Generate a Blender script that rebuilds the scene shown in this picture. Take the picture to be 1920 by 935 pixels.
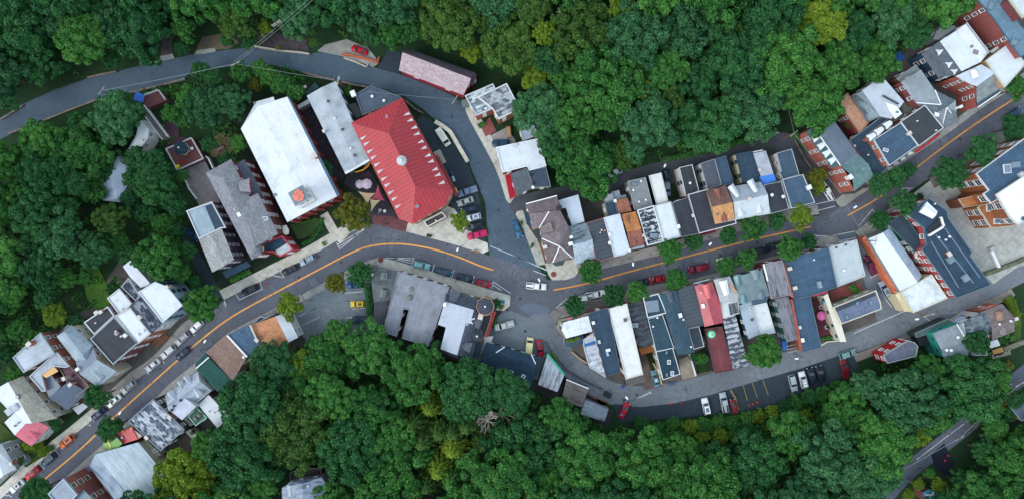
import bpy, bmesh, math, random
import numpy as np
from mathutils import Vector, Matrix
from mathutils.geometry import tessellate_polygon
for _o in list(bpy.data.objects): bpy.data.objects.remove(_o)
SC = bpy.context.scene
COL = SC.collection
HC, S, CX, CY = 192.0, 0.15, 960.0, 467.5      # camera height, metres per photo pixel on the ground, photo centre
# ---------------------------------------------------------------- camera
cam_d = bpy.data.cameras.new('camera'); cam_d.lens = 24.0; cam_d.sensor_width = 36.0; cam_d.clip_end = 8000; cam_d.clip_start = 1
cam = bpy.data.objects.new('camera', cam_d); cam.location = (0, 0, HC); COL.objects.link(cam); SC.camera = cam
# ---------------------------------------------------------------- sky and sun
SUN_AZ, SUN_EL = math.radians(238), math.radians(46)     # azimuth clockwise from +Y: light from the lower left
wd = bpy.data.worlds.new('World'); SC.world = wd; wd.use_nodes = True
nt = wd.node_tree; nt.nodes.clear()
sky = nt.nodes.new('ShaderNodeTexSky'); sky.sky_type = 'NISHITA'; sky.sun_disc = False
sky.sun_elevation = SUN_EL; sky.sun_rotation = SUN_AZ; sky.air_density = 1.0; sky.dust_density = 2.5; sky.ozone_density = 1.5
bg = nt.nodes.new('ShaderNodeBackground'); bg.inputs[1].default_value = 0.13
wo = nt.nodes.new('ShaderNodeOutputWorld')
cl_ = nt.nodes.new('ShaderNodeMix'); cl_.data_type = 'RGBA'; cl_.inputs[0].default_value = .58     # high thin overcast over the blue
cl_.inputs[7].default_value = (5.2, 6.1, 6.5, 1); nt.links.new(sky.outputs[0], cl_.inputs[6])
nt.links.new(cl_.outputs[2], bg.inputs[0]); nt.links.new(bg.outputs[0], wo.inputs[0])
sd = bpy.data.lights.new('sun', 'SUN'); sd.energy = 0.75; sd.angle = math.radians(30); sd.color = (1.0, 0.98, 0.95)
sun = bpy.data.objects.new('sun', sd); COL.objects.link(sun)
_dir = Vector((math.sin(SUN_AZ) * math.cos(SUN_EL), math.cos(SUN_AZ) * math.cos(SUN_EL), math.sin(SUN_EL)))
sun.rotation_euler = (-_dir).to_track_quat('-Z', 'Y').to_euler(); sun.location = _dir * 400
SC.view_settings.view_transform = 'Standard'; SC.view_settings.look = 'None'; SC.view_settings.gamma = 1
SC.view_settings.use_curve_mapping = False; SC.view_settings.exposure = 1.0
SC.cycles.max_bounces = 4; SC.cycles.diffuse_bounces = 2; SC.cycles.transparent_max_bounces = 4

# ---------------------------------------------------------------- helpers
TL = dict(a=(0,0,3.996), b=(200,150), c=(320,280), d=(440,150), e=(0,580), f=(0,700), g=(140,470), h=(160,700), i=(0,779), j=(340,560),
          k=(560,430), l=(680,540), m=(880,580), n=(880,660), o=(620,290), p=(840,140), q=(840,270), r=(960,360), s=(1120,290), t=(1300,250),
          u=(1020,490), v=(1020,600), w=(1260,480), x=(1260,600), y=(1460,430), z=(1580,440), A=(1480,130), B=(1480,240), C=(1600,0),
          D=(1600,110), E=(1600,240), F=(1600,360), G=(1600,540), H=(1600,660), K=(1160,690), L=(1600,779), M=(360,0), N=(140,300), O=(660,60), Q=(400,779),
          z1=(0,560,2.494), z2=(160,380,2.921), z3=(200,140,2.921), z4=(540,60,2.598), z5=(540,380,2.598), R3=(1220,220,3.117), P=(0,0,1.0))
def T(t, x, y):
    q = TL[t]; s = q[2] if len(q) > 2 else 5.994
    return q[0] + x / s, q[1] + y / s
def PT(t, flat): return [T(t, flat[i], flat[i+1]) for i in range(0, len(flat), 2)]
def W(px, py, z=0.0):
    k = S * (HC - z) / HC
    return Vector(((px - CX) * k, (CY - py) * k, z))
def lin(c): 
    c = c / 255.0
    return c / 12.92 if c <= 0.04045 else ((c + 0.055) / 1.055) ** 2.4
KA = 0.86
def rgb(c, k=None):
    k = KA if k is None else k
    return tuple(min(0.88, lin(v) * k) for v in c)
def tag(o, label=None, cat=None, group=None, kind=None):
    if label: o['label'] = label
    if cat: o['category'] = cat
    if group: o['group'] = group
    if kind: o['kind'] = kind
    return o
def empty(name, loc=(0,0,0), rz=0.0):
    o = bpy.data.objects.new(name, None); COL.objects.link(o); o.location = loc; o.rotation_euler = (0, 0, rz)
    o.empty_display_size = 0.5
    return o
def mesh_obj(name, me, parent=None):
    o = bpy.data.objects.new(name, me); COL.objects.link(o)
    if parent: o.parent = parent
    return o
def bm_mesh(name, bm, mats):
    me = bpy.data.meshes.new(name); bm.to_mesh(me); bm.free()
    for m in (mats if isinstance(mats, (list, tuple)) else [mats]): me.materials.append(m)
    return me
def obj(name, bm, mats, parent=None): return mesh_obj(name, bm_mesh(name, bm, mats), parent)
def box(bm, cx, cy, z0, z1, sx, sy, ang=0, mi=0, taper=1.0):
    c, s = math.cos(ang), math.sin(ang); vs = []
    for z, k in ((z0, 1.0), (z1, taper)):
        for dx, dy in ((-1,-1),(1,-1),(1,1),(-1,1)):
            x, y = dx * sx / 2 * k, dy * sy / 2 * k
            vs.append(bm.verts.new((cx + x*c - y*s, cy + x*s + y*c, z)))
    for f in ((3,2,1,0),(4,5,6,7),(0,1,5,4),(1,2,6,5),(2,3,7,6),(3,0,4,7)):
        bm.faces.new([vs[i] for i in f]).material_index = mi
def tube(bm, p, q, r0, r1=None, n=6, mi=0, cap=True):
    r1 = r0 if r1 is None else r1
    p, q = Vector(p), Vector(q); d = (q - p)
    if d.length < 1e-5: return
    d.normalize(); a = d.orthogonal().normalized(); b = d.cross(a)
    A = [bm.verts.new(p + (a*math.cos(t)+b*math.sin(t))*r0) for t in [2*math.pi*i/n for i in range(n)]]
    B = [bm.verts.new(q + (a*math.cos(t)+b*math.sin(t))*r1) for t in [2*math.pi*i/n for i in range(n)]]
    for i in range(n): bm.faces.new((A[i], A[(i+1)%n], B[(i+1)%n], B[i])).material_index = mi
    if cap:
        bm.faces.new(A[::-1]).material_index = mi; bm.faces.new(B).material_index = mi
def area2(P): return sum(P[i][0]*P[(i+1)%len(P)][1] - P[(i+1)%len(P)][0]*P[i][1] for i in range(len(P)))
def inset(P, d):
    """P: CCW list of 2-tuples; move every edge inwards by d"""
    n = len(P); R = []
    for i in range(n):
        p0, p1, p2 = Vector(P[i-1][:2]), Vector(P[i][:2]), Vector(P[(i+1)%n][:2])
        e1 = (p1-p0).normalized(); e2 = (p2-p1).normalized()
        n1 = Vector((-e1.y, e1.x)); n2 = Vector((-e2.y, e2.x))
        b = n1 + n2
        if b.length < 1e-3: R.append(p1 + n1*d); continue
        b.normalize(); k = d / max(0.35, b.dot(n1)); R.append(p1 + b*k)
    return R
def inside(P, x, y):
    r = False; n = len(P); j = n-1
    for i in range(n):
        xi, yi = P[i][0], P[i][1]; xj, yj = P[j][0], P[j][1]
        if (yi > y) != (yj > y) and x < (xj-xi)*(y-yi)/(yj-yi)+xi: r = not r
        j = i
    return r
def prism(bm, P, z0, z1, mi=0, top=True, bottom=False):
    """P CCW; z1 a number or list"""
    n = len(P); zz = z1 if isinstance(z1, (list, tuple)) else [z1]*n
    A = [bm.verts.new((p[0], p[1], z0)) for p in P]; B = [bm.verts.new((p[0], p[1], z)) for p, z in zip(P, zz)]
    for i in range(n): bm.faces.new((A[i], A[(i+1)%n], B[(i+1)%n], B[i])).material_index = mi
    if top: bm.faces.new(B).material_index = mi
    if bottom: bm.faces.new(A[::-1]).material_index = mi
def ring(bm, Po, Pi, z0, z1, mi=0):
    n = len(Po)
    a = [bm.verts.new((p[0],p[1],z0)) for p in Po]; b = [bm.verts.new((p[0],p[1],z1)) for p in Po]
    c = [bm.verts.new((p[0],p[1],z1)) for p in Pi]; d = [bm.verts.new((p[0],p[1],z0)) for p in Pi]
    for i in range(n):
        j = (i+1)%n
        for f in ((a[i],a[j],b[j],b[i]),(b[i],b[j],c[j],c[i]),(c[i],c[j],d[j],d[i])): bm.faces.new(f).material_index = mi
def thicken(bm, t):
    bm.normal_update()
    faces = list(bm.faces); be = [e for e in bm.edges if len(e.link_faces) == 1]
    low = {v: bm.verts.new((v.co.x, v.co.y, v.co.z - t)) for v in list(bm.verts)}
    for e in be:
        f = e.link_faces[0]
        for l in f.loops:
            if l.edge == e: a, b = l.vert, l.link_loop_next.vert; break
        try: bm.faces.new((b, a, low[a], low[b])).material_index = f.material_index
        except ValueError: pass
    for f in faces:
        try: bm.faces.new([low[v] for v in reversed(f.verts)]).material_index = f.material_index
        except ValueError: pass

# ---------------------------------------------------------------- materials
class NB:
    def __init__(s, name):
        s.m = bpy.data.materials.new(name); s.m.use_nodes = True; s.t = s.m.node_tree; s.t.nodes.clear()
        s.o = s.n('OutputMaterial'); s.b = s.n('BsdfPrincipled'); s.l(s.b.outputs[0], s.o.inputs[0])
    def n(s, k, **kw):
        x = s.t.nodes.new('ShaderNode' + k)
        for a, v in kw.items(): setattr(x, a, v)
        return x
    def l(s, a, b): s.t.links.new(a, b)
    def math(s, op, a, b=0.0, c=None, clamp=False):
        x = s.n('Math', operation=op, use_clamp=clamp)
        for i, v in enumerate((a, b, c)):
            if v is None: continue
            if isinstance(v, (int, float)): x.inputs[i].default_value = v
            else: s.l(v, x.inputs[i])
        return x.outputs[0]
    def coord(s, k='Object'): return s.n('TexCoord').outputs[k]
    def noise(s, v, scale, detail=3, rough=0.55, stretch=None, dist=0.0):
        if stretch:
            mp = s.n('Mapping'); mp.inputs['Scale'].default_value = stretch; s.l(v, mp.inputs[0]); v = mp.outputs[0]
        x = s.n('TexNoise'); x.inputs['Scale'].default_value = scale; x.inputs['Detail'].default_value = detail
        x.inputs['Roughness'].default_value = rough; x.inputs['Distortion'].default_value = dist
        s.l(v, x.inputs['Vector']); return x.outputs['Fac']
    def ramp(s, f, stops):
        x = s.n('ValToRGB'); e = x.color_ramp.elements
        while len(e) < len(stops): e.new(0.5)
        for q, (p, c) in zip(e, stops): q.position = p; q.color = (*c, 1)
        s.l(f, x.inputs[0]); return x.outputs[0]
    def mix(s, f, a, b, mode='MIX'):
        x = s.n('Mix', data_type='RGBA', blend_type=mode)
        for i, v in ((0, f), (6, a), (7, b)):
            if isinstance(v, (int, float)): x.inputs[i].default_value = v
            elif isinstance(v, tuple): x.inputs[i].default_value = (*v, 1)
            else: s.l(v, x.inputs[i])
        return x.outputs[2]
    def done(s, col, rough=0.8, bump=None, bs=0.3, bd=0.05, spec=0.3, metal=0.0):
        if isinstance(col, tuple): s.b.inputs['Base Color'].default_value = (*col, 1)
        else: s.l(col, s.b.inputs['Base Color'])
        if isinstance(rough, (int, float)): s.b.inputs['Roughness'].default_value = rough
        else: s.l(rough, s.b.inputs['Roughness'])
        s.b.inputs['Specular IOR Level'].default_value = spec; s.b.inputs['Metallic'].default_value = metal
        if bump is not None:
            x = s.n('Bump'); x.inputs['Strength'].default_value = bs; x.inputs['Distance'].default_value = bd
            s.l(bump, x.inputs['Height']); s.l(x.outputs[0], s.b.inputs['Normal'])
        return s.m
_MC = {}
def sc(c, k): return tuple(min(0.9, v*k) for v in c)
def M(kind, c=(128,128,128), k2=None):
    """kind of surface and its colour (sRGB 0-255); cached"""
    key = (kind, c, k2)
    if key in _MC: return _MC[key]
    C = rgb(c); nb = NB(kind + '_%02x%02x%02x' % c)
    co = nb.coord()
    if kind == 'plain':
        f = nb.noise(co, 1.3, 3); m = nb.done(nb.mix(f, sc(C, .86), sc(C, 1.12)), 0.6)
    elif kind == 'flat':
        m = nb.done(C, 0.5)
    elif kind == 'membrane':     # rolled flat roofing: seams, ponding stains, patches
        f1 = nb.noise(co, 0.28, 4, .6); f2 = nb.noise(co, 2.4, 4, .65); f3 = nb.noise(co, 14, 2)
        g = nb.math('ADD', nb.math('MULTIPLY', f1, .5), nb.math('ADD', nb.math('MULTIPLY', f2, .32), nb.math('MULTIPLY', f3, .18)))
        sep = nb.n('SeparateXYZ'); nb.l(co, sep.inputs[0])
        fr = nb.math('FRACT', nb.math('DIVIDE', sep.outputs[1], 2.6)); seam = nb.math('LESS_THAN', fr, 0.045)
        fr2 = nb.math('FRACT', nb.math('DIVIDE', sep.outputs[0], 7.3)); seam2 = nb.math('LESS_THAN', fr2, 0.014)
        sm = nb.math('MULTIPLY', nb.math('MAXIMUM', seam, seam2), nb.math('MULTIPLY', f2, .55))
        base = nb.ramp(g, [(.37, sc(C, .58)), (.45, sc(C, .88)), (.52, C), (.62, sc(C, 1.32))])
        lum = sum(C)/3
        m = nb.done(nb.mix(sm, base, sc(C, .62) if lum > .22 else sc(tuple(v+.02 for v in C), 1.9)), nb.math('MULTIPLY_ADD', f2, .5, .4), f3, .25)
    elif kind == 'white':        # coated roof, slightly dirty
        f1 = nb.noise(co, 0.35, 4, .6); f2 = nb.noise(co, 3.0, 5, .7, (1, .25, 1)); f3 = nb.noise(co, 12, 2)
        g = nb.math('ADD', nb.math('MULTIPLY', f1, .45), nb.math('ADD', nb.math('MULTIPLY', f2, .4), nb.math('MULTIPLY', f3, .15)))
        sep = nb.n('SeparateXYZ'); nb.l(co, sep.inputs[0])
        seam = nb.math('MULTIPLY', nb.math('LESS_THAN', nb.math('FRACT', nb.math('DIVIDE', sep.outputs[1], 1.9)), 0.06), nb.math('MULTIPLY', f1, .45))
        base = nb.ramp(g, [(.37, sc(C, .70)), (.44, sc(C, .90)), (.52, C), (.62, sc(C, 1.05))])
        m = nb.done(nb.mix(seam, base, sc(C, .6)), .55, f2, .15)
    elif kind == 'shingle':
        br = nb.n('TexBrick'); br.offset = .5; br.inputs['Scale'].default_value = 1.0
        br.inputs['Brick Width'].default_value = .55; br.inputs['Row Height'].default_value = .34; br.inputs['Mortar Size'].default_value = .03
        br.inputs['Color1'].default_value = (*sc(C, .80), 1); br.inputs['Color2'].default_value = (*sc(C, 1.22), 1); br.inputs['Mortar'].default_value = (*sc(C, .5), 1)
        nb.l(co, br.inputs['Vector'])
        f1 = nb.noise(co, .5, 4); f2 = nb.noise(co, 7, 3, .7)
        mul = nb.math('ADD', nb.math('MULTIPLY', f1, .6), nb.math('MULTIPLY_ADD', f2, .5, .46))
        x = nb.n('VectorMath', operation='SCALE'); nb.l(br.outputs[0], x.inputs[0]); nb.l(mul, x.inputs['Scale'])
        m = nb.done(x.outputs[0], .9, br.outputs['Fac'], .4, .03)
    elif kind in ('seam', 'rib'):  # metal sheets, ribs run down the slope
        sep = nb.n('SeparateXYZ'); nb.l(co, sep.inputs[0])
        nn = nb.n('SeparateXYZ'); nb.l(nb.coord('Normal'), nn.inputs[0])
        sel = nb.math('GREATER_THAN', nb.math('ABSOLUTE', nn.outputs[0]), nb.math('ADD', nb.math('ABSOLUTE', nn.outputs[1]), .02))
        v = nb.math('ADD', nb.math('MULTIPLY', sep.outputs[1], sel), nb.math('MULTIPLY', sep.outputs[0], nb.math('SUBTRACT', 1.0, sel)))
        sp = 1.05 if kind == 'rib' else .62
        fr = nb.math('FRACT', nb.math('DIVIDE', v, sp)); w = nb.math('LESS_THAN', fr, .30 if kind == 'rib' else .14)
        f1 = nb.noise(co, .5, 4); f2 = nb.noise(co, 4, 4, .65, (1, .3, 1))
        base = nb.ramp(nb.math('ADD', nb.math('MULTIPLY', f1, .5), nb.math('MULTIPLY', f2, .5)), [(.38, sc(C, .82 if kind == 'rib' else .68)), (.5, C), (.62, sc(C, 1.1 if kind == 'rib' else 1.2))])
        m = nb.done(nb.mix(nb.math('MULTIPLY', w, .5 if kind == 'rib' else .34), base, sc(C, .42)), .42, fr, .35, .06, .5)
    elif kind == 'patchy':       # pale coating worn off dark felt
        C2 = rgb(k2 or (30,34,44)); f1 = nb.noise(co, .9, 6, .72, (1, .55, 1), .6); f2 = nb.noise(co, 4, 3)
        sep = nb.n('SeparateXYZ'); nb.l(co, sep.inputs[0])
        st = nb.math('MULTIPLY', nb.math('SUBTRACT', nb.math('FRACT', nb.math('DIVIDE', sep.outputs[0], 1.4)), .5), .12)
        m = nb.done(nb.ramp(nb.math('ADD', nb.math('ADD', nb.math('MULTIPLY', f1, .8), nb.math('MULTIPLY', f2, .2)), st),
                            [(.42, C2), (.50, sc(C2, 1.6)), (.53, sc(C, .8)), (.66, C)]), .8, f1, .3)
    elif kind == 'blocks':       # sheets patched in rows
        C2 = rgb(k2 or (52,60,74)); br = nb.n('TexBrick'); br.offset = .5; br.inputs['Scale'].default_value = 1
        br.inputs['Brick Width'].default_value = 1.15; br.inputs['Row Height'].default_value = .62; br.inputs['Mortar Size'].default_value = .05; br.inputs['Bias'].default_value = .0
        br.inputs['Color1'].default_value = (0,0,0,1); br.inputs['Color2'].default_value = (1,1,1,1); br.inputs['Mortar'].default_value = (.45,.45,.45,1)
        nb.l(co, br.inputs['Vector']); f = nb.noise(co, .45, 4, .6); f2 = nb.noise(co, 5, 4)
        bw = nb.n('RGBToBW'); nb.l(br.outputs[0], bw.inputs[0])
        g = nb.math('ADD', nb.math('MULTIPLY', bw.outputs[0], .34), nb.math('ADD', nb.math('MULTIPLY', f, .5), nb.math('MULTIPLY', f2, .22)))
        m = nb.done(nb.ramp(g, [(.36, C2), (.47, sc(C2, 1.9)), (.56, sc(C, .62)), (.68, C)]), .85, bw.outputs[0], .2)
    elif kind == 'stain':        # weathered metal, long streaks down the slope
        C2 = rgb(k2 or (60,70,84)); f1 = nb.noise(co, .9, 5, .65, (.28, 1.7, 1)); f2 = nb.noise(co, .3, 3)
        m = nb.done(nb.ramp(nb.math('ADD', nb.math('MULTIPLY', f1, .7), nb.math('MULTIPLY', f2, .3)), [(.38, C2), (.5, sc(C, .82)), (.62, C)]), .5, f1, .2)
    elif kind == 'gravel':
        f1 = nb.noise(co, 5.5, 4, .8); f2 = nb.noise(co, .5, 3)
        g = nb.math('ADD', nb.math('MULTIPLY', f1, .7), nb.math('MULTIPLY', f2, .3))
        m = nb.done(nb.ramp(g, [(.36, sc(C, .55)), (.5, C), (.64, sc(C, 1.55))]), .95, f1, .5)
    elif kind == 'brick':
        br = nb.n('TexBrick'); br.inputs['Scale'].default_value = 1; br.inputs['Brick Width'].default_value = .24; br.inputs['Row Height'].default_value = .09
        br.inputs['Mortar Size'].default_value = .012; br.inputs['Color1'].default_value = (*sc(C, .8), 1); br.inputs['Color2'].default_value = (*sc(C, 1.2), 1)
        br.inputs['Mortar'].default_value = (*sc(tuple(v*.6+.1 for v in C), 1), 1)
        ge = nb.n('NewGeometry'); sp_ = nb.n('SeparateXYZ'); nb.l(co, sp_.inputs[0]); cb = nb.n('CombineXYZ')
        nb.l(nb.math('ADD', sp_.outputs[0], sp_.outputs[1]), cb.inputs[0]); nb.l(sp_.outputs[2], cb.inputs[1]); nb.l(cb.outputs[0], br.inputs['Vector'])
        f = nb.noise(co, .7, 4, .65); x = nb.n('VectorMath', operation='SCALE'); nb.l(br.outputs[0], x.inputs[0]); nb.l(nb.math('MULTIPLY_ADD', f, .9, .55), x.inputs['Scale'])
        m = nb.done(x.outputs[0], .9, br.outputs['Fac'], .2, .01)
    elif kind == 'siding':
        sep = nb.n('SeparateXYZ'); nb.l(co, sep.inputs[0]); fr = nb.math('FRACT', nb.math('DIVIDE', sep.outputs[2], .22)); w = nb.math('LESS_THAN', fr, .18)
        f = nb.noise(co, .9, 4); m = nb.done(nb.mix(nb.math('MULTIPLY', w, .4), nb.mix(f, sc(C, .82), sc(C, 1.1)), sc(C, .5)), .6, fr, .2, .02)
    elif kind == 'asphalt':
        ge = nb.n('NewGeometry').outputs['Position']
        f1 = nb.noise(ge, .07, 4, .6); f2 = nb.noise(ge, .9, 5, .7, (1, 1, 1)); f3 = nb.noise(ge, 9, 3, .8)
        g = nb.math('ADD', nb.math('MULTIPLY', f1, .42), nb.math('ADD', nb.math('MULTIPLY', f2, .34), nb.math('MULTIPLY', f3, .24)))
        vo = nb.n('TexVoronoi', feature='DISTANCE_TO_EDGE'); vo.inputs['Scale'].default_value = .11
        wv = nb.n('VectorMath', operation='ADD'); nz = nb.n('TexNoise'); nz.inputs['Scale'].default_value = .5; nb.l(ge, nz.inputs['Vector'])
        sc_ = nb.n('VectorMath', operation='SCALE'); nb.l(nz.outputs['Color'], sc_.inputs[0]); sc_.inputs['Scale'].default_value = 3.0
        nb.l(ge, wv.inputs[0]); nb.l(sc_.outputs[0], wv.inputs[1]); nb.l(wv.outputs[0], vo.inputs['Vector'])
        crack = nb.math('MULTIPLY', nb.math('LESS_THAN', vo.outputs['Distance'], .006), nb.math('MULTIPLY', f1, .9))
        base = nb.ramp(g, [(.38, sc(C, .66)), (.46, sc(C, .92)), (.53, C), (.62, sc(C, 1.45))])
        m = nb.done(nb.mix(crack, base, sc(C, .35)), .85, f3, .3, .02)
    elif kind == 'concrete':
        ge = nb.n('NewGeometry').outputs['Position']
        f1 = nb.noise(ge, .3, 4, .6); f2 = nb.noise(ge, 3.5, 4, .7)
        br = nb.n('TexBrick'); br.offset = 0; br.inputs['Scale'].default_value = 1; br.inputs['Brick Width'].default_value = 1.6; br.inputs['Row Height'].default_value = 1.6; br.inputs['Mortar Size'].default_value = .035
        br.inputs['Color1'].default_value = (.95,.95,.95,1); br.inputs['Color2'].default_value = (1.06,1.06,1.06,1); br.inputs['Mortar'].default_value = (.55,.55,.55,1)
        mp = nb.n('Mapping'); mp.inputs['Rotation'].default_value = (0, 0, .7); nb.l(ge, mp.inputs[0]); nb.l(mp.outputs[0], br.inputs['Vector'])
        g = nb.math('ADD', nb.math('MULTIPLY', f1, .55), nb.math('MULTIPLY', f2, .45))
        base = nb.ramp(g, [(.36, sc(C, .55)), (.45, sc(C, .88)), (.53, C), (.62, sc(C, 1.15))])
        m = nb.done(nb.mix(.85, base, br.outputs[0], 'MULTIPLY'), .85, f2, .2, .02)
    elif kind == 'paver':
        br = nb.n('TexBrick'); br.inputs['Scale'].default_value = 1; br.inputs['Brick Width'].default_value = .5; br.inputs['Row Height'].default_value = .25; br.inputs['Mortar Size'].default_value = .02
        br.inputs['Color1'].default_value = (*sc(C, .78), 1); br.inputs['Color2'].default_value = (*sc(C, 1.2), 1); br.inputs['Mortar'].default_value = (*sc(C, .6), 1)
        ge = nb.n('NewGeometry').outputs['Position']; nb.l(ge, br.inputs['Vector']); f = nb.noise(ge, .6, 4)
        x = nb.n('VectorMath', operation='SCALE'); nb.l(br.outputs[0], x.inputs[0]); nb.l(nb.math('MULTIPLY_ADD', f, 1.0, .5), x.inputs['Scale'])
        m = nb.done(x.outputs[0], .9)
    elif kind == 'planks':
        sep = nb.n('SeparateXYZ'); nb.l(co, sep.inputs[0]); fr = nb.math('FRACT', nb.math('DIVIDE', sep.outputs[1], .3)); f = nb.noise(co, 1.5, 4, .6, (1, 4, 1))
        m = nb.done(nb.mix(nb.math('MULTIPLY', nb.math('LESS_THAN', fr, .12), .6), nb.mix(f, sc(C, .75), sc(C, 1.2)), sc(C, .4)), .75)
    elif kind == 'stone':
        vo = nb.n('TexVoronoi'); vo.inputs['Scale'].default_value = 1.8; nb.l(co, vo.inputs['Vector']); f = nb.noise(co, .6, 4)
        bw = nb.n('RGBToBW'); nb.l(vo.outputs['Color'], bw.inputs[0])
        g = nb.math('ADD', nb.math('MULTIPLY', bw.outputs[0], .5), nb.math('MULTIPLY', f, .5))
        m = nb.done(nb.ramp(g, [(.25, sc(C, .55)), (.5, C), (.75, sc(C, 1.35))]), .95, vo.outputs['Distance'], .5)
    elif kind == 'paint':        # car body
        m = nb.done(C, .38, spec=.22); nb.b.inputs['Coat Weight'].default_value = .12; nb.b.inputs['Coat Roughness'].default_value = .12
    elif kind == 'marking':
        ge = nb.n('NewGeometry').outputs['Position']; f = nb.noise(ge, 3, 4, .7); f2 = nb.noise(ge, .3, 2)
        m = nb.done(nb.ramp(nb.math('ADD', nb.math('MULTIPLY', f, .6), nb.math('MULTIPLY', f2, .4)), [(.38, sc(C, .42)), (.47, C)]), .7)
    elif kind == 'grass':
        ge = nb.n('NewGeometry').outputs['Position']
        f1 = nb.noise(ge, .12, 4, .6); f2 = nb.noise(ge, 1.6, 5, .75); f3 = nb.noise(ge, .5, 3, .6, None, .4)
        g = nb.math('ADD', nb.math('MULTIPLY', f1, .3), nb.math('MULTIPLY', f2, .7))
        base = nb.ramp(g, [(.33, sc(C, .45)), (.47, sc(C, .85)), (.56, C), (.68, sc(C, 1.8))])
        m = nb.done(nb.mix(nb.math('MULTIPLY_ADD', f3, 3.0, -1.6, True), base, rgb(k2 or (64,58,44))), 1.0, f2, .8, .25)
    else: raise ValueError(kind)
    _MC[key] = m
    return m
def glass_mat(name, c, r=.12):
    nb = NB(name); f = nb.noise(nb.coord(), 1.5, 2); return nb.done(nb.mix(f, rgb(c), sc(rgb(c), 1.6)), r, spec=.7)
GLASS = glass_mat('window_glass', (38,46,58)); CARGLASS = glass_mat('car_glass', (30,44,56), .06); SKYG = glass_mat('skylight_glass', (96,110,124), .15)
WHITE = M('plain', (226,229,232)); RUBBER = M('flat', (22,22,24)); CHROME = M('flat', (150,154,160)); REDL = M('flat', (150,20,20)); LAMPW = M('flat', (235,236,230))
# ================================================================ THE SETTING: terrain, roads, pavements
def WP(px): return [W(x, y)[:2] for x, y in px]
HILL_A = [(-1500,-1500),(2600,-1500),(2600,-300),(1800,-40),(1740,40),(1640,120),(1560,165),(1480,190),(1400,225),(1250,270),(1110,300),(1050,270),(1010,210),(950,145),
          (880,105),(800,70),(700,55),(600,30),(560,20),(480,30),(430,50),(300,75),(170,115),(60,165),(-60,215),(-300,330),(-1500,500)]
HILL_C = [(250,2600),(300,940),(400,850),(440,760),(480,690),(600,660),(690,660),(760,690),(860,720),(960,760),(1080,810),(1200,815),(1300,815),(1400,805),(1500,775),
          (1600,740),(1640,740),(1640,800),(1610,880),(1560,960),(1500,2600)]
HILL_D = [(1790,2600),(1810,940),(1850,880),(1960,840),(2300,760),(2300,2600)]
def dist_in(P, X, Y):
    """numpy: distance to the border of P for points inside it, 0 outside"""
    ins = np.zeros(X.shape, bool); d = np.full(X.shape, 1e9); n = len(P)
    for i in range(n):
        x1, y1 = P[i-1]; x2, y2 = P[i]
        c = ((y2 > Y) != (y1 > Y)); xx = (x1-x2)*(Y-y2)/((y1-y2) if y1 != y2 else 1e-9)+x2
        ins ^= c & (X < xx)
        dx, dy = x2-x1, y2-y1; t = np.clip(((X-x1)*dx+(Y-y1)*dy)/(dx*dx+dy*dy+1e-12), 0, 1)
        d = np.minimum(d, np.hypot(X-x1-t*dx, Y-y1-t*dy))
    return np.where(ins, d, 0.0)
_HILLS = [(WP(HILL_A), .42, 15.0), (WP(HILL_C), .36, 9.0), (WP(HILL_D), .3, 4.0)]
def ground_np(X, Y):
    z = np.zeros(X.shape)
    for P, sl, cap in _HILLS:
        d = dist_in(P, X, Y); z = np.maximum(z, cap*(1-np.exp(-np.maximum(d-1.5, 0)*sl/cap)))
    return z
def ground(x, y): return float(ground_np(np.array([x]), np.array([y]))[0])
def onground(px, py, dz=0.0):
    z = 0.0
    for _ in range(5):
        w = W(px, py, z+dz); z = ground(w.x, w.y)
    return Vector((w.x, w.y, z))
xs = np.concatenate([[-3000,-1500,-700,-400,-250], np.arange(-170, 171, 2.0), [250,400,700,1500,3000]])
ys = np.concatenate([[-3000,-1500,-700,-400,-200], np.arange(-100, 101, 2.0), [200,400,700,1500,3000]])
GX, GY = np.meshgrid(xs, ys); GZ = ground_np(GX, GY)
rs = np.random.RandomState(3); GZ = GZ + np.where(GZ > .5, rs.rand(*GZ.shape)*.5, 0)
me = bpy.data.meshes.new('terrain'); nx, ny = len(xs), len(ys)
vv = np.stack([GX.ravel(), GY.ravel(), GZ.ravel()-.01], 1); ff = [(j*nx+i, j*nx+i+1, (j+1)*nx+i+1, (j+1)*nx+i) for j in range(ny-1) for i in range(nx-1)]
me.from_pydata([tuple(v) for v in vv], [], ff); me.materials.append(M('grass', (32,62,34), (40,36,30)))
for p_ in me.polygons: p_.use_smooth = True
tag(mesh_obj('ground', me), 'grassy ground and wooded hillside under the whole town', kind='structure')
_zi = [0]
def sheet(name, label, px, mat, z=None, kerb=0.0):
    _zi[0] += 1; zz = (0.012 + .003*_zi[0]) if z is None else z
    P = WP(px); P = P if area2(P) > 0 else P[::-1]
    bm = bmesh.new()
    if kerb > 0: prism(bm, P, -.05, kerb + .0011*_zi[0])
    else:
        V = [bm.verts.new((p[0], p[1], zz)) for p in P]
        for tr in tessellate_polygon([[Vector((p[0], p[1], 0)) for p in P]]):
            f = bm.faces.new([V[i] for i in tr])
            f.normal_update()
            if f.normal.z < 0: f.normal_flip()
    return tag(obj(name, bm, mat), label, kind='structure')
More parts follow.
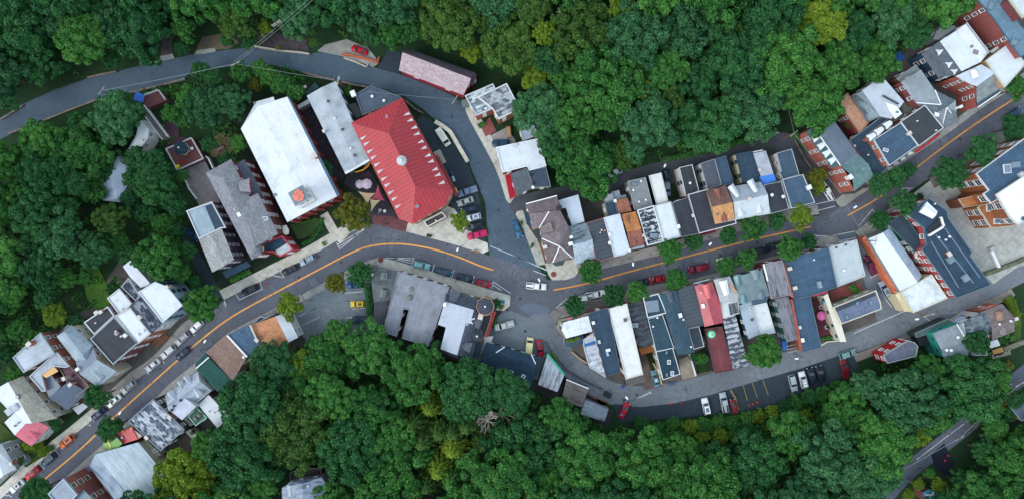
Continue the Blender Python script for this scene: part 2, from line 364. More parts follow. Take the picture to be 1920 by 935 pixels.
def ribbon_px(pts, w_m, off=0.0):
    """band along a px polyline; off>0: the band lies wholly to the left of travel (photo up when going right)"""
    P = [Vector(W(x, y)[:2]) for x, y in pts]; L, R = [], []
    # smooth
    Q = []
    for i in range(len(P)-1):
        p0, p1, p2, p3 = P[max(i-1,0)], P[i], P[i+1], P[min(i+2, len(P)-1)]
        for t in (0, .25, .5, .75):
            Q.append(.5*((2*p1)+(p2-p0)*t+(2*p0-5*p1+4*p2-p3)*t*t+(3*p1-p0-3*p2+p3)*t**3))
    Q.append(P[-1]); P = Q
    for i, p in enumerate(P):
        d = (P[min(i+1, len(P)-1)]-P[max(i-1,0)]).normalized(); n = Vector((-d.y, d.x))
        a, b = (w_m/2, -w_m/2) if off == 0 else ((w_m, 0) if off > 0 else (0, -w_m))
        L.append(p+n*a); R.append(p+n*b)
    return L, R
def ribbon(name, label, pts, w_m, mat, off=0.0, kerb=0.0, z=None, lab=True):
    _zi[0] += 1; zz = (0.012+.003*_zi[0]) if z is None else z
    L, R = ribbon_px(pts, w_m, off); bm = bmesh.new(); n = len(L)
    a = [bm.verts.new((p.x, p.y, kerb + .0011*_zi[0] if kerb else zz)) for p in L]; b = [bm.verts.new((p.x, p.y, kerb + .0011*_zi[0] if kerb else zz)) for p in R]
    for i in range(n-1): bm.faces.new((b[i], b[i+1], a[i+1], a[i]))
    if kerb:
        c = [bm.verts.new((p.x, p.y, -.05)) for p in L]; d = [bm.verts.new((p.x, p.y, -.05)) for p in R]
        for i in range(n-1):
            bm.faces.new((a[i], a[i+1], c[i+1], c[i])); bm.faces.new((d[i], d[i+1], b[i+1], b[i]))
        bm.faces.new((a[0], c[0], d[0], b[0])); bm.faces.new((b[-1], d[-1], c[-1], a[-1]))
    return tag(obj(name, bm, mat), label, kind='structure')

AS_MAIN, AS_UP, AS_LOW, AS_DARK, AS_LOT = M('asphalt', (92,96,108)), M('asphalt', (74,92,108)), M('asphalt', (112,119,128)), M('asphalt', (46,60,70)), M('asphalt', (112,124,132))
CONC, CONC2, PAV = M('concrete', (196,194,184)), M('concrete', (152,150,146)), M('paver', (112,72,76))
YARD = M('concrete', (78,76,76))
# paved blocks the rows of houses stand on
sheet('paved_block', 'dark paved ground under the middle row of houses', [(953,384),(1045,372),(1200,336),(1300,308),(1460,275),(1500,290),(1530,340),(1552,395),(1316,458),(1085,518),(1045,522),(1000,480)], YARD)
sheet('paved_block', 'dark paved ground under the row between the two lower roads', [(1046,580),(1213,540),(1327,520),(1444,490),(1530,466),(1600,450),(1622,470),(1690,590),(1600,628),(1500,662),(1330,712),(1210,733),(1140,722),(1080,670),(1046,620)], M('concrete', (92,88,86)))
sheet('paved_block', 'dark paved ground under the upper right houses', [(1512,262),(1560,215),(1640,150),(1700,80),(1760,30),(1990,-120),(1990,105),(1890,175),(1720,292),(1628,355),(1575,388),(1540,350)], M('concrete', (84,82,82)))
sheet('paved_block', 'paved yards under the lower left houses', [(-60,950),(60,840),(150,760),(120,720),(60,700),(-60,780)], M('grass', (52,74,36), (70,62,50)))
sheet('yard_ground', 'paved strip behind the lower left row of houses', [(60,660),(170,570),(230,480),(300,540),(372,600),(330,650),(210,760),(150,770),(110,740)], M('concrete', (84,82,78)))
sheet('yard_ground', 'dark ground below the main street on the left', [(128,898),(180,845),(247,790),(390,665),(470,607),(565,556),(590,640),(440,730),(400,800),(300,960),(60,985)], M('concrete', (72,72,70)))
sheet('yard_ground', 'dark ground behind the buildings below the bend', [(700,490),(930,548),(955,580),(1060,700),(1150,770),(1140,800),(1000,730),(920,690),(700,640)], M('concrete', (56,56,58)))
sheet('yard_ground', 'yard ground around the church hall', [(455,180),(640,150),(700,170),(790,205),(900,330),(915,440),(760,420),(700,400),(640,420),(560,460),(430,540),(385,540),(350,440),(380,330)], M('grass', (34,50,34), (48,44,46)))
# roads
sheet('upper_road', 'smooth blue grey road curving down from the upper left', [(-300,380),(-80,265),(0,222),(40,197),(100,170),(163,148),(218,135),(268,122),(300,115),(363,102),(425,94),(480,88),(527,97),(579,101),(610,97),(636,106),(709,129),(748,139),(809,162),(850,180),(867,195),(879,222),
      (910,279),(933,326),(948,372),(957,383),(964,402),(982,432),(1007,498),(1026,524),(980,512),(940,494),(918,480),(915,442),(910,380),(886,322),(879,302),(848,249),(817,226),(790,202),(756,179),(694,160),(627,150),(568,136),(510,122),(430,126),(360,132),(345,147),(230,175),(180,186),(125,205),(58,234),(0,262),(-60,300),(-280,430)], AS_UP)
sheet('parking_lot', 'dark parking strip beside the red ribbed-roof hall', [(790,215),(830,240),(862,270),(880,318),(900,375),(912,462),(880,450),(850,400),(830,340),(800,270),(780,230)], AS_DARK)
sheet('main_street', 'main street asphalt winding through the town', [(-330,1250),(-90,1020),(16,921),(74,867),(110,837),(136,817),(172,787),(200,764),(222,741),(257,710),(281,694),(305,674),(329,648),(353,620),(377,604),(422,560),(444,549),(489,527),(526,508),(561,491),(598,471),(632,451),(686,421),(710,420),(761,434),(802,445),(848,457),(906,475),(916,479),
      (1000,505),(1028,525),(1060,519),(1085,514),(1128,504),(1207,485),(1260,473),(1316,453),(1400,430),(1460,415),(1540,404),(1574,388),(1597,377),(1628,350),(1720,287),(1780,248),(1834,208),(1892,170),(1990,104),(2240,-70),(2240,0),(1990,172),(1910,225),(1867,252),(1805,300),(1742,335),(1698,364),(1660,395),(1625,418),(1606,432),
      (1606,442),(1640,500),(1600,510),(1574,452),(1553,447),(1528,463),(1444,482),(1380,502),(1327,515),(1287,524),(1213,535),(1135,557),(1100,564),(1045,576),(1036,586),(1036,600),(1000,640),(960,600),(952,576),(957,552),(925,544),(887,532),(848,521),(810,509),(775,499),(735,487),(709,483),(682,492),(652,507),(613,526),(564,551),(520,575),(465,603),(425,626),(387,660),(361,684),(317,720),(293,744),(245,785),(192,833),(124,893),(60,950),(-250,1250)], AS_MAIN)
ribbon('lower_road', 'pale asphalt road behind the lower row of houses', [(1000,588),(1022,615),(1046,652),(1075,690),(1105,716),(1150,737),(1200,744),(1260,738),(1330,722),(1420,695),(1500,672),(1600,640),(1700,603),(1800,563),(1900,515),(2000,468),(2300,330)], 6.3, AS_LOW)
sheet('side_street', 'short side street beside the pale flat roof', [(1606,442),(1627,473),(1652,523),(1694,585),(1720,605),(1650,635),(1640,580),(1618,520),(1612,470),(1575,455)], AS_LOW)
sheet('parking_lot', 'grey parking lot left of the dormered roof', [(566,552),(613,528),(652,509),(692,498),(706,520),(702,660),(600,660),(545,610)], AS_LOT)
sheet('parking_lot', 'asphalt forecourt right of the turreted mansion', [(925,600),(945,582),(958,582),(1000,600),(1035,645),(1060,690),(1030,715),(900,690)], AS_LOT)
sheet('parking_lot', 'dark parking lot below the lower road', [(1150,756),(1200,762),(1260,756),(1330,740),(1420,713),(1500,690),(1590,660),(1610,668),(1605,695),(1560,718),(1500,738),(1440,765),(1300,780),(1160,790)], AS_DARK)
ribbon('alley', 'narrow alley behind the middle row of houses', [(955,384),(1000,374),(1032,368),(1074,359),(1141,343),(1186,331),(1241,316),(1320,298),(1400,279),(1455,267),(1490,270)], 4.0, M('asphalt', (74,78,86)))
ribbon('alley', 'alley curving down to the main street past the yellow tree', [(1455,267),(1490,272),(1512,300),(1530,335),(1548,385),(1556,402)], 5.6, M('asphalt', (80,84,94)))
ribbon('country_lane', 'narrow lane climbing through trees at lower right', [(2250,500),(2000,645),(1920,702),(1860,752),(1810,798),(1750,845),(1700,885),(1655,935),(1560,1060)], 4.9, M('asphalt', (84,92,108)))
sheet('concrete_lot', 'pale concrete lot beside the brown factory', [(1706,368),(1742,340),(1800,310),(1850,300),(1990,300),(1990,470),(1905,502),(1862,532),(1815,480),(1770,412),(1738,376)], M('concrete', (172,174,170)))
sheet('driveway', 'dark driveway beside the purple house', [(330,425),(350,425),(372,470),(412,540),(424,556),(400,560),(372,510)], AS_DARK)
sheet('driveway', 'dark lane branching off beside the climbing lane', [(1745,852),(1770,830),(1790,870),(1780,890),(1755,880)], M('asphalt', (20,28,44)))
sheet('driveway', 'rubble driveway above the upper road', [(480,60),(520,62),(575,75),(580,98),(527,95),(490,88)], M('stone', (70,66,70)))
sheet('driveway', 'pale concrete pad beside the orange railing', [(595,96),(610,84),(650,74),(690,90),(712,118),(700,126),(640,106)], M('concrete', (150,150,146)))
sheet('driveway', 'dark apron left of the pink shingled house', [(712,120),(730,92),(752,100),(748,138),(710,128)], AS_DARK)
sheet('driveway', 'dark gravel path climbing from the upper road', [(302,106),(325,104),(322,80),(335,50),(318,50),(302,75)], M('stone', (72,68,72)))
sheet('driveway', 'tan dirt apron above the upper road', [(365,98),(380,70),(420,62),(450,80),(430,92)], M('concrete', (96,88,74)))
sheet('driveway', 'concrete pad at the upper road edge', [T('M',30,610),T('M',60,570),T('M',255,540),T('M',270,580),T('M',130,610)], M('concrete', (160,164,158)))
sheet('driveway', 'pale pad at the edge of the upper road', [(300,116),(300,106),(323,101),(328,110)], M('concrete', (140,144,146)))
# pavements
ribbon('pavement', 'concrete pavement along the lower left of the main street', [(-90,1020),(16,921),(74,867),(110,837),(136,817),(172,787),(196,767)], 2.5, CONC, 1, .13)
ribbon('pavement', 'grey pavement in front of the lower left row', [(200,764),(222,741),(257,710),(281,694),(305,674),(329,648),(353,620),(377,604)], 2.6, CONC2, 1, .13)
ribbon('pavement', 'pale pavement in front of the grey mansion and church hall', [(420,561),(444,549),(489,527),(526,508),(561,491),(598,471),(632,451),(686,421)], 2.8, CONC, 1, .13)
ribbon('pavement', 'narrow pavement on the lower side of the main street', [(120,897),(192,833),(245,785),(293,744),(317,720),(361,684),(387,660),(425,626),(465,603),(520,575),(564,551)], 2.0, CONC2, -1, .13)
ribbon('pavement', 'pavement between the street and the grey parking lot', [(566,551),(613,526),(652,507),(682,492),(709,483)], 1.9, M('concrete', (150,152,152)), -1, .13)
ribbon('pavement', 'concrete pavement in front of the big grey roofs', [(709,483),(735,487),(775,499),(810,509),(848,521),(887,532),(925,544),(956,553)], 3.1, CONC, -1, .13)
sheet('pavement', 'paved corner beside the turreted mansion', [(925,548),(957,553),(956,572),(945,582),(925,580),(912,565)], CONC, kerb=.13)
sheet('pavement', 'tiled plaza in front of the red ribbed-roof hall', [(761,434),(802,445),(848,457),(906,475),(916,470),(914,455),(895,448),(872,420),(852,392),(835,385),(800,402),(765,418)], CONC, kerb=.13)
sheet('brick_plaza', 'dark brick plaza between the church hall and the red hall', [(702,420),(759,433),(768,420),(745,408),(700,330),(690,318),(650,326),(645,345),(680,365),(688,400)], M('paver', (66,62,74)))
sheet('brick_plaza', 'reddish brick band at the mouth of the plaza', [(699,419),(759,434),(768,420),(748,412),(735,406),(700,404)], PAV)
sheet('brick_yard', 'purple brick yard behind the church hall', [T('d',700,330),T('d',840,280),T('d',1180,930),T('d',1240,1100),T('d',1100,1150),T('d',1000,950),T('d',850,560)], M('stone', (58,52,62)))
sheet('footpath', 'concrete path to the church hall door', [T('c',1680,750),T('c',1765,700),T('c',1880,900),T('c',2000,960),T('c',1900,1060),T('c',1780,930)], CONC, kerb=.06)
sheet('footpath', 'garden path behind the dark tree on the left', [T('N',880,430),T('N',905,430),T('N',865,545),T('N',1100,815),T('N',1075,825),T('N',850,565),T('N',800,565),T('N',800,545),T('N',850,520)], CONC, kerb=.05)
sheet('lawn', 'small hedged lawn below the church hall', [T('c',1330,830),T('c',1660,770),T('c',1720,900),T('c',1500,1000),T('c',1430,1010)], M('grass', (70,96,52), (80,78,60)))
ribbon('pavement', 'tiled pavement on the right of the upper road', [(871,200),(879,222),(910,279),(933,326),(948,372),(956,382)], 3.0, CONC, 1, .13)
sheet('brick_yard', 'red brick forecourt below the checkered roof house', [T('p',370,590),T('p',470,480),T('p',545,640),T('p',420,700)], M('paver', (140,84,84)), kerb=.15)
sheet('yard_ground', 'concrete parking pad beside the dark blue car', [T('p',410,720),T('p',650,600),T('p',760,740),T('p',740,790),T('p',500,820)], CONC2, kerb=.10)
sheet('pavement', 'pavement island left of the brown hipped roof house', PT('r',[40,250,60,215,120,205,180,380,300,560,375,810,280,825,130,430]), M('concrete', (176,178,172)), kerb=.13)
sheet('pavement', 'round corner pavement below the brown hipped roof house', PT('r',[370,800,700,750,770,880,700,950,600,985,450,985,410,930]), CONC, kerb=.13)
ribbon('pavement', 'pavement in front of the middle row of houses', [(1085,514),(1128,504),(1207,485),(1260,473),(1316,453),(1400,430),(1460,415),(1535,402)], 2.7, CONC2, 1, .13)
sheet('pavement', 'corner pavement below the brick mansard house', PT('B',[510,810,600,750,730,740,890,640,890,690,700,820,620,880,575,890,545,870]), CONC2, kerb=.13)
ribbon('pavement', 'pavement in front of the upper right houses', [(1628,350),(1720,287),(1780,248),(1834,208),(1892,170),(1990,104)], 1.9, M('concrete', (156,158,156)), 1, .13)
ribbon('pavement', 'dark grey pavement in front of the brown factory', [(1742,335),(1805,300),(1867,252),(1910,225),(1990,172)], 3.0, M('concrete', (108,106,102)), -1, .13)
sheet('pavement', 'corner pavement under the two round trees at right', [(1604,436),(1606,432),(1625,418),(1660,395),(1700,372),(1690,398),(1650,440),(1640,470),(1690,560),(1700,580),(1694,586),(1652,523),(1627,473)], M('concrete', (150,150,144)), kerb=.13)
ribbon('pavement', 'pavement in front of the lower right row', [(1045,576),(1100,564),(1135,557),(1213,535),(1287,524),(1327,515),(1380,502),(1444,482),(1520,464)], 3.0, CONC2, -1, .13)
sheet('pavement', 'rounded corner pavement at the lower road mouth', PT('u',[60,590,90,550,200,515,480,450,700,420,700,500,200,600,130,700]), M('concrete', (120,120,118)), kerb=.14)
sheet('pavement', 'rounded corner pavement above the pale flat roof', PT('y',[400,190,400,130,560,75,640,75,690,120,695,150,560,200]), CONC2, kerb=.13)
ribbon('pavement', 'tan pavement on the lower side of the pale road', [(1600,664),(1700,626),(1800,586),(1880,548),(1895,540)], 2.2, M('concrete', (132,126,118)), -1, .13)
sheet('yard_ground', 'grassy mound right of the grey brown house', [(1893,556),(1905,560),(1915,600),(1912,640),(1900,640),(1898,590)], M('grass', (60,90,36)))
sheet('patio', 'weathered concrete patio left of the grey mansion', PT('c',[120,250,385,115,520,400,560,610,470,590,330,640,290,560]), M('concrete', (138,134,136)), kerb=.4)
sheet('patio', 'dark brown paved terrace above the gazebo', [T('z3',310,270),T('z3',385,235),T('z3',400,340),T('z3',480,350),T('z3',560,470),T('z3',400,400),T('z3',320,410)], M('paver', (74,56,66)))
sheet('patio', 'sandy clearing with a picnic table', [T('b',1150,780),T('b',1180,680),T('b',1250,600),T('b',1380,600),T('b',1420,800),T('b',1350,860),T('b',1180,870)], M('concrete', (98,88,62)))
sheet('patio', 'stone pad behind the grey flat roof', PT('d',[1280,280,1370,260,1440,400,1370,440]), M('concrete', (124,124,130)))
sheet('patio', 'red tiled courtyard with a pink parasol', PT('w',[1560,490,1740,440,1860,860,1850,920,1660,960]), M('paver', (104,52,62)))
sheet('patio', 'red brick courtyard between the pale and dark flat roofs', PT('y',[560,690,820,600,900,590,960,700,650,850,590,800]), M('paver', (132,74,70)))
sheet('patio', 'tan concrete drive behind the slate roof', PT('v',[1510,440,1620,400,1700,630,1550,670]), M('concrete', (150,142,128)))
sheet('patio', 'brown paved drive with a parked teal sedan', PT('v',[1090,380,1150,370,1210,560,1330,740,1120,785,1100,600]), M('concrete', (104,90,84)))
sheet('patio', 'brick terrace in front of the white roofed row', PT('e',[1690,360,1850,250,1915,310,1760,420]), M('paver', (120,84,68)))
sheet('grass_patch', 'small lawn behind the dark mottled roof', PT('v',[1145,370,1225,355,1260,550,1200,560]), M('grass', (40,66,26)))
sheet('grass_patch', 'dark grass between the alley houses', PT('s',[790,440,800,370,860,310,920,470,900,490,800,500]), M('grass', (38,62,36)))
sheet('grass_patch', 'overgrown yard beside the brown red flat roof', PT('v',[1690,360,1800,310,1890,560,1720,600]), M('grass', (34,60,26)))
sheet('lawn', 'bright lawn in the left garden', [(150,500),(185,500),(215,560),(190,590),(165,560)], M('grass', (78,120,44)))
sheet('lawn', 'garden lawn beside the left path', [(265,400),(290,395),(330,430),(315,445),(285,440)], M('grass', (44,76,36)))
sheet('lawn', 'grass beside the pink mansard house', [(0,790),(60,845),(90,850),(50,875),(0,840)], M('grass', (64,88,40)))
sheet('lawn', 'overgrown bright verge below the dark parking lot', [(1230,790),(1320,785),(1420,772),(1500,748),(1540,735),(1500,800),(1400,860),(1300,860)], M('grass', (56,110,40)))
# painted markings
def stripes(segs, w, mat, name, label, z):
    bm = bmesh.new()
    for pts in segs:
        L, R = ribbon_px(pts, w) if len(pts) > 2 else (None, None)
        if L is None:
            a, b = Vector(W(*pts[0])[:2]), Vector(W(*pts[1])[:2]); d = (b-a).normalized(); n = Vector((-d.y, d.x))*w/2; L, R = [a+n, b+n], [a-n, b-n]
        va = [bm.verts.new((p.x, p.y, z)) for p in L]; vb = [bm.verts.new((p.x, p.y, z)) for p in R]
        for i in range(len(L)-1): bm.faces.new((vb[i], vb[i+1], va[i+1], va[i]))
    return tag(obj(name, bm, mat), label, kind='structure')
YEL = M('marking', (226,150,52)); WHM = M('marking', (206,210,214))
cl = [[(-60,1024),(40,935),(87,895),(150,842),(220,776),(300,704),(380,634),(440,590),(520,546),(600,504),(660,473),(700,460),(750,457),(800,464),(850,478),(900,498),(925,506)],
      [(1038,543),(1100,531),(1180,509),(1260,488),(1340,467),(1420,447),(1520,425)], [(1589,404),(1650,369),(1720,313),(1800,253),(1860,212),(1920,172),(2100,40)]]
def offs(pts, d):
    L, R = ribbon_px(pts, abs(d)*2); Q = L if d > 0 else R
    return [(q.x/S+CX, CY-q.y/S) for q in Q]
stripes([cl[0]], .42, M('marking', (232,164,84)), 'road_marking', 'double yellow centre line of the street at left', .102)
stripes([cl[1], cl[2]], .40, M('marking', (214,150,72)), 'road_marking', 'yellow centre line of the street at right', .102)
ws = []
def ST(t, *f): ws.append(PT(t, list(f)))
for t, f in (('i',(40,890,95,895)),('i',(90,880,135,910)),('i',(305,735,325,760)),('i',(445,535,500,600)),('i',(620,375,675,445)),('i',(795,205,850,270)),('i',(830,180,855,268)),('i',(945,80,1025,115)),('i',(985,60,1025,115)),
    ('f',(1150,380,1210,440)),('f',(1340,235,1385,280)),('f',(1480,70,1540,130)),('f',(1518,38,1545,130)),('e',(1610,680,1680,725)),('e',(1790,525,1850,600)),('j',(95,350,155,410)),('g',(1685,540,1700,620)),
    ('z2',(770,495,760,560)),('z2',(825,500,845,530)),('z2',(845,530,970,470)),('z2',(970,470,955,425)),('z2',(1020,395,1085,408)),('z2',(1070,375,1088,408)),('z2',(1272,268,1290,308)),
    ('k',(210,250,250,330)),('k',(425,150,465,220)),('k',(440,170,740,-10)),('k',(450,195,650,70)),('k',(465,220,740,-5)),('k',(975,320,1295,325)),('k',(1295,325,1275,410)),('k',(1080,320,1290,355)),('k',(1100,335,1285,385)),
    ('k',(1525,390,1500,480)),('k',(1745,455,1720,545)),('z5',(908,355,900,390)),('z5',(1000,383,993,415)),('z5',(1000,383,1085,440)),('z5',(1000,400,1040,425)),
    ('k',(500,712,715,695)),('k',(500,805,730,790)),('k',(515,895,750,882)),('k',(70,825,160,783)),('k',(80,932,200,878)),('j',(1320,195,1515,100)),('j',(1355,295,1558,200)),('j',(1390,48,1480,3)),('j',(1815,28,1920,18)),('j',(1835,118,1920,112)),('j',(1850,210,1920,205)),
    ('r',(0,705,390,880)),('r',(240,880,380,935)),('z5',(985,210,1270,330)),('u',(130,525,260,410)),('u',(480,350,495,430)),('u',(1145,190,1165,260)),('w',(385,50,410,130)),('t',(1240,825,1600,750)),('t',(1320,890,1590,820)),
    ('y',(330,60,560,80)),('y',(350,60,375,85)),('y',(410,110,430,72)),('y',(440,110,460,75)),('y',(470,108,490,78)),('y',(500,105,515,80)),('y',(610,68,860,20)),('y',(690,125,870,95)),
    ('y',(1025,520,1040,550)),('y',(1040,540,1110,500)),('y',(940,340,975,325)),('y',(1150,715,1165,750)),('y',(1170,745,1270,870)),('y',(1210,740,1370,930)),
    ('B',(1265,680,1310,740)),('B',(1265,680,1390,678)),('B',(1310,735,1360,685)),('E',(540,680,590,740)),('E',(1375,80,1415,140)),('F',(60,380,215,195)),('F',(215,195,235,235)),
    ('G',(0,505,720,190)),('G',(800,290,850,300)),('G',(770,300,880,380)),('H',(1070,930,1240,800)),('H',(1270,780,1780,350)),('L',(710,490,1080,205)),('v',(1000,895,1200,800)),('K',(160,355,370,270))): ST(t, *f)
stripes(ws, .17, WHM, 'road_marking', 'white parking and stop lines on the streets', .106)
stripes([PT('K',[1395,185,1445,360]), PT('K',[1495,145,1555,325]), PT('K',[1620,130,1680,300])], .16, M('marking',(150,142,60)), 'road_marking', 'faded yellow bay lines in the lower parking lot', .11)
sheet('road_patch', 'square asphalt patch in the main street', PT('k',[105,570,180,535,235,605,155,645]), M('asphalt', (106,114,124)), z=.097)
sheet('road_patch', 'square patch in the street before the red awnings', PT('E',[970,110,1030,95,1065,150,1010,190]), M('asphalt', (104,112,122)), z=.097)
sheet('road_patch', 'pale patch across the mouth of the side street', PT('y',[610,68,860,20,880,90,700,130]), M('asphalt', (100,114,124)), z=.095)
sheet('road_patch', 'worn triangle of grey asphalt at the junction', PT('m',[560,-40,700,-80,900,-20,890,40,800,60,620,30]), M('asphalt', (96,108,124)), z=.095)

def discs(pts, r, mat, label, z):
    bm = bmesh.new()
    for x, y in pts:
        w = W(x, y); bm.faces.new([bm.verts.new((w.x+r*math.cos(k*math.pi/6), w.y+r*math.sin(k*math.pi/6), z)) for k in range(12)])
    return tag(obj('manhole_covers', bm, mat), label, kind='structure')
discs([(934,394),(847,219),(1170,469+280),(1194,739),(1038,507),(712,488),(640,492),(560,520),(300,690),(150,835),(1250,497),(1420,455),(1700,336),(1800,262),(1735,612),(1600,655),(985,620),(1350,478),(400,640),(1690,325),(975,560)], .42, M('flat',(58,56,60)), 'round manhole covers and drains in the roads', .118)
discs([(1038,513.6),(714,487)], .8, M('flat',(120,64,56)), 'red brown round covers on the corner pavements', .26)
TAR = M('flat', (50,52,58)); _tr = random.Random(4); _ts = []
for x, y, dx, dy in ((60,900,1,-.8),(150,830,1,-.8),(230,770,1,-.8),(320,700,1,-.8),(360,660,1,-.8),(455,580,1,-.6),(560,530,1,-.5),(720,450,1,0),(760,480,1,.1),(850,485,1,.3),(960,520,1,.2),(1130,520,1,-.25),(1230,500,1,-.25),(1380,470,1,-.25),(1560,420,1,-.3),(1660,360,1,-.7),(1760,290,1,-.75),(1850,220,1,-.7),(900,330,.3,1),(935,430,.2,1),(1050,640,.6,1),(1300,728,1,-.15),(1500,672,1,-.3),(1700,600,1,-.35)):
    for _ in range(3):
        a, b = x+_tr.uniform(-35,35)*dx, y+_tr.uniform(-35,35)*dy; an = math.atan2(dy, dx)+_tr.choice((math.pi/2, math.pi/2, .1)); L_ = _tr.uniform(8,17); pts = []
        for k in range(4): pts.append((a+math.cos(an)*L_*(k/3-.5)+_tr.uniform(-.8,.8), b+math.sin(an)*L_*(k/3-.5)+_tr.uniform(-.8,.8)))
        _ts.append(pts)
stripes(_ts, .10, TAR, 'road_marking', 'dark tar sealed cracks across the streets', .1165)
# ================================================================ BUILDINGS
BLD = []
def B(label, t, out, h, roof, wall, name='house', cat='house', **kw):
    BLD.append(dict(label=label, t=t, out=out, h=h, roof=roof, wall=wall, name=name, cat=cat, **kw))
def V3(t, flat, zb=0.0):
    """flat x y z ... in tile pixels and metres above the base -> world points"""
    r = []
    for i in range(0, len(flat), 3):
        px, py = T(t, flat[i], flat[i+1]); r.append(W(px, py, flat[i+2]+zb))
    return r
_wm = {}
def window_meshes(w, h, fc):
    key = (w, h, fc)
    if key not in _wm:
        fm = M('plain', fc); bm = bmesh.new(); t = .11       # local: x along wall, y outwards, z up, centred
        def bar(x0, x1, z0, z1, d=.07):
            vs = [bm.verts.new(p) for p in ((x0,0,z0),(x1,0,z0),(x1,0,z1),(x0,0,z1),(x0,d,z0),(x1,d,z0),(x1,d,z1),(x0,d,z1))]
            for f in ((4,5,6,7),(0,4,7,3),(5,1,2,6),(7,6,2,3),(0,1,5,4)): bm.faces.new([vs[i] for i in f])
        bar(-w/2-t, -w/2, -h/2-t, h/2+t); bar(w/2, w/2+t, -h/2-t, h/2+t); bar(-w/2, w/2, h/2, h/2+t*1.5, .12); bar(-w/2-t, w/2+t, -h/2-t*1.6, -h/2, .2); bar(-w/2, w/2, -.03, .04)
        bmesh.ops.recalc_face_normals(bm, faces=bm.faces)
        me = bm_mesh('window', bm, fm); bm = bmesh.new()
        bm.faces.new([bm.verts.new(p) for p in ((-w/2,.03,-h/2),(-w/2,.03,h/2),(w/2,.03,h/2),(w/2,.03,-h/2))])
        _wm[key] = (me, bm_mesh('pane', bm, GLASS))
    return _wm[key]
def place_window(root, x, y, z, ang, w, h, fc):
    a, b = window_meshes(w, h, fc)
    o = mesh_obj('window', a, root); o.location = (x, y, z); o.rotation_euler = (0, 0, ang)
    p = mesh_obj('pane', b, o); return o
FOOT = []
def prep(b):
    z = 0.0; P0 = PT(b['t'], b['out']); n = len(P0); hh = b['h'] if isinstance(b['h'], (list, tuple)) else [b['h']]*n
    zb = 0.0
    for _ in range(4 if b.get('hill') else 0):
        c = sum((W(x, y, zb+h) for (x, y), h in zip(P0, hh)), Vector())/n; zb = ground(c.x, c.y)
    P = [W(x, y, zb+h) for (x, y), h in zip(P0, hh)]
    rev = area2(P) < 0
    if rev: P = P[::-1]; hh = list(hh)[::-1]
    b.update(P=P, hh=list(hh), zb=zb, rev=rev)
    FOOT.append((P, max(hh)+zb, b))
def covered(x, y, z, me):
    for P, h, b in FOOT:
        if b is not me and h > z and inside(P, x, y): return True
    return False
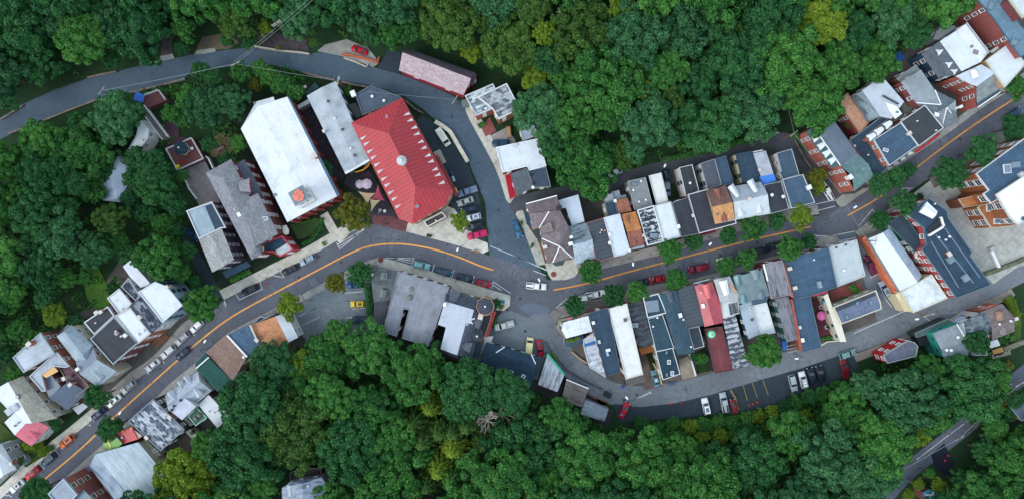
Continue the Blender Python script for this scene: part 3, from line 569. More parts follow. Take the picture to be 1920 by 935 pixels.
def make_building(b):
    t, zb = b['t'], b['zb']; P, hh = b['P'], b['hh']; n = len(P)
    c = sum(P, Vector())/n; e = max(range(n), key=lambda i: (P[(i+1)%n]-P[i]).to_2d().length); d = (P[(e+1)%n]-P[e]).to_2d()
    rz = math.atan2(d.y, d.x); root = empty(b['name'], (c.x, c.y, zb), rz); tag(root, b['label'], b['cat'], b.get('group'))
    Mi = Matrix.Rotation(-rz, 4, 'Z') @ Matrix.Translation((-c.x, -c.y, -zb)); L = lambda p: Mi @ Vector((p[0], p[1], p[2] if len(p) > 2 else zb))
    Q = [L(p) for p in P]                                   # local outline
    RM = b['roof']; WM = b['wall']; faces = []              # faces: (material index, [local points])
    mats = [RM]
    def mi(m):
        if m not in mats: mats.append(m)
        return mats.index(m)
    wallP, gables = None, []
    if 'faces' in b:
        for m, f in b['faces']: faces.append((mi(m or RM), [L(p) for p in V3(t, f, zb)]))
        wi = b.get('wi', .12)
    elif 'ridge' in b:
        rh = b['rh']; hm = hh[0]; R = [L(W(*p, zb+hm+rh)) for p in PT(t, b['ridge'])]; wi = .28
        asg = [min(range(len(R)), key=lambda k: (R[k]-q).to_2d().length) for q in Q]
        if 'asg' in b: asg = b['asg'] if not b['rev'] else b['asg'][::-1]
        gab = b.get('gable', True)
        r2 = b.get('r2'); rd = (R[-1]-R[0]).to_2d()
        for i in range(n):                                  # snap ridge ends onto gable edges
            j = (i+1)%n
            if asg[i] == asg[j] and gab and sum(1 for a in asg if a == asg[i]) == 2:
                k = asg[i]; ed = (Q[j]-Q[i]).to_2d(); tt = (R[k]-Q[i]).to_2d().dot(ed)/ed.length_squared; tt = min(.95, max(.05, tt))
                R[k] = Vector((Q[i].x+ed.x*tt, Q[i].y+ed.y*tt, R[k].z))
        for i in range(n):
            j = (i+1)%n; a, bb = asg[i], asg[j]
            if a == bb:
                if gab and sum(1 for q in asg if q == a) == 2: gables.append((i, j, R[a])); continue
                pts = [Q[i], Q[j], R[a]]
            else:
                pts = [Q[i], Q[j]] + [R[k] for k in (range(bb, a-1, -1) if bb > a else range(bb, a+1))]
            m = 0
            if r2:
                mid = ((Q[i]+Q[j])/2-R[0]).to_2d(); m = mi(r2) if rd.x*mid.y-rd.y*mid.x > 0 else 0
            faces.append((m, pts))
    flat = not faces
    Qc = [q.to_2d() for q in Q]
    # ---- walls
    wp = inset(Qc, .06 if flat else wi); bm = bmesh.new()
    prism(bm, wp, -.35 - (1.5 if b.get('hill') else 0), [h - (.02 if flat else .14) for h in hh], top=False)
    for i, j, r in gables:
        a, bq = wp[i], wp[j]; q = Vector((r.x, r.y)); ed = (bq-a); tt = (q-a).dot(ed)/ed.length_squared; q = a+ed*tt
        vs = [bm.verts.new((a.x, a.y, hh[i]-.14)), bm.verts.new((bq.x, bq.y, hh[j]-.14)), bm.verts.new((q.x, q.y, r.z-.14))]; bm.faces.new(vs)
    obj('wall', bm, WM, root)
    # ---- roof
    bm = bmesh.new()
    if flat:
        prism(bm, inset(Qc, .02), hh[0]-.22, hh[0], bottom=True); roof = obj('roof', bm, mats, root)
        rim = b.get('rim', 'self')
        if rim is not None:
            rm = RM if rim == 'self' else rim; bm = bmesh.new(); w = b.get('rw', .26 if rim != 'self' else .2)
            ring(bm, inset(Qc, -.03), inset(Qc, w), hh[0]-.3, hh[0]+b.get('rz', .28)); obj('parapet', bm, rm, root)
    else:
        for m, pts in faces: bm.faces.new([bm.verts.new(p) for p in pts]).material_index = m
        bmesh.ops.remove_doubles(bm, verts=bm.verts, dist=.02); bm.normal_update()
        for f in bm.faces:
            if f.normal.z < 0: f.normal_flip()
        thicken(bm, .16); roof = obj('roof', bm, mats, root)
    tris = []
    for m, pts in (faces or [(0, Q)]):
        for k in range(1, len(pts)-1): tris.append((pts[0], pts[k], pts[k+1]))
    def zat(x, y):
        best = None
        for A, Bq, Cq in tris:
            dn = (Bq.y-Cq.y)*(A.x-Cq.x)+(Cq.x-Bq.x)*(A.y-Cq.y)
            if abs(dn) < 1e-9: continue
            u = ((Bq.y-Cq.y)*(x-Cq.x)+(Cq.x-Bq.x)*(y-Cq.y))/dn; v = ((Cq.y-A.y)*(x-Cq.x)+(A.x-Cq.x)*(y-Cq.y))/dn
            if u >= -.02 and v >= -.02 and u+v <= 1.02:
                z = u*A.z+v*Bq.z+(1-u-v)*Cq.z; best = z if best is None else max(best, z)
        return best if best is not None else max(hh)
    def on_roof(x, y, up=0.0):
        z = max(hh)
        for _ in range(4):
            p = L(W(*T(t, x, y), zb+z+up)); z = zat(p.x, p.y)
        return Vector((p.x, p.y, z))
    # ---- windows on the exposed walls that face the middle of the photo
    if b.get('win', 1):
        ww, wh, fc = b.get('ww', .9), b.get('wh', 1.45), b.get('fc', (222,224,226)); sp = b.get('sp', 2.7); cnt = 0
        for i in range(n):
            j = (i+1)%n; a, q = wp[i], wp[j]; ed = q-a; Ln = ed.length
            if Ln < 1.9: continue
            u = ed/Ln; no = Vector((u.y, -u.x)); cr, sr = math.cos(rz), math.sin(rz); nw = Vector((no.x*cr-no.y*sr, no.x*sr+no.y*cr)); mid = (P[i]+P[j])/2
            if nw.dot(-mid.to_2d()) < .04*mid.to_2d().length: continue
            k = max(1, int((Ln-.9)/sp)); hmin = min(hh[i], hh[j]); fl = b.get('fl', max(1, int((hmin-.3)/2.9)))
            for f in range(fl):
                z = hmin - 1.25 - (wh-1.45)/2 - f*2.95 - b.get('wd', 0)
                if z < .9: break
                for m in range(k):
                    if cnt >= b.get('wmax', 70): break
                    pt = a+u*(Ln*(m+.5)/k); wx = c.x+pt.x*cr-pt.y*sr+nw.x*.7; wy = c.y+pt.x*sr+pt.y*cr+nw.y*.7
                    if covered(wx, wy, z+zb-.9, b): continue
                    place_window(root, pt.x, pt.y, z, math.atan2(u.y, u.x)+math.pi, ww, wh, fc); cnt += 1
    # ---- chimneys: x y [height above roof, size]
    for q in b.get('ch', ()):
        x, y = q[0], q[1]; up = q[2] if len(q) > 2 else 1.3; sz = q[3] if len(q) > 3 else .8; cm = q[4] if len(q) > 4 else M('brick', (158,86,66))
        p = on_roof(x, y, up); bm = bmesh.new(); box(bm, p.x, p.y, p.z-1.6, p.z+up, sz, sz*.75); ch = obj('chimney', bm, cm, root)
        bm = bmesh.new(); box(bm, p.x, p.y, p.z+up, p.z+up+.14, sz+.2, sz*.75+.2); ring_c = obj('chimney_cap', bm, q[5] if len(q) > 5 else M('plain', (196,190,184)), ch)
    for q in b.get('vt', ()):                                # white or dark vent domes
        p = on_roof(q[0], q[1]); r = (q[2] if len(q) > 2 else .32); bm = bmesh.new(); tube(bm, (p.x,p.y,p.z-.1), (p.x,p.y,p.z+.45), r*.7, n=8); tube(bm, (p.x,p.y,p.z+.45), (p.x,p.y,p.z+.68), r, r*.6, n=8)
        obj('roof_vent', bm, q[3] if len(q) > 3 else WHITE, root)
    for q in b.get('sk', ()):                                # skylights / hatches: x y w l
        p = on_roof(q[0], q[1]); w, l = q[2], q[3]; an = math.radians(q[4]) if len(q) > 4 else 0; bm = bmesh.new(); box(bm, p.x, p.y, p.z-.2, p.z+.28, w, l, an); s_ = obj('skylight', bm, q[5] if len(q) > 5 else WHITE, root)
        bm = bmesh.new(); box(bm, p.x, p.y, p.z+.2, p.z+.32, w-.3, l-.3, an); obj('skylight_pane', bm, SKYG, s_)
    for q in b.get('ac', ()):                                # roof machines: x y w l
        p = on_roof(q[0], q[1]); bm = bmesh.new(); box(bm, p.x, p.y, p.z-.05, p.z+.9, q[2], q[3]); box(bm, p.x, p.y, p.z+.9, p.z+1.0, q[2]*.6, q[3]*.6)
        obj('air_conditioner', bm, q[4] if len(q) > 4 else M('plain', (176,182,190)), root)
    for q in b.get('dm', ()):                                # dormers: front x y, rear x y, width m, roof mat, top rise
        x1, y1, x2, y2, w, dmat = q[:6]; p1, p2 = on_roof(x1, y1, .7), on_roof(x2, y2); hi = max(p1.z, p2.z)
        up = q[6] if len(q) > 6 else 1.3
        zt = max(p2.z+.05, p1.z+up); zw = zt-.45; dr = (p1-p2).to_2d(); ln = dr.length
        if ln < .3: continue
        u = dr/ln; v = Vector((-u.y, u.x))*w/2; f = p1.to_2d(); r_ = p2.to_2d(); bm = bmesh.new()
        zlo = min(p1.z, p2.z)-.25
        a0, a1, r0, r1 = f+v, f-v, r_+v*.6, r_-v*.6
        vs = [bm.verts.new((*k, zz)) for k, zz in ((a0,zlo),(a1,zlo),(r1,zlo),(r0,zlo),(a0,zw),(a1,zw),(r1,zw),(r0,zw))]; tp = bm.verts.new((*f, zt))
        for k in ((1,0,4,5),(0,3,7,4),(2,1,5,6),(3,2,6,7)): bm.faces.new([vs[m] for m in k])
        bm.faces.new((vs[4], tp, vs[5])); bmesh.ops.recalc_face_normals(bm, faces=bm.faces)
        dm = obj('dormer', bm, q[7] if len(q) > 7 else WHITE, root)
        if w < 2.1:
            bm = bmesh.new(); ww_ = v*.52; ff2 = f+u*.03; zb_ = zlo+.35
            if zw-.1 > zb_+.2: bm.faces.new([bm.verts.new((*k, zz)) for k, zz in ((ff2+ww_, zb_), (ff2-ww_, zb_), (ff2-ww_, zw-.05), (ff2+ww_, zw-.05))]); obj('pane', bm, GLASS, dm)
            else: bm.free()
        bm = bmesh.new(); o_ = .16; f2 = f+u*.22
        A0, A1, R0, R1 = f2+v*(1+o_), f2-v*(1+o_), r_+v*.25, r_-v*.25
        pts = [bm.verts.new((*A0, zw-.05)), bm.verts.new((*f2, zt+.05)), bm.verts.new((*r_, zt+.05)), bm.verts.new((*(r_+v*.8), zw-.05)), bm.verts.new((*A1, zw-.05)), bm.verts.new((*(r_-v*.8), zw-.05))]
        bm.faces.new((pts[0], pts[1], pts[2], pts[3])); bm.faces.new((pts[1], pts[4], pts[5], pts[2]))
        bm.normal_update()
        for ff_ in bm.faces:
            if ff_.normal.z < 0: ff_.normal_flip()
        thicken(bm, .1); obj('dormer_roof', bm, dmat, dm)
    for q in b.get('caps', ()):                              # light ridge caps x y z x y z
        a, q2 = [L(p) for p in V3(t, q[:6], zb)]; bm = bmesh.new(); dd = (q2-a).to_2d().normalized(); v = Vector((-dd.y, dd.x))*.14
        up = Vector((0,0,.05)); vs = [bm.verts.new(p+up) for p in (a+Vector((*v,0)), a-Vector((*v,0)), q2-Vector((*v,0)), q2+Vector((*v,0)))]; bm.faces.new(vs)
        r_ = bmesh.ops.extrude_face_region(bm, geom=list(bm.faces)); bmesh.ops.translate(bm, vec=(0,0,.08), verts=[g for g in r_['geom'] if isinstance(g, bmesh.types.BMVert)]); bmesh.ops.recalc_face_normals(bm, faces=bm.faces)
        obj('ridge_cap', bm, q[6] if len(q) > 6 else WHITE, roof)
    for q in b.get('ex', ()):                                # extra slabs: (part name, material, flat x y z list, thickness)
        nm, m, f, th = q[:4]; pts = [L(p) for p in V3(t, f, zb)]; bm = bmesh.new(); fc_ = bm.faces.new([bm.verts.new(p) for p in pts]); bm.normal_update()
        if fc_.normal.z < 0: fc_.normal_flip()
        thicken(bm, th); obj(nm, bm, m, root)
    b['root'] = root; b['L'] = L; b['on_roof'] = on_roof
    return root
# ---------------------------------------------------------------- building data, traced from the photograph
BRK, BRK2, BRKD = M('brick', (142,74,62)), M('brick', (170,96,74)), M('brick', (112,44,46))
WW = M('siding', (226,228,228)); CRM = M('siding', (206,200,180)); TAN = M('siding', (176,160,134)); GRYW = M('siding', (150,156,162)); DKW = M('plain', (52,54,60)); SAGE = M('siding', (160,168,152))
R_W = M('white', (204,212,220)); R_W2 = M('white', (202,208,216)); R_LG = M('membrane', (168,178,190)); R_G = M('membrane', (122,128,138)); R_BK = M('membrane', (44,48,58)); R_NV = M('membrane', (40,62,82)); R_NV2 = M('membrane', (58,84,104))
R_SL = M('membrane', (68,82,100)); S_BR = M('shingle', (134,118,118)); S_OR = M('shingle', (184,130,96)); S_RB = M('shingle', (142,92,80)); S_GR = M('shingle', (132,136,144)); S_NV = M('shingle', (44,70,90)); S_DG = M('shingle', (66,72,84))
# ---- far lower left
B('white house with a small red porch at the left edge', 'i', [-260,380,20,320,180,590,-100,780], 7, R_W2, GRYW, ridge=[-60,370,50,700], rh=1.6, ch=[(120,540,.9)],
  ex=[('porch_roof', M('seam',(44,80,86)), [-60,700,3.6,60,625,3.6,110,665,3.2,-20,790,3.2], .15), ('porch_roof', M('plain',(150,60,64)), [80,470,3.2,120,440,3.2,160,485,3.0,120,515,3.0], .15)])
B('white and beige gabled house with a pink mansard front', 'f', [-100,200,260,25,645,500,240,560], 7.5, R_W, CRM, ridge=[65,35,350,490], rh=2.2, r2=M('shingle', (158,156,146)), sk=[(205,255,.9,.9,40,M('flat',(90,96,96)))],
  ac=[(190,370,1.6,1.6),(130,410,1.8,2.2)])
B('pink mansard front of the white and beige house beside the pavement', 'f', [50,545,250,357,350,492,550,600,350,812,165,690], [8,8,8,6.6,6.6,8], R_W, WW, faces=[(None,[50,545,8.4,250,357,8.4,350,492,8.4,165,690,8.4]),
  (M('seam',(196,92,112)),[165,690,8.4,350,492,8.4,550,600,6.7,350,812,6.7])], dm=[(400,710,330,640,1.5,M('seam',(196,92,112)),.9)], vt=[(180,580,.3,M('plain',(150,90,90))),(220,545,.25,M('plain',(120,120,120)))], sp=2.2)
B('brick house with a stained pale grey flat roof', 'e', [150,535,460,255,620,490,270,705], 9.2, R_LG, BRK, ch=[(320,385,2.2,1.2)], rim=M('plain',(150,162,170)))
B('lower pale grey roof joined to the brick house', 'e', [335,745,560,540,645,475,785,635,740,648,600,632,470,730,520,912,482,915], 8.4, M('membrane',(158,166,178)), BRK, rim=M('plain',(168,176,186)), ex=[('terrace', M('plain',(206,164,110)), [470,735,8.5,600,632,8.5,655,690,8.5,520,765,8.5], .1)], fc=(230,232,236))
B('orange brick wing with paired white windows', 'e', [660,640,760,590,1010,860,860,980], 5.6, M('membrane',(96,66,76)), BRK2, rim=M('plain',(120,110,112)), ww=1.2)
B('small house with grey rear slope and two chimneys', 'f', [480,75,575,10,685,145,600,232,550,268], 7.2, M('seam',(96,108,126)), BRKD, rim=None, ch=[(715,55,1.4,.9,M('brick',(170,150,140)))])
B('house with a dark blue metal shed roof by the round tree', 'f', [555,270,770,80,985,205,760,410], [7.4,7.4,5.4,5.4], M('seam',(62,80,104)), BRKD, faces=[(None,[555,270,7.4,770,80,7.4,985,205,5.4,760,410,5.4])], ch=[(785,125,1.2,.9,M('brick',(180,150,140)))],
  ex=[('porch_roof', M('plain',(176,178,190)), [810,385,3.2,930,330,3.2,985,370,3.0,880,460,3.0], .15)])
B('pale blue grey hipped roof behind the cream house', 'e', [635,300,800,170,1045,395,965,570,850,575], 9.5, M('membrane',(140,156,168)), CRM, ridge=[720,245,935,510], rh=1.6, gable=False)
B('small slate lean-to behind the pale blue roof', 'e', [695,225,815,115,880,180,800,172,650,262], 5, M('seam',(120,136,148)), SAGE, rim=None)
B('sage sided rear building with white windows', 'e', [805,175,885,185,940,235,1020,310,1045,395,900,270], 5.5, M('membrane',(120,132,138)), SAGE, rim=None)
B('cream house with pale blue grey mansard and central dormer', 'e', [895,722,850,578,965,572,1050,415,1085,560,1315,695,1100,870], [8.4,9.4,9.4,9.4,9.6,8.0,8.0], M('membrane',(136,150,162)), CRM,
  faces=[(M('membrane',(116,126,144)),[895,722,8.4,850,578,9.5,965,572,9.5,1050,415,9.5,1085,560,9.6]),(None,[895,722,8.4,1085,560,9.6,1315,695,8,1100,870,8])], dm=[(1130,775,1050,680,1.6,M('membrane',(150,164,176)),.8,CRM)], ch=[(868,668,.6,.8,WHITE,WHITE)])
B('flat black roof with white edges above the street', 'e', [1020,325,1290,75,1550,375,1275,615], 9.6, R_BK, BRKD, rim=M('plain',(140,152,160)), ac=[(1325,262,.9,.9,M('plain',(170,150,150))),(1420,285,.9,.9,WHITE)], vt=[(1370,295,.3),(1310,240,.3)], group='flat roofed row on the lower left street')
B('rear black flat roof with a white left parapet', 'g', [110,800,375,622,452,725,225,937], 8.2, R_BK, M('plain',(190,196,200)), rim=M('plain',(196,202,206)), ch=[(240,690,1.1,.9,WHITE),(290,685,1.1,.9)], vt=[(245,805,.25)], group='flat roofed row on the lower left street')
B('long white flat roof between two black ones', 'g', [455,728,628,632,860,925,710,1045], 9.6, R_W, BRK2, rim=M('plain',(170,174,172)), ch=[(720,745,1.0,1.0,WHITE)], vt=[(780,895,.45),(720,940,.45)], group='flat roofed row on the lower left street')
B('white rear roof stepping down to the gardens', 'g', [370,530,505,420,650,592,515,722], 8.2, R_W, BRKD, rim=M('plain',(190,192,196)), vt=[(540,650,.3),(470,555,.2)], group='flat roofed row on the lower left street')
B('black flat roof with patches of worn white coating', 'g', [628,607,750,508,985,805,868,918], 9.6, M('blocks',(130,138,150),(34,42,56)), WW, rim=M('plain',(60,70,84)), group='flat roofed row on the lower left street')
B('low dark mottled rear roof beneath the spreading tree', 'g', [525,400,610,300,745,508,690,560], 7.6, M('blocks',(130,138,150),(34,42,56)), WW, rim=M('plain',(150,160,170)), group='flat roofed row on the lower left street')
B('white rear roof half hidden by the spreading tree', 'g', [540,175,625,105,850,365,745,412,620,290], 8.2, R_W2, WW, rim=None, group='flat roofed row on the lower left street')
B('white flat roof with light blue siding and small windows', 'g', [720,460,905,345,1040,398,1215,610,990,803], 10.4, R_W, M('siding',(150,180,196)), rim=M('plain',(196,204,212)), ch=[(1035,405,1.0,.8,M('brick',(180,170,150)))], fc=(54,66,84), sp=2.3, group='flat roofed row on the lower left street')
# ---- lower side of the street, lower left
B('low square roof covered in worn white and black blocks', 'h', [485,530,765,282,1120,625,850,865], 6.5, M('blocks',(180,188,200),(58,68,82)), DKW, rim=M('plain',(116,126,138)), ch=[(945,490,1.0,1.0),(685,718,.9,.9,M('brick',(130,90,80)))])
B('narrow cream roofed passage beside the blocky worn roof', 'h', [795,300,900,265,1215,570,1118,622], 3.2, M('membrane',(178,178,162)), CRM, rim=None, win=0)
B('cream roofed strip with white pipes below the blocky roof', 'i', [1560,290,1640,262,1815,440,1712,492], 3.4, M('membrane',(176,172,154)), CRM, rim=None, win=0, ex=[('pipe', WHITE, [1665,405,3.7,1750,360,3.7,1755,372,3.7,1672,420,3.7], .2), ('pipe', WHITE, [1680,430,3.7,1775,385,3.7,1780,395,3.7,1686,442,3.7], .2)])
B('silver metal roof with three dormers on the street side', 'h', [895,250,1265,-30,1420,190,1060,500], 6.2, M('stain',(176,188,202),(120,134,152)), WW, ridge=[950,390,1290,75], rh=2.4, dm=[(960,205,1020,300,1.3,R_LG,.9),(1060,90,1100,180,1.3,R_LG,.9),(1130,30,1190,110,1.3,R_LG,.9),(1300,240,1215,160,1.6,R_LG,.9)])
B('pale flat roof annex behind the silver dormered roof', 'h', [953,405,1100,258,1245,367,1085,522], 8.2, M('membrane',(178,184,200)), WW, rim=None, vt=[(1078,295,.4,M('flat',(40,44,52))),(1005,360,.4,M('flat',(40,44,52))),(980,405,.4,M('flat',(40,44,52)))])
B('green roof deck with two small tables', 'h', [1160,480,1250,367,1372,490,1245,585], 5, M('membrane',(58,108,92)), DKW, name='deck_building', rim=M('plain',(140,180,170)), ac=[(1250,500,1.0,1.0,M('plain',(110,110,104))),(1290,460,1.0,1.0,M('plain',(110,110,104)))])
B('white rear roof reaching under the forest edge', 'h', [1265,345,1385,235,1610,470,1490,620], 5.6, R_W, M('plain',(120,84,84)), rim=None, vt=[(1400,420,.15,M('flat',(60,60,66))),(1460,430,.15,M('flat',(60,60,66)))])
B('small cream shed with round vents below the blocky roof', 'h', [1120,650,1180,620,1320,740,1240,775], 3.0, M('membrane',(150,160,150)), CRM, name='shed', rim=None, win=0, ac=[(1210,655,.9,.9,M('flat',(40,44,50))),(1255,700,.9,.7,WHITE)])
B('dark green roofed house between silver and brown roofs', 'j', [155,722,280,600,565,905,410,1045], 6.3, M('shingle',(42,84,80)), SAGE, ridge=[175,785,310,652], rh=1.5, caps=[(168,778,7.9,310,652,7.9)])
B('plain brown shingled roof beside the main street', 'j', [285,605,490,410,740,650,578,920], 7, M('shingle',(136,112,104)), TAN, vt=[(708,650,.45)], rim=None)
B('blue slate roof between brown and orange roofs', 'j', [515,405,745,285,885,500,740,650], 7.4, M('shingle',(74,98,124)), CRM, rim=None, ex=[('coping', WHITE, [503,412,7.9,520,405,7.9,745,648,7.9,728,655,7.9], .5),('coping', M('plain',(200,190,180)), [760,290,7.9,783,300,7.9,850,450,7.9,835,455,7.9], .5)], ch=[(845,462,1.0,1.0,M('plain',(120,124,130)))])
B('orange cedar shingled roof with a bright white side slope', 'j', [780,295,1178,150,1310,430,930,640], 6.8, S_OR, WW, ridge=[1045,160,1215,500], rh=1.0, r2=R_W, wi=.15)
B('low building with a black bay roof at the pavement', 'j', [820,262,870,208,905,190,935,205,1045,160,1050,172,790,296], 4.2, M('flat',(38,42,50)), GRYW, rim=M('plain',(150,156,166)), win=0)
B('small red roofed shop with orange wall boxes', 'i', [1290,190,1480,135,1550,262,1392,312], 6.2, M('seam',(186,58,66)), BRKD, sk=[(1372,245,1.1,.8,20,M('flat',(50,60,70)))], rim=None, name='shop', cat='shop', ex=[('side_roof', M('plain',(184,160,150)), [1480,135,5.9,1600,225,5.9,1552,262,5.9], .2), ('sign_box', M('flat',(226,120,50)), [1355,170,6.6,1385,160,6.6,1395,180,6.6,1365,188,6.6], .3), ('sign_box', M('flat',(226,120,50)), [1450,135,6.6,1485,128,6.6,1490,150,6.6,1460,152,6.6], .3)])
B('lime green mansard corner joined to the red shop', 'i', [1160,300,1275,192,1310,240,1375,310,1250,430,1165,362], [5.4,5.4,7.2,7.2,5.4,5.4], M('seam',(138,176,104)), BRKD, name='shop', cat='shop', faces=[(None,[1160,300,5.2,1275,192,5.2,1310,240,7.2,1235,310,7.8]),(None,[1310,240,7.2,1375,310,7.2,1235,310,7.8]),(None,[1375,310,7.2,1250,430,5.2,1235,310,7.8]),(None,[1250,430,5.2,1165,362,5.2,1235,310,7.8]),(None,[1165,362,5.2,1160,300,5.2,1235,310,7.8])],
  caps=[(1175,262,6.2,1240,315,7.8,M('plain',(214,216,120))),(1235,310,7.8,1255,425,5.4,M('plain',(214,216,120)))])
B('large weathered grey blue metal gable at bottom left', 'i', [1005,572,1070,420,1555,296,2000,840,1420,1120], 6.2, M('stain',(150,168,186),(84,104,124)), CRM, ridge=[1072,432,1600,1080], rh=2.6, asg=[0,0,0,1,1], gable=False, r2=M('stain',(190,204,214),(150,168,182)), win=0)
B('brick building with paired windows at the bottom edge', 'i', [545,872,716,702,872,884,700,1060], 10.6, M('seam',(98,118,142)), BRK, rim=M('plain',(160,178,192)), ww=1.3, sp=3.2, fc=(206,196,180), wall_k=1)
B('brick rear wing with a teal roof at the bottom edge', 'i', [822,940,935,820,1110,1010,980,1150], 9, M('seam',(72,108,122)), BRKD, rim=None, ww=1.2, sp=3.4, fc=(196,186,170))
# ---- church hall, mansion, purple house
B('purple sided house rear with a pale flat roof', 'z2', [555,45,695,-5,772,138,745,140,625,200], 9, M('stain',(150,170,184),(122,142,160)), M('siding',(88,80,104)), rim=M('plain',(190,196,200)), wmax=24, ww=.7, wh=1.2, sp=2.2, fc=(190,196,204), ex=[('roof_strip', R_NV, [655,20,9.03,697,5,9.03,765,130,9.03,710,150,9.03], .02)])
B('purple house front with weathered grey shingle roof and porch', 'z2', [622,203,745,140,815,312,695,380], 9, M('shingle',(156,158,158)), M('siding',(88,80,104)), ridge=[690,172,760,345], rh=.8, gable=False, ww=.7, wh=1.2, sp=2.4, fc=(190,196,204), ex=[('porch_roof', S_NV, [752,378,4.2,885,320,4.2,908,345,4.0,770,415,4.0], .15)])
B('large grey hip roofed mansion with red trim', 'P', [386,324.5,433,298.5,468,369.5,483.5,362.5,521,438,489,459,490.5,476,472,487], 11, M('shingle',(130,132,142)), BRKD, name='mansion', cat='mansion', ridge=[418,334,451,403,470,428,478,462], rh=2.6, asg=[0,0,1,2,2,3,3,3], gable=False, r2=M('shingle',(140,142,148)),
  ch=[(448,402.5,.5,.9,WHITE,WHITE)], sk=[(497.5,410,1.3,1.0,60)], vt=[(441,393,.2)], dm=[(469,348,451,350,3.2,M('shingle',(138,140,146)),1.8,M('plain',(150,36,60)))], fc=(230,228,230), sp=3.0)
B('lower slate wing beside the grey mansion', 'c', [722,175,828,112,1062,556,985,605,890,535,700,200], 7.4, M('shingle',(98,108,124)), BRKD, rim=None, fc=(224,226,230))
B('entrance porch with dark flat roof and white bay in front of the grey mansion', 'z2', [965,230,1080,180,1140,255,1070,295,1030,270,985,268], 7, S_NV, M('plain',(170,60,76)), name='porch', cat='porch', rim=M('plain',(196,60,80)), rz=.5, win=1, fc=(230,230,232),
  ex=[('porch_roof', M('membrane',(170,180,186)), [1040,262,7.4,1110,218,7.4,1135,258,7.4,1060,290,7.4], .3), ('bay_roof', M('plain',(216,212,200)), [1082,128,6,1100,122,6,1115,150,6,1112,172,6,1095,178,6,1080,160,6], .3)])
B('big white roofed church hall with red brick front', 'P', [451.5,241.8,480,190.9,512.6,181.7,515,188.6,538.4,181.7,632,368.4,538.6,416.8], 9, R_W, M('brick',(172,52,44)), name='church', cat='church', ridge=[483,200,589,390], rh=2.8, asg=[0,0,0,0,0,1,1], gable=False, r2=M('white',(234,236,240)),
  ch=[(589.5,291,2.2,1.3)], vt=[(516,366,.45,M('plain',(130,134,140))),(479,194,.4,M('plain',(120,120,120)))], sp=3.4, wh=2.3, wd=.6, ww=1.1, fl=1, ex=[('gutter', M('flat',(70,100,124)), [539,181.5,8.9,543,184,8.9,637,366,8.9,632,368.4,8.9], .5)])
B('long pale grey flat roof beside the church hall', 'P', [575.1,180,629.4,152.5,691.7,298.3,646.7,324.2], 7.4, M('membrane',(164,172,182)), M('siding',(86,128,136)), ridge=[602,166,669,311], rh=.7, vt=[(616,190.5,.4,M('flat',(80,70,74))),(643,243.5,.4,M('flat',(80,70,74))),(666,291.5,.4,M('flat',(80,70,74))),(628.5,222.5,.35),(658,279,.35)], ch=[(607,246,1.5,.7,M('plain',(170,180,188)))], ex=[('cornice', WHITE, [646,323,7.6,692,298,7.6,693,302,7.6,648,327,7.6], .3)])
B('arched orange canopy at the foot of the pale grey roof', 'o', [255,190,285,190,360,165,410,120,430,85,450,90,425,135,370,180,290,205], 3.6, M('flat',(226,160,44)), DKW, name='canopy', cat='canopy', rim=None, win=0)
B('small dark green shed by the upper road', 'd', [800,125,900,32,952,80,812,165], 3.2, M('shingle',(54,84,88)), M('siding',(100,60,60)), name='shed', cat='shed', rim=None, ch=[(790,80,1.0,.7)], win=0)
B('little white lean-to next to the church hall wall', 'd', [700,290,830,212,845,262,715,328], 3.2, R_W, GRYW, name='shed', cat='shed', rim=None, win=0)
B('dark grey flat roof touching the red ribbed roof', 'P', [666,177.5,695.2,160.8,750,181,754,186,680.3,216.7], 6, M('membrane',(66,80,98)), DKW, vt=[(698.5,181.5,.45),(720.5,189.5,.45)], rim=M('plain',(84,92,102)), ac=[(663,177,1.3,1.6,WHITE)])
DL = [(678.6,259.3),(684.4,270.1),(691,284.3),(697.6,295.8),(704.3,309.2),(710.1,321.7),(717.3,335.9),(723.4,347.6),(730.1,361.7),(736.8,373.4),(743.5,387.6)]
DR = [(765.2,212.8),(771,224.4),(778.6,238.2),(783.6,250.1),(791,264.8),(796.7,276.3),(804.4,290.6),(810.2,301.7),(817.9,316.4),(822.9,327.1),(830.6,341.8)]
B('large red ribbed-roof hall with rows of white eyebrow vents', 'P', [658.4,231,754.5,183.2,849.5,358.5,835,385.5,773.5,420.5,747.5,410], 8.6, M('rib',(170,44,54)), M('brick',(176,150,120)), name='hall', cat='hall', ridge=[728,250,778.5,350], rh=4.8, asg=[0,0,1,1,1,1], gable=False, wi=.5, sk=[(782,387,1.2,1.2,25,M('flat',(206,60,70))),(725.5,219,1.1,.9,-25,M('flat',(206,60,70)))], fl=1,
  caps=[(728,250,13.5,778.5,350,13.5,M('flat',(190,70,84)))])
B('low dark red annex along the right side of the red hall', 'o', [1165,25,1205,5,1440,452,1392,472,1372,408], 4.4, M('seam',(116,34,44)), BRKD, rim=None, name='annex', win=0, ex=[('sign_strip', M('flat',(226,150,50)), [1398,375,4.8,1408,370,4.8,1432,425,4.8,1422,430,4.8], .2)])
B('black canopied entrance with white frame before the red hall', 'o', [1045,752,1252,645,1302,702,1090,815], 4.4, M('membrane',(50,56,66)), M('plain',(120,60,60)), name='entrance', cat='entrance', rim=M('plain',(214,206,196)), win=0, vt=[(1185,742,.3,M('flat',(240,196,140)))])
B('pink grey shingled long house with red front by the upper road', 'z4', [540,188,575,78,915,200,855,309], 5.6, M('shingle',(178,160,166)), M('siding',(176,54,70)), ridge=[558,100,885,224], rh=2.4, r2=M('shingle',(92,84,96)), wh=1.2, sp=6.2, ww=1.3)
B('small rear gable right of the pink shingled house', 'O', [1345,450,1405,485,1360,600,1310,590], 4.5, M('shingle',(110,98,108)), M('siding',(150,40,60)), name='annex', rim=None)
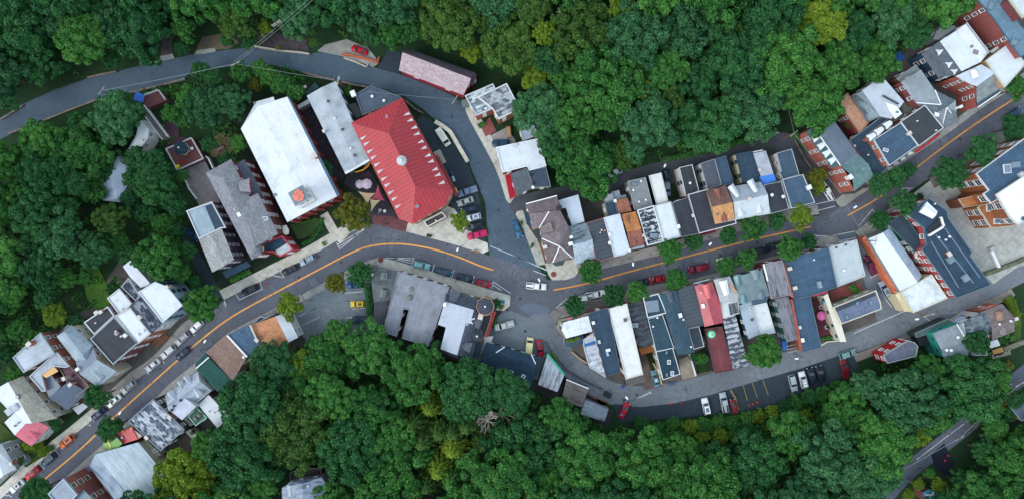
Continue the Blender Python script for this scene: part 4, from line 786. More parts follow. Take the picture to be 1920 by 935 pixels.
CHK = M('blocks',(196,206,212),(86,98,106))
B('brick house with a white checkered roof, lower left part', 'p', [190,240,505,104,532,155,335,256,500,388,315,465], 7.2, CHK, BRK2, rim=M('plain',(190,196,200)), fc=(226,226,222), vt=[(425,385,.35)])
B('brick house with a grey checkered roof, upper right part', 'p', [335,256,660,100,810,385,570,505,500,388], 8, M('blocks',(170,178,184),(72,80,88)), BRK2, rim=M('plain',(206,210,212)), fc=(226,226,222), group='checkered roof pair')
B('pale blue flat roof shaded by the forest edge', 'p', [745,435,910,395,1012,685,840,745], 5.2, M('white',(166,180,198)), GRYW, rim=M('plain',(190,196,202)), vt=[(785,580,.3)])
B('bright white flat roof with red brick left wall', 'q', [540,40,1020,-62,1105,250,915,300,890,253,615,322], 6.6, R_W, M('brick',(168,56,50)), rim=M('plain',(214,220,226)), ch=[(755,10,.6,.8,M('flat',(40,50,60)))], ww=1.0)
B('sage house with grey gravel roof and a red awning', 'q', [700,335,890,260,958,490,765,585], 6.2, M('gravel',(84,90,98)), SAGE, rim=None, ex=[('awning', M('gravel',(150,24,42)), [640,352,3.2,703,338,4.2,765,588,4.2,694,622,3.2], .12)], vt=[(955,490,.5)])
B('sage house right half with dark gravel roof', 'q', [890,300,1100,262,1156,482,958,492], 6.4, M('gravel',(58,70,84)), SAGE, rim=M('plain',(120,130,136)), rw=.15, vt=[(940,350,.4,M('flat',(30,36,44))),(960,445,.4,M('flat',(30,36,44)))])
B('large brown hipped roof house with white ridge lines', 'r', [155,135,505,42,545,210,635,385,695,735,400,805,325,520,310,410,235,425], 8, M('shingle',(124,112,116)), TAN, name='hotel', faces=[
  (M('shingle',(110,98,102)),[155,135,8,505,42,8,545,210,8.8,415,218,9.6,195,245,8.6]),(None,[195,245,8.6,415,218,9.6,305,405,8.8,235,425,8]),(None,[415,218,9.6,545,210,8.8,635,385,8.6,535,610,10.2,335,520,8.8,310,405,8.8]),
  (M('shingle',(112,102,104)),[325,520,8.8,535,610,10.2,455,790,8.1,400,805,8]),(M('shingle',(126,114,116)),[535,610,10.2,680,742,8.1,455,790,8.1]),(M('shingle',(112,102,106)),[635,385,8.6,695,735,8,680,742,8.1,535,610,10.2])],
  caps=[(415,220,9.7,305,405,8.9),(335,520,8.9,535,610,10.3),(535,610,10.3,458,790,8.2),(535,610,10.3,680,740,8.2),(155,135,8.1,505,42,8.1)], ch=[(530,180,1.2,1.4,M('plain',(220,222,224)),M('flat',(40,40,44))),(370,615,1.0,1.0),(658,580,.6,1.0,WHITE,WHITE)], dm=[(440,390,330,430,2.2,M('shingle',(134,124,124)),.9,M('shingle',(120,110,112)))],
  ex=[('bay_roof', S_NV, [143,268,6.2,180,205,6.2,222,390,6.2,165,365,6.2], .25),('bay_roof', M('seam',(44,60,72)), [258,425,6.2,305,412,6.2,330,545,6.2,290,560,6.2], .25),('bay_roof', M('seam',(40,66,76)), [450,795,6,600,760,6,575,820,5.8,490,832,5.8], .2),('terrace', M('paver',(120,84,70)), [300,565,3.2,340,560,3.2,395,780,3.2,372,790,3.2], .3)])
B('pale L shaped metal roof beside the brown hipped house', 'r', [520,95,745,28,817,335,672,378,605,180,555,185], 6.2, M('white',(186,198,212)), WW, rim=None, group='middle row rear buildings')
B('sunken dark roof inside the pale L shaped roof', 'r', [558,190,612,178,668,372,638,382], 3.2, M('plain',(60,74,80)), WW, name='annex', rim=None, win=0, group='middle row rear buildings')
B('two tone blue grey gabled roof beside the brown hipped house', 'r', [635,385,835,345,900,530,938,742,715,820,680,590], 7.2, M('shingle',(168,184,196)), WW, name='townhouse', faces=[(M('stain',(120,136,146),(50,66,80)),[635,385,7.4,835,345,7.4,905,532,9,680,595,9]),(None,[680,595,9,905,532,9,938,742,6.8,715,820,6.8])], wi=.15, ch=[(665,505,.5,.7,WHITE,WHITE),(660,580,.5,.8,WHITE,WHITE)])
ROWM = 'middle row of attached houses'
B('black ribbed metal roof in the middle row', 'r', [845,345,1030,290,1145,720,1000,770,940,740], 7.8, M('rib',(56,64,76)), BRK2, name='townhouse', group=ROWM, rim=M('plain',(140,90,92)), rw=.12, vt=[(1005,428,.25),(990,455,.2),(1040,432,.25,M('plain',(190,150,130)))])
B('white flat roof left of the cedar shingled house', 'r', [1030,290,1210,245,1325,655,1265,700,1150,725], 8.4, M('white',(196,206,220)), BRK2, name='townhouse', group=ROWM, rim=M('plain',(200,206,214)), rw=.12, ch=[(1098,475,.4,.7,WHITE,WHITE),(1098,570,.4,.7,WHITE,WHITE),(1320,655,.4,.6,WHITE,WHITE)])
B('small navy flat roof with a cream left wall', 'r', [1040,122,1160,95,1190,240,1075,277], 6.6, R_NV, CRM, name='annex', rim=M('plain',(70,90,104)))
B('tiny pale flat roof behind the navy one', 'r', [1043,32,1130,14,1150,92,1060,116], 4.6, M('white',(188,196,206)), CRM, name='annex', rim=None, win=0)
B('stepped pale grey extension at the alley', 'r', [1110,0,1205,-22,1222,40,1280,28,1290,66,1160,92], 3.8, M('membrane',(160,172,184)), GRYW, name='annex', rim=None, win=0)
B('cedar and red brown shingled house with two dormers', 'r', [1230,252,1390,218,1480,590,1325,622], 8, S_RB, BRK2, name='townhouse', group=ROWM, ridge=[1278,452,1448,418], rh=1.8, r2=M('shingle',(186,126,80)), wi=.12, dm=[(1300,275,1325,355,1.2,S_RB,.7,S_RB),(1385,585,1370,500,1.3,S_RB,.8,S_RB)], ch=[(1475,485,.8,.6),(1160,100,.6,.6,WHITE,WHITE)], ex=[('cornice', M('membrane',(150,160,174)), [1322,632,7.4,1485,592,7.4,1490,620,7.2,1325,652,7.2], .3)])
B('red brown shingled rear wing near the alley', 'r', [1160,92,1300,66,1345,215,1197,247], 7, M('shingle',(150,98,82)), BRK2, name='annex', rim=None)
B('flat roof mottled black and white with a dark skylight', 'r', [1405,205,1590,152,1703,556,1520,602], 8.3, M('patchy',(196,204,212),(36,46,58)), BRK, name='townhouse', group=ROWM, rim=M('plain',(206,212,218)), sk=[(1590,490,1.5,2.4,-15,M('flat',(36,44,54)))])
B('white flat roof right of the mottled one', 'r', [1600,155,1782,110,1890,502,1703,552], 8.3, R_W, BRK, name='townhouse', group=ROWM, rim=M('plain',(180,186,190)), rw=.15, ch=[(1872,388,.5,.8,WHITE,WHITE)])
B('long grey gravel roof with four white vents by the alley', 's', [340,300,540,258,620,578,415,622], 6.2, M('gravel',(126,132,138)), GRYW, name='townhouse', rim=M('plain',(150,156,160)), rw=.15, sk=[(412,332,1.1,1.6,-14,M('flat',(90,98,106)))], vt=[(488,298,.35),(402,400,.35),(466,530,.35),(543,510,.35)])
B('narrow white roof with a teal side wall by the alley', 's', [577,238,716,205,795,530,665,562], 6.6, M('white',(214,216,214)), M('siding',(40,66,72)), name='townhouse', rim=M('plain',(190,196,196)), rw=.12, win=0)
B('black flat roof right of the white roofs', 's', [840,542,1020,478,1140,885,942,926], 8.4, R_BK, BRK2, name='townhouse', group=ROWM, rim=M('plain',(120,126,134)), rw=.12, ch=[(912,806,.5,.8,WHITE,WHITE)])
B('wide black flat roof with white coping around it', 's', [1015,450,1240,388,1330,772,1550,728,1558,775,1140,886], 8.2, M('membrane',(50,52,62)), BRKD, name='townhouse', group=ROWM, rim=M('plain',(196,200,204)), rw=.18, rz=.4, ch=[(1075,685,.7,.7)], ex=[('awning', M('flat',(120,24,52)), [1150,885,3.4,1320,845,3.4,1330,870,3.0,1160,915,3.0], .12)])
B('black roofed rear house with a white wall and windows', 's', [918,147,1064,114,1142,410,993,470], 6.6, M('membrane',(48,52,60)), WW, name='townhouse', rim=M('plain',(190,194,198)), rw=.14, vt=[(1038,322,.4)], fc=(60,66,74), sp=4)
B('white sided rear house with a dark grey roof', 't', [77,342,238,290,315,580,160,632], 6.8, M('membrane',(76,82,96)), WW, name='townhouse', rim=M('plain',(150,156,164)), rw=.1, fc=(60,66,74), sp=3)
B('slate blue rear roof joined to the white sided house', 't', [240,288,362,254,452,570,318,585], 6.8, M('membrane',(54,76,98)), DKW, name='townhouse', rim=M('plain',(80,98,112)), rw=.1)
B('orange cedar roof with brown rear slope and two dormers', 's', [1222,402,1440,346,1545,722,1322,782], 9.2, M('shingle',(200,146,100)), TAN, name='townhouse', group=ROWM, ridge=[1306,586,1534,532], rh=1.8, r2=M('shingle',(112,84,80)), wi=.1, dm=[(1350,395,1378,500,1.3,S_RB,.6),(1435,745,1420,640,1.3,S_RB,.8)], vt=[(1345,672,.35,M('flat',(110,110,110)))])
B('silver grey double gabled roof with four dormers', 't', [385,607,760,545,838,690,862,905,635,938,470,970,452,775], [8.8,8.8,10.6,8.6,8.6,8.6,10.6], M('white',(188,198,206)), GRYW, name='townhouse', group=ROWM, faces=[(M('white',(150,160,172)),[385,607,8.8,760,545,8.8,838,690,10.6,452,775,10.6]),(None,[452,775,10.6,838,690,10.6,862,905,8.4,470,975,8.4])], wi=.1,
  dm=[(430,590,500,715,1.5,R_W2,.5),(650,530,700,660,1.5,R_W2,.5),(545,925,520,830,1.6,R_W2,.9),(755,880,740,790,1.5,R_W2,.9)], ch=[(630,738,.8,.9)], ex=[('cornice', M('seam',(40,84,92)), [635,935,8.2,850,885,8.2,858,905,8.0,640,960,8.0], .2)])
B('navy flat roof with a cream windowed wall behind', 't', [475,237,660,203,750,540,555,556], 7.2, R_NV, M('siding',(214,212,178)), name='townhouse', rim=M('plain',(50,76,94)), rw=.12, fc=(60,84,84), sp=3.2)
B('pale grey flat roof partly covered by a blue tarp', 't', [670,225,815,195,930,535,790,580], 7.4, M('seam',(164,170,182)), BRK2, name='townhouse', rim=None, ch=[(745,412,.7,.7)], ex=[('tarp', M('plain',(66,128,216)), [742,492,7.46,905,456,7.46,932,536,7.46,790,581,7.46], .03), ('coping', WHITE, [660,210,7.3,780,185,7.3,782,192,7.3,663,217,7.3], .3)])
B('black flat roof with two round white vents', 't', [790,582,985,540,1072,850,865,905], 8.7, R_BK, WW, name='townhouse', group=ROWM, rim=M('plain',(150,158,164)), rw=.12, vt=[(878,695,.5),(1003,713,.5)])
B('slate blue flat roof at the right end of the middle row', 't', [998,522,1228,463,1362,780,1100,846], 8.4, M('membrane',(60,82,104)), WW, name='townhouse', group=ROWM, rim=M('plain',(186,194,200)), rw=.12, ac=[(1290,610,1.2,1.2,WHITE)])
B('slate blue rear roof with white wall next to the alley bend', 't', [933,225,1102,178,1187,465,1005,520,960,440,985,430], 7.0, M('membrane',(58,80,98)), WW, name='townhouse', rim=M('plain',(160,172,180)), rw=.12, sp=3.5)
# ---- upper right
B('grey mansard building with brick gable and white roof dormers', 'B', [180,45,270,-10,460,-140,890,407,950,545,725,712,655,530,572,430,472,455], [7.4,10,10,10,8,8,10,10,7.4], M('membrane',(92,104,120)), M('brick',(170,86,66)), name='brick_building', cat='building', wi=.1,
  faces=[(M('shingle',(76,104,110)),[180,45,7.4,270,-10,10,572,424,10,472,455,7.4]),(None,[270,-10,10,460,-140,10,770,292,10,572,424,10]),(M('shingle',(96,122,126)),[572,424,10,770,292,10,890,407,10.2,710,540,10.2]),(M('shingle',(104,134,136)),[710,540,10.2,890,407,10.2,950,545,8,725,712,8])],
  dm=[(285,125,320,95,1.5,WHITE,.3),(350,215,388,182,1.5,WHITE,.3),(410,300,448,265,1.5,WHITE,.3),(472,382,510,345,1.5,WHITE,.3)], caps=[(270,-10,10.1,572,424,10.1)], ch=[(690,550,.7,1.1,WHITE,WHITE)], sp=2.9)
B('red house with a tan shingled roof against the forest', 'A', [530,365,650,268,885,610,785,715], 6.6, M('shingle',(186,142,116)), M('brick',(136,40,40)), rim=M('plain',(150,120,100)), rw=.12, sp=6)
B('pale metal roof with a darker streaked slope', 'A', [720,300,820,240,1040,75,1290,365,1150,560,1020,528,880,605], 7.4, M('white',(184,194,206)), GRYW, faces=[(None,[820,240,7.6,1040,75,7.6,1290,365,7.6,1150,560,7.6,1020,528,7.6]),(M('stain',(128,146,156),(50,70,84)),[720,300,5.8,820,240,7.6,1020,528,7.6,880,605,5.8])], wi=.1,
  ex=[('roof_ladder', M('plain',(60,64,72)), [1040,300,8,1060,290,8,1235,385,8,1220,400,8], .15),('terrace', WHITE, [1080,370,7.9,1200,410,7.9,1268,500,7.9,1190,560,7.9,1130,480,7.9], .2)], sk=[(1205,485,1.2,.9,40)])
B('green planted roof terrace with dark boxes between the roofs', 'A', [1110,600,1180,520,1280,480,1240,370,1280,340,1340,420,1430,390,1440,440,1180,600], 6.0, M('gravel',(84,90,84)), GRYW, name='annex', rim=None, sk=[(1405,455,1.5,1.0,35,M('flat',(60,66,70))),(1290,530,1.6,1.0,35,M('flat',(60,66,70)))], win=0)
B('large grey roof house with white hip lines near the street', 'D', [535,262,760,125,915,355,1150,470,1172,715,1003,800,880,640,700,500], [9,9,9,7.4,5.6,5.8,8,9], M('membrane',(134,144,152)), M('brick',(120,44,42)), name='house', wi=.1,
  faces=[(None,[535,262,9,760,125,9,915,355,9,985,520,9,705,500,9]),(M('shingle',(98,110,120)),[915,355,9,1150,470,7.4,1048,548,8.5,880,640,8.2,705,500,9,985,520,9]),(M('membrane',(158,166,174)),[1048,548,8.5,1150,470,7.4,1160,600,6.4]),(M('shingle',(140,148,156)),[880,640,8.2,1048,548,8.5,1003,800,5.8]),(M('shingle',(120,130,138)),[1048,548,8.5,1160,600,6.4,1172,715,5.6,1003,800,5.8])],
  caps=[(708,498,9.1,985,520,9.1),(985,520,9.1,915,355,9.1),(1048,550,8.6,1003,735,6.6),(1048,550,8.6,1100,615,7.4)], ch=[(935,630,.5,1.1,WHITE,WHITE)])
B('grey lean-to roof behind the large grey house', 'D', [485,220,695,75,742,135,530,258], 6.2, M('stain',(122,138,142),(96,110,116)), BRKD, name='annex', rim=M('plain',(160,170,172)), rw=.1)
B('black ribbed roof shop with red awnings', 'A', [1245,592,1520,403,1728,660,1450,866], 9, M('seam',(44,50,56)), BRK, name='shop', cat='shop', rim=M('plain',(196,202,206)), rw=.14, ch=[(1350,720,.8,1.0,M('plain',(200,170,160)))],
  ex=[('awning', M('plain',(196,44,62)), [1410,920,3.4,1530,835,3.4,1545,855,3.0,1425,945,3.0], .1),('awning', M('plain',(196,44,62)), [1540,835,3.4,1680,715,3.4,1692,735,3.0,1555,850,3.0], .1)], vt=[(1430,585,.2),(1640,690,.2)])
B('slate blue flat roof with brick left wall and white awnings', 'B', [945,135,1250,-58,1440,195,1120,425], 9, M('membrane',(58,82,104)), M('brick',(176,104,82)), name='shop', cat='shop', rim=M('plain',(190,200,208)), rw=.12, sk=[(1080,250,1.4,.8,-55)],
  ex=[('awning', WHITE, [1330,285,3.6,1375,262,3.6,1400,285,3.0,1345,312,3.0], .25),('awning', WHITE, [1250,345,3.6,1295,320,3.6,1315,345,3.0,1262,372,3.0], .25),('awning', WHITE, [1175,400,3.6,1215,375,3.6,1240,398,3.0,1190,425,3.0], .25),('awning', WHITE, [1100,455,3.6,1140,430,3.6,1165,455,3.0,1110,482,3.0], .25)])
B('grey rounded rear roof with three white dormers', 'A', [865,780,895,745,1130,570,1160,585,1155,620,960,740,900,805], 8.4, M('shingle',(120,124,126)), M('brick',(176,104,82)), name='annex', rim=None, win=0, dm=[(900,775,955,735,1.6,WHITE,.9),(985,715,1040,670,1.6,WHITE,.9),(1085,640,1135,600,1.6,WHITE,.9)])
B('low slate blue roof wrapped between the brick walls', 'A', [672,800,1062,510,1112,560,865,745,870,790,1105,1105,952,1235,770,950], 5.8, M('membrane',(52,74,94)), BRKD, name='shop', cat='shop', rim=M('plain',(150,166,176)), rw=.12, vt=[(878,965,.3),(725,865,.4)])
B('white flat roof with a bright right half at upper right', 'C', [975,465,1165,342,1280,250,1530,582,1430,692,1220,802], 9.2, M('white',(206,214,220)), GRYW, faces=[(None,[975,465,9.2,1165,342,9.4,1430,700,9.4,1220,802,9.2]),(M('white',(232,236,244)),[1165,342,9.4,1280,250,8.4,1530,582,8.4,1430,700,9.4])], wi=.1, sk=[(1370,590,1.3,1.1,40,M('flat',(150,90,80)))], vt=[(1320,528,.4,M('plain',(120,110,80)))])
B('dark mansard wing with three white dormers at upper right', 'C', [760,605,805,582,960,470,1220,802,1155,850,1005,858,960,882], [6.8,7.6,8.8,8.8,7.6,7.6,6.8], M('shingle',(88,98,108)), M('siding',(44,74,100)), wi=.1, faces=[(M('seam',(30,50,74)),[760,605,6.8,805,582,7.4,1005,858,7.4,960,882,6.8]),(None,[805,582,7.4,960,470,8.9,1220,802,8.9,1155,850,7.9,1005,858,7.4])],
  dm=[(960,585,1010,560,1.5,WHITE,.4),(1065,730,1115,700,1.5,WHITE,.4),(1125,810,1170,780,1.5,WHITE,.4)], ww=1.1)
B('pale grey roof corner touching the trees at upper right', 'C', [890,440,990,280,1140,290,1162,312,962,452], 5.2, M('stain',(150,160,168),(116,128,140)), GRYW, name='annex', rim=None)
B('old brick house with pale front roof and gravel slope', 'D', [1150,197,1440,66,1605,157,1650,375,1395,550,1375,490,1385,330,1310,285], [9,9,9,6.8,6.8,7.4,8.4,9], M('white',(190,200,212)), M('brick',(160,72,58)), wi=.1,
  faces=[(None,[1150,197,9,1440,66,9,1605,157,9,1385,312,9,1310,285,9]),(M('gravel',(128,136,138)),[1385,312,9,1605,157,9,1640,345,7,1390,500,7.2]),(M('seam',(54,78,90)),[1390,500,7.2,1640,345,7,1650,375,6.6,1395,550,6.6])], dm=[(1390,200,1335,130,1.9,WHITE,1.0)], ch=[(1210,540,.3,.7,WHITE,WHITE)], sp=3.0, wmax=12, caps=[(1395,550,6.8,1650,378,6.8)])
B('white flat roof with tan left wall at the right edge', 'D', [1490,20,1740,-165,1935,62,1700,322], 9.4, R_W, M('siding',(190,150,110)), rim=M('plain',(200,206,200)), rw=.12, win=0)
B('white metal roofed bay beside the brick corner', 'C', [1535,575,1665,490,1680,515,1560,600], 7, M('seam',(206,214,214)), GRYW, name='annex', rim=None, win=0)
B('tall brick building with blue grey sectioned roof at top right', 'C', [1385,-10,1560,-150,1700,20,1890,300,2100,500,1880,645,1578,212], 11.5, M('membrane',(98,128,148)), M('brick',(136,58,50)), name='brick_building', cat='building', rim=M('plain',(70,96,116)), rw=.14, rz=.1, sp=7, sk=[(1540,70,1.6,2.2,35,M('flat',(80,110,130))),(1800,480,1.8,1.6,35,M('flat',(80,110,130)))])
B('taller white roofed block in the top right corner', 'C', [1750,0,1900,205,2120,60,1950,-240], 15, R_W2, M('brick',(110,30,40)), name='brick_building', cat='building', rim=M('plain',(180,190,170)), win=0)
# ---- factory, right side
B('brown walled factory with a slate blue flat roof', 'E', [1375,515,1930,110,2200,350,1905,545,1600,745,1612,810,1540,848,1455,740,1515,700], 11, M('membrane',(58,84,108)), M('siding',(142,90,62)), name='factory', cat='factory', rim=M('plain',(206,208,206)), rw=.16, ww=1.7, wh=2.0, sp=3.2, sk=[(1725,460,2.0,2.4,-30),(1820,415,2.6,1.8,-30,M('flat',(70,92,110)))], ac=[(1870,525,1.2,1.2)])
B('bright white roofed block of the brown factory', 'E', [1600,747,1930,532,2260,900,1842,1088,1750,1000], 12, M('white',(236,240,248)), M('siding',(142,90,62)), name='factory', cat='factory', rim=M('plain',(200,206,206)), rw=.2, ww=1.7, wh=1.9, sp=3.4, vt=[(1900,1020,.6,M('flat',(40,90,96)))])
B('tan roofed loading annex of the brown factory', 'E', [1180,802,1452,740,1540,850,1245,897], 6, M('seam',(168,108,64)), M('siding',(120,76,56)), name='annex', rim=M('plain',(190,170,150)), rw=.1, win=0)
B('brown entrance wing with big white windows', 'F', [1395,170,1430,150,1560,125,1640,110,1790,380,1620,400,1540,400], 6.4, M('seam',(156,96,60)), M('siding',(146,88,56)), name='annex', rim=M('plain',(200,190,170)), rw=.12, ww=1.6, wh=1.8, sk=[(1525,190,1.5,1.6,-30),(1600,175,1.6,1.5,-30),(1605,330,1.5,1.5,-30),(1700,310,1.7,1.5,-30)])
B('long navy flat roof with white seam lines and red wall', 'P', [1696.8,400,1741,371.7,1775.2,395.9,1777,408.5,1821.9,472.5,1817.7,479.2,1857,533.4,1792.7,557.8,1727,466,1736,459,1731.5,427], 9, R_NV, M('brick',(170,44,48)), name='department_store', cat='store', rim=M('plain',(90,116,130)), rw=.12, ww=1.1, sp=2.5, fc=(236,236,236), wmax=60,
  ac=[(1780,486,1.8,1.8,M('plain',(110,130,140))),(1808,520,1.8,1.6,M('plain',(120,140,150)))], ch=[(1780,476,.9,1.2)], vt=[(1759,445,.3),(1772,449.5,.3),(1779,443.5,.35),(1751.5,382.5,.25)], dm=[(1731,389,1749,404,3.0,WHITE,1.5)],
  ex=[('roof_well', M('flat',(36,40,46)), [1738,430,9.35,1764,407,9.35,1770,424,9.35,1744,440,9.35], .1),('parapet_wall', WHITE, [1742,440,9.9,1768,424,9.9,1770,427,9.9,1744,443,9.9], .9),('parapet_wall', WHITE, [1764,407,9.9,1767,407,9.9,1772,424,9.9,1769,425,9.9], .9),('seam_strip', M('plain',(120,144,160)), [1745,453,9.03,1746,452,9.03,1798,538,9.03,1797,539,9.03], .02),('seam_strip', M('plain',(120,144,160)), [1754,440,9.03,1755,439,9.03,1826,530,9.03,1825,531,9.03], .02),('seam_strip', M('plain',(120,144,160)), [1771,428,9.03,1772,427,9.03,1838,520,9.03,1837,521,9.03], .02)])
B('lower dark roof with a green windowed wall beside the navy store', 'F', [375,350,565,250,690,430,800,600,740,648,690,665], 6.6, M('membrane',(44,60,74)), M('siding',(20,70,62)), name='shop', cat='shop', rim=M('plain',(70,96,100)), rw=.12, ww=1.0, sp=1.9, fc=(232,236,234))
B('pink trimmed link with white windows behind the metal roofs', 'F', [690,690,800,640,840,740,700,745], 5.2, M('plain',(196,160,148)), M('brick',(150,60,60)), name='annex', rim=WHITE, sp=2.2)
B('long white metal gabled roof with a ribbed blue grey slope', 'y', [1010,105,1250,-22,1612,520,1372,702], 5.6, M('white',(210,220,228)), GRYW, name='warehouse', cat='warehouse', ridge=[1163,18,1557,586], rh=1.6, r2=M('seam',(168,184,202)), wi=.12, win=0, gable=True)
B('white metal roof with a cream gable stepping down to the corner', 'y', [1375,705,1712,502,1892,770,1510,932], 6.6, M('seam',(206,214,220)), M('siding',(226,218,180)), name='warehouse', cat='warehouse', rim=M('plain',(216,214,190)), rw=.1, win=0)
B('cream corner shed below the orange wall', 'y', [1310,725,1362,700,1485,905,1420,922], 4.6, M('membrane',(214,206,176)), M('siding',(216,206,170)), name='shed', rim=None, win=0)
B('pale concrete flat roof with two round vents at the corner', 'y', [560,200,872,115,968,520,655,642], 6.2, M('white',(178,188,194)), GRYW, name='shop', cat='shop', rim=M('plain',(190,196,198)), rw=.14, vt=[(728,458,.45),(642,203,.3,M('flat',(60,60,66))),(748,173,.3,M('flat',(60,60,66)))])
B('large slate blue flat roof in the lower right row', 'y', [40,345,550,205,655,642,345,745,165,772], 7.2, M('membrane',(58,84,108)), BRK, name='shop', cat='shop', rim=M('plain',(80,108,124)), rw=.12, ac=[(450,615,1.0,1.8,M('plain',(130,150,164)))], ch=[(125,440,.7,1.0,M('plain',(226,190,186))),(185,655,.7,1.0,M('plain',(226,190,186)))], vt=[(390,340,.25)],
  ex=[('parapet_wall', M('brick',(170,92,76)), [50,375,7.9,65,375,7.9,170,755,7.9,140,755,7.9], .7),('awning', M('plain',(150,60,80)), [345,735,5,550,680,5,552,710,4.7,345,765,4.7], .1)])
B('slate blue rear wing running down to the lower road', 'P', [1484.4,561.8,1517.8,553.4,1539.4,650,1505.2,659.2], 6.2, M('membrane',(58,84,108)), BRK, name='shop', cat='shop', rim=M('plain',(90,116,132)), rw=.12, ex=[('parapet_wall', M('brick',(160,80,66)), [1483,560,6.9,1486,560,6.9,1505,656,6.9,1500,657,6.9], .7)], ch=[(1500,613,.6,.7),(1505,637,.7,.9,WHITE,WHITE)], win=0)
B('streaked grey metal roof with a brick party wall', 'w', [1030,90,1235,45,1335,430,1115,476], 8.2, M('stain',(136,136,146),(70,70,80)), M('brick',(130,44,56)), name='townhouse', rim=M('plain',(150,146,150)), rw=.12, ex=[('coping', WHITE, [1022,90,8.5,1040,88,8.5,1085,275,8.5,1070,277,8.5], .3)], group='lower right row of attached houses')
B('streaked grey rear roof stepping down to the lower road', 'P', [1453.5,560,1478.6,554.2,1497.8,635,1475.2,641], 6.4, M('stain',(128,128,140),(62,62,74)), M('siding',(60,110,108)), name='townhouse', rim=None, fc=(200,214,214), sp=2.3)
LRR = 'lower right row of attached houses'
B('grey green gravel roof with four dormers', 'w', [690,237,1010,152,1100,440,768,535], 8, M('gravel',(110,128,134)), M('siding',(110,140,146)), name='townhouse', group=LRR, rim=None, dm=[(930,160,945,260,1.8,M('gravel',(120,134,142)),1.0),(1005,470,995,395,1.5,M('gravel',(110,124,134)),1.0),(730,225,745,330,1.4,M('seam',(100,140,144)),1.0),(815,520,790,430,1.2,M('seam',(100,150,156)),1.0)])
B('dark teal wedge roof below the gravel roof', 'w', [890,492,1092,441,1062,516,910,552], 6.8, M('membrane',(62,90,108)), GRYW, name='annex', rim=None, win=0)
B('pale grey rear roof with an orange edged vent', 'w', [750,552,890,500,1003,870,862,930], 6, M('white',(160,174,188)), M('siding',(46,76,84)), name='townhouse', rim=None, vt=[(895,710,.4,M('flat',(80,70,50)))], sk=[(885,585,.8,.8,-15)])
B('white rear flat roof beside the pale grey one', 'w', [910,552,1060,517,1157,856,1003,886], 6.1, M('white',(206,212,216)), CRM, name='townhouse', rim=M('plain',(210,214,214)), rw=.1, vt=[(1010,650,.3)])
B('cream mansard front with a large white dormer', 'w', [470,260,650,222,748,440,745,500,540,512], [8,8,8,8,8], M('white',(168,174,176)), CRM, name='townhouse', group=LRR, ridge=[560,250,645,500], rh=.6, gable=False, wi=.1, dm=[(575,280,605,430,1.9,WHITE,1.2)], ex=[('brick_coping', M('plain',(196,150,110)), [610,290,8.6,625,290,8.6,735,395,8.5,700,400,8.5], .2)])
B('white flat roof section with a dark square patch', 'w', [540,512,748,440,758,640,570,702], 6.8, M('white',(200,206,208)), CRM, name='annex', rim=None, ex=[('roof_patch', M('patchy',(120,128,134),(56,62,70)), [633,535,6.86,738,512,6.86,755,632,6.86,655,660,6.86], .03)])
B('long low roof mottled white and black down to the lower road', 'P', [1355,597,1379.3,589.3,1403.5,684.3,1375,693.4], 5, M('patchy',(190,198,208),(66,74,86)), DKW, name='annex', rim=None, win=0)
B('faded red metal roof with a long dormer', 'w', [255,330,450,288,545,540,570,745,365,790,300,500], [8,8,7.6,7.4,7.4,7.6], M('seam',(176,72,84)), BRKD, name='townhouse', group=LRR, ridge=[352,310,390,480,470,765], rh=1.2, asg=[0,0,1,2,2,1], gable=False, wi=.1, dm=[(385,325,410,470,1.7,M('seam',(206,92,98)),.9)], ch=[(348,555,.7,1.0,M('flat',(200,50,50)),WHITE)], vt=[(322,405,.25)], ex=[('coping', M('plain',(196,214,224)), [245,300,7,420,255,7,422,262,7,248,308,7], .3)])
B('long brown red flat roof with a green parasol', 'x', [370,92,560,65,690,556,475,592], 4.6, M('membrane',(112,56,62)), DKW, name='annex', rim=M('plain',(90,70,72)), rw=.1, win=0)
B('dark corrugated roof left of the faded red one', 'w', [65,380,250,310,362,770,165,806], 7.2, M('rib',(60,70,80)), BRK, name='townhouse', group=LRR, rim=M('plain',(90,96,104)), rw=.1)
B('dark lean-to with white edges behind the corrugated roof', 'x', [180,90,300,65,360,290,243,325], 4.4, M('seam',(36,52,66)), WW, name='annex', rim=M('plain',(190,198,204)), rw=.14, win=0)
B('long teal slate roof with a small round dormer', 'P', [1234.6,551.7,1268.6,542.6,1302,659.2,1271,665], 7.2, M('shingle',(56,80,96)), CRM, name='townhouse', group=LRR, ridge=[1251.5,547,1286,662], rh=.5, dm=[(1254.5,549,1260,566,1.5,M('shingle',(90,98,110)),.7,M('shingle',(90,98,110)))], ch=[(1275.5,590.5,.6,1.0,WHITE,WHITE)], vt=[(1280.5,598,.3),(1295,649,.3)])
B('small dark roof terrace with a white parapet', 'u', [1110,402,1282,355,1372,575,1160,628], 6.8, M('membrane',(40,66,80)), CRM, name='townhouse', group=LRR, rim=M('plain',(206,214,218)), rw=.2, rz=.5, sk=[(1210,500,3.4,4.0,-15,M('shingle',(56,84,92)))])
B('long slate roof behind the small dark terrace', 'P', [1214.5,596.5,1242,588.5,1263.5,651.5,1229.5,658.5], 6.4, M('shingle',(50,76,90)), CRM, name='townhouse', rim=M('plain',(190,200,206)), rw=.14, vt=[(1232,594.5,.3),(1224,611,.3)])
B('navy rear roof with four small skylights', 'v', [1255,350,1445,308,1530,600,1335,667], 6.2, M('shingle',(36,62,78)), CRM, name='townhouse', rim=M('plain',(206,210,212)), rw=.14, sk=[(1375,360,1.0,.7,-15,M('flat',(60,80,92))),(1403,467,1.2,.9,-15),(1440,592,1.2,.9,-15),(1378,608,1.1,.7,-15,M('flat',(60,80,92)))])
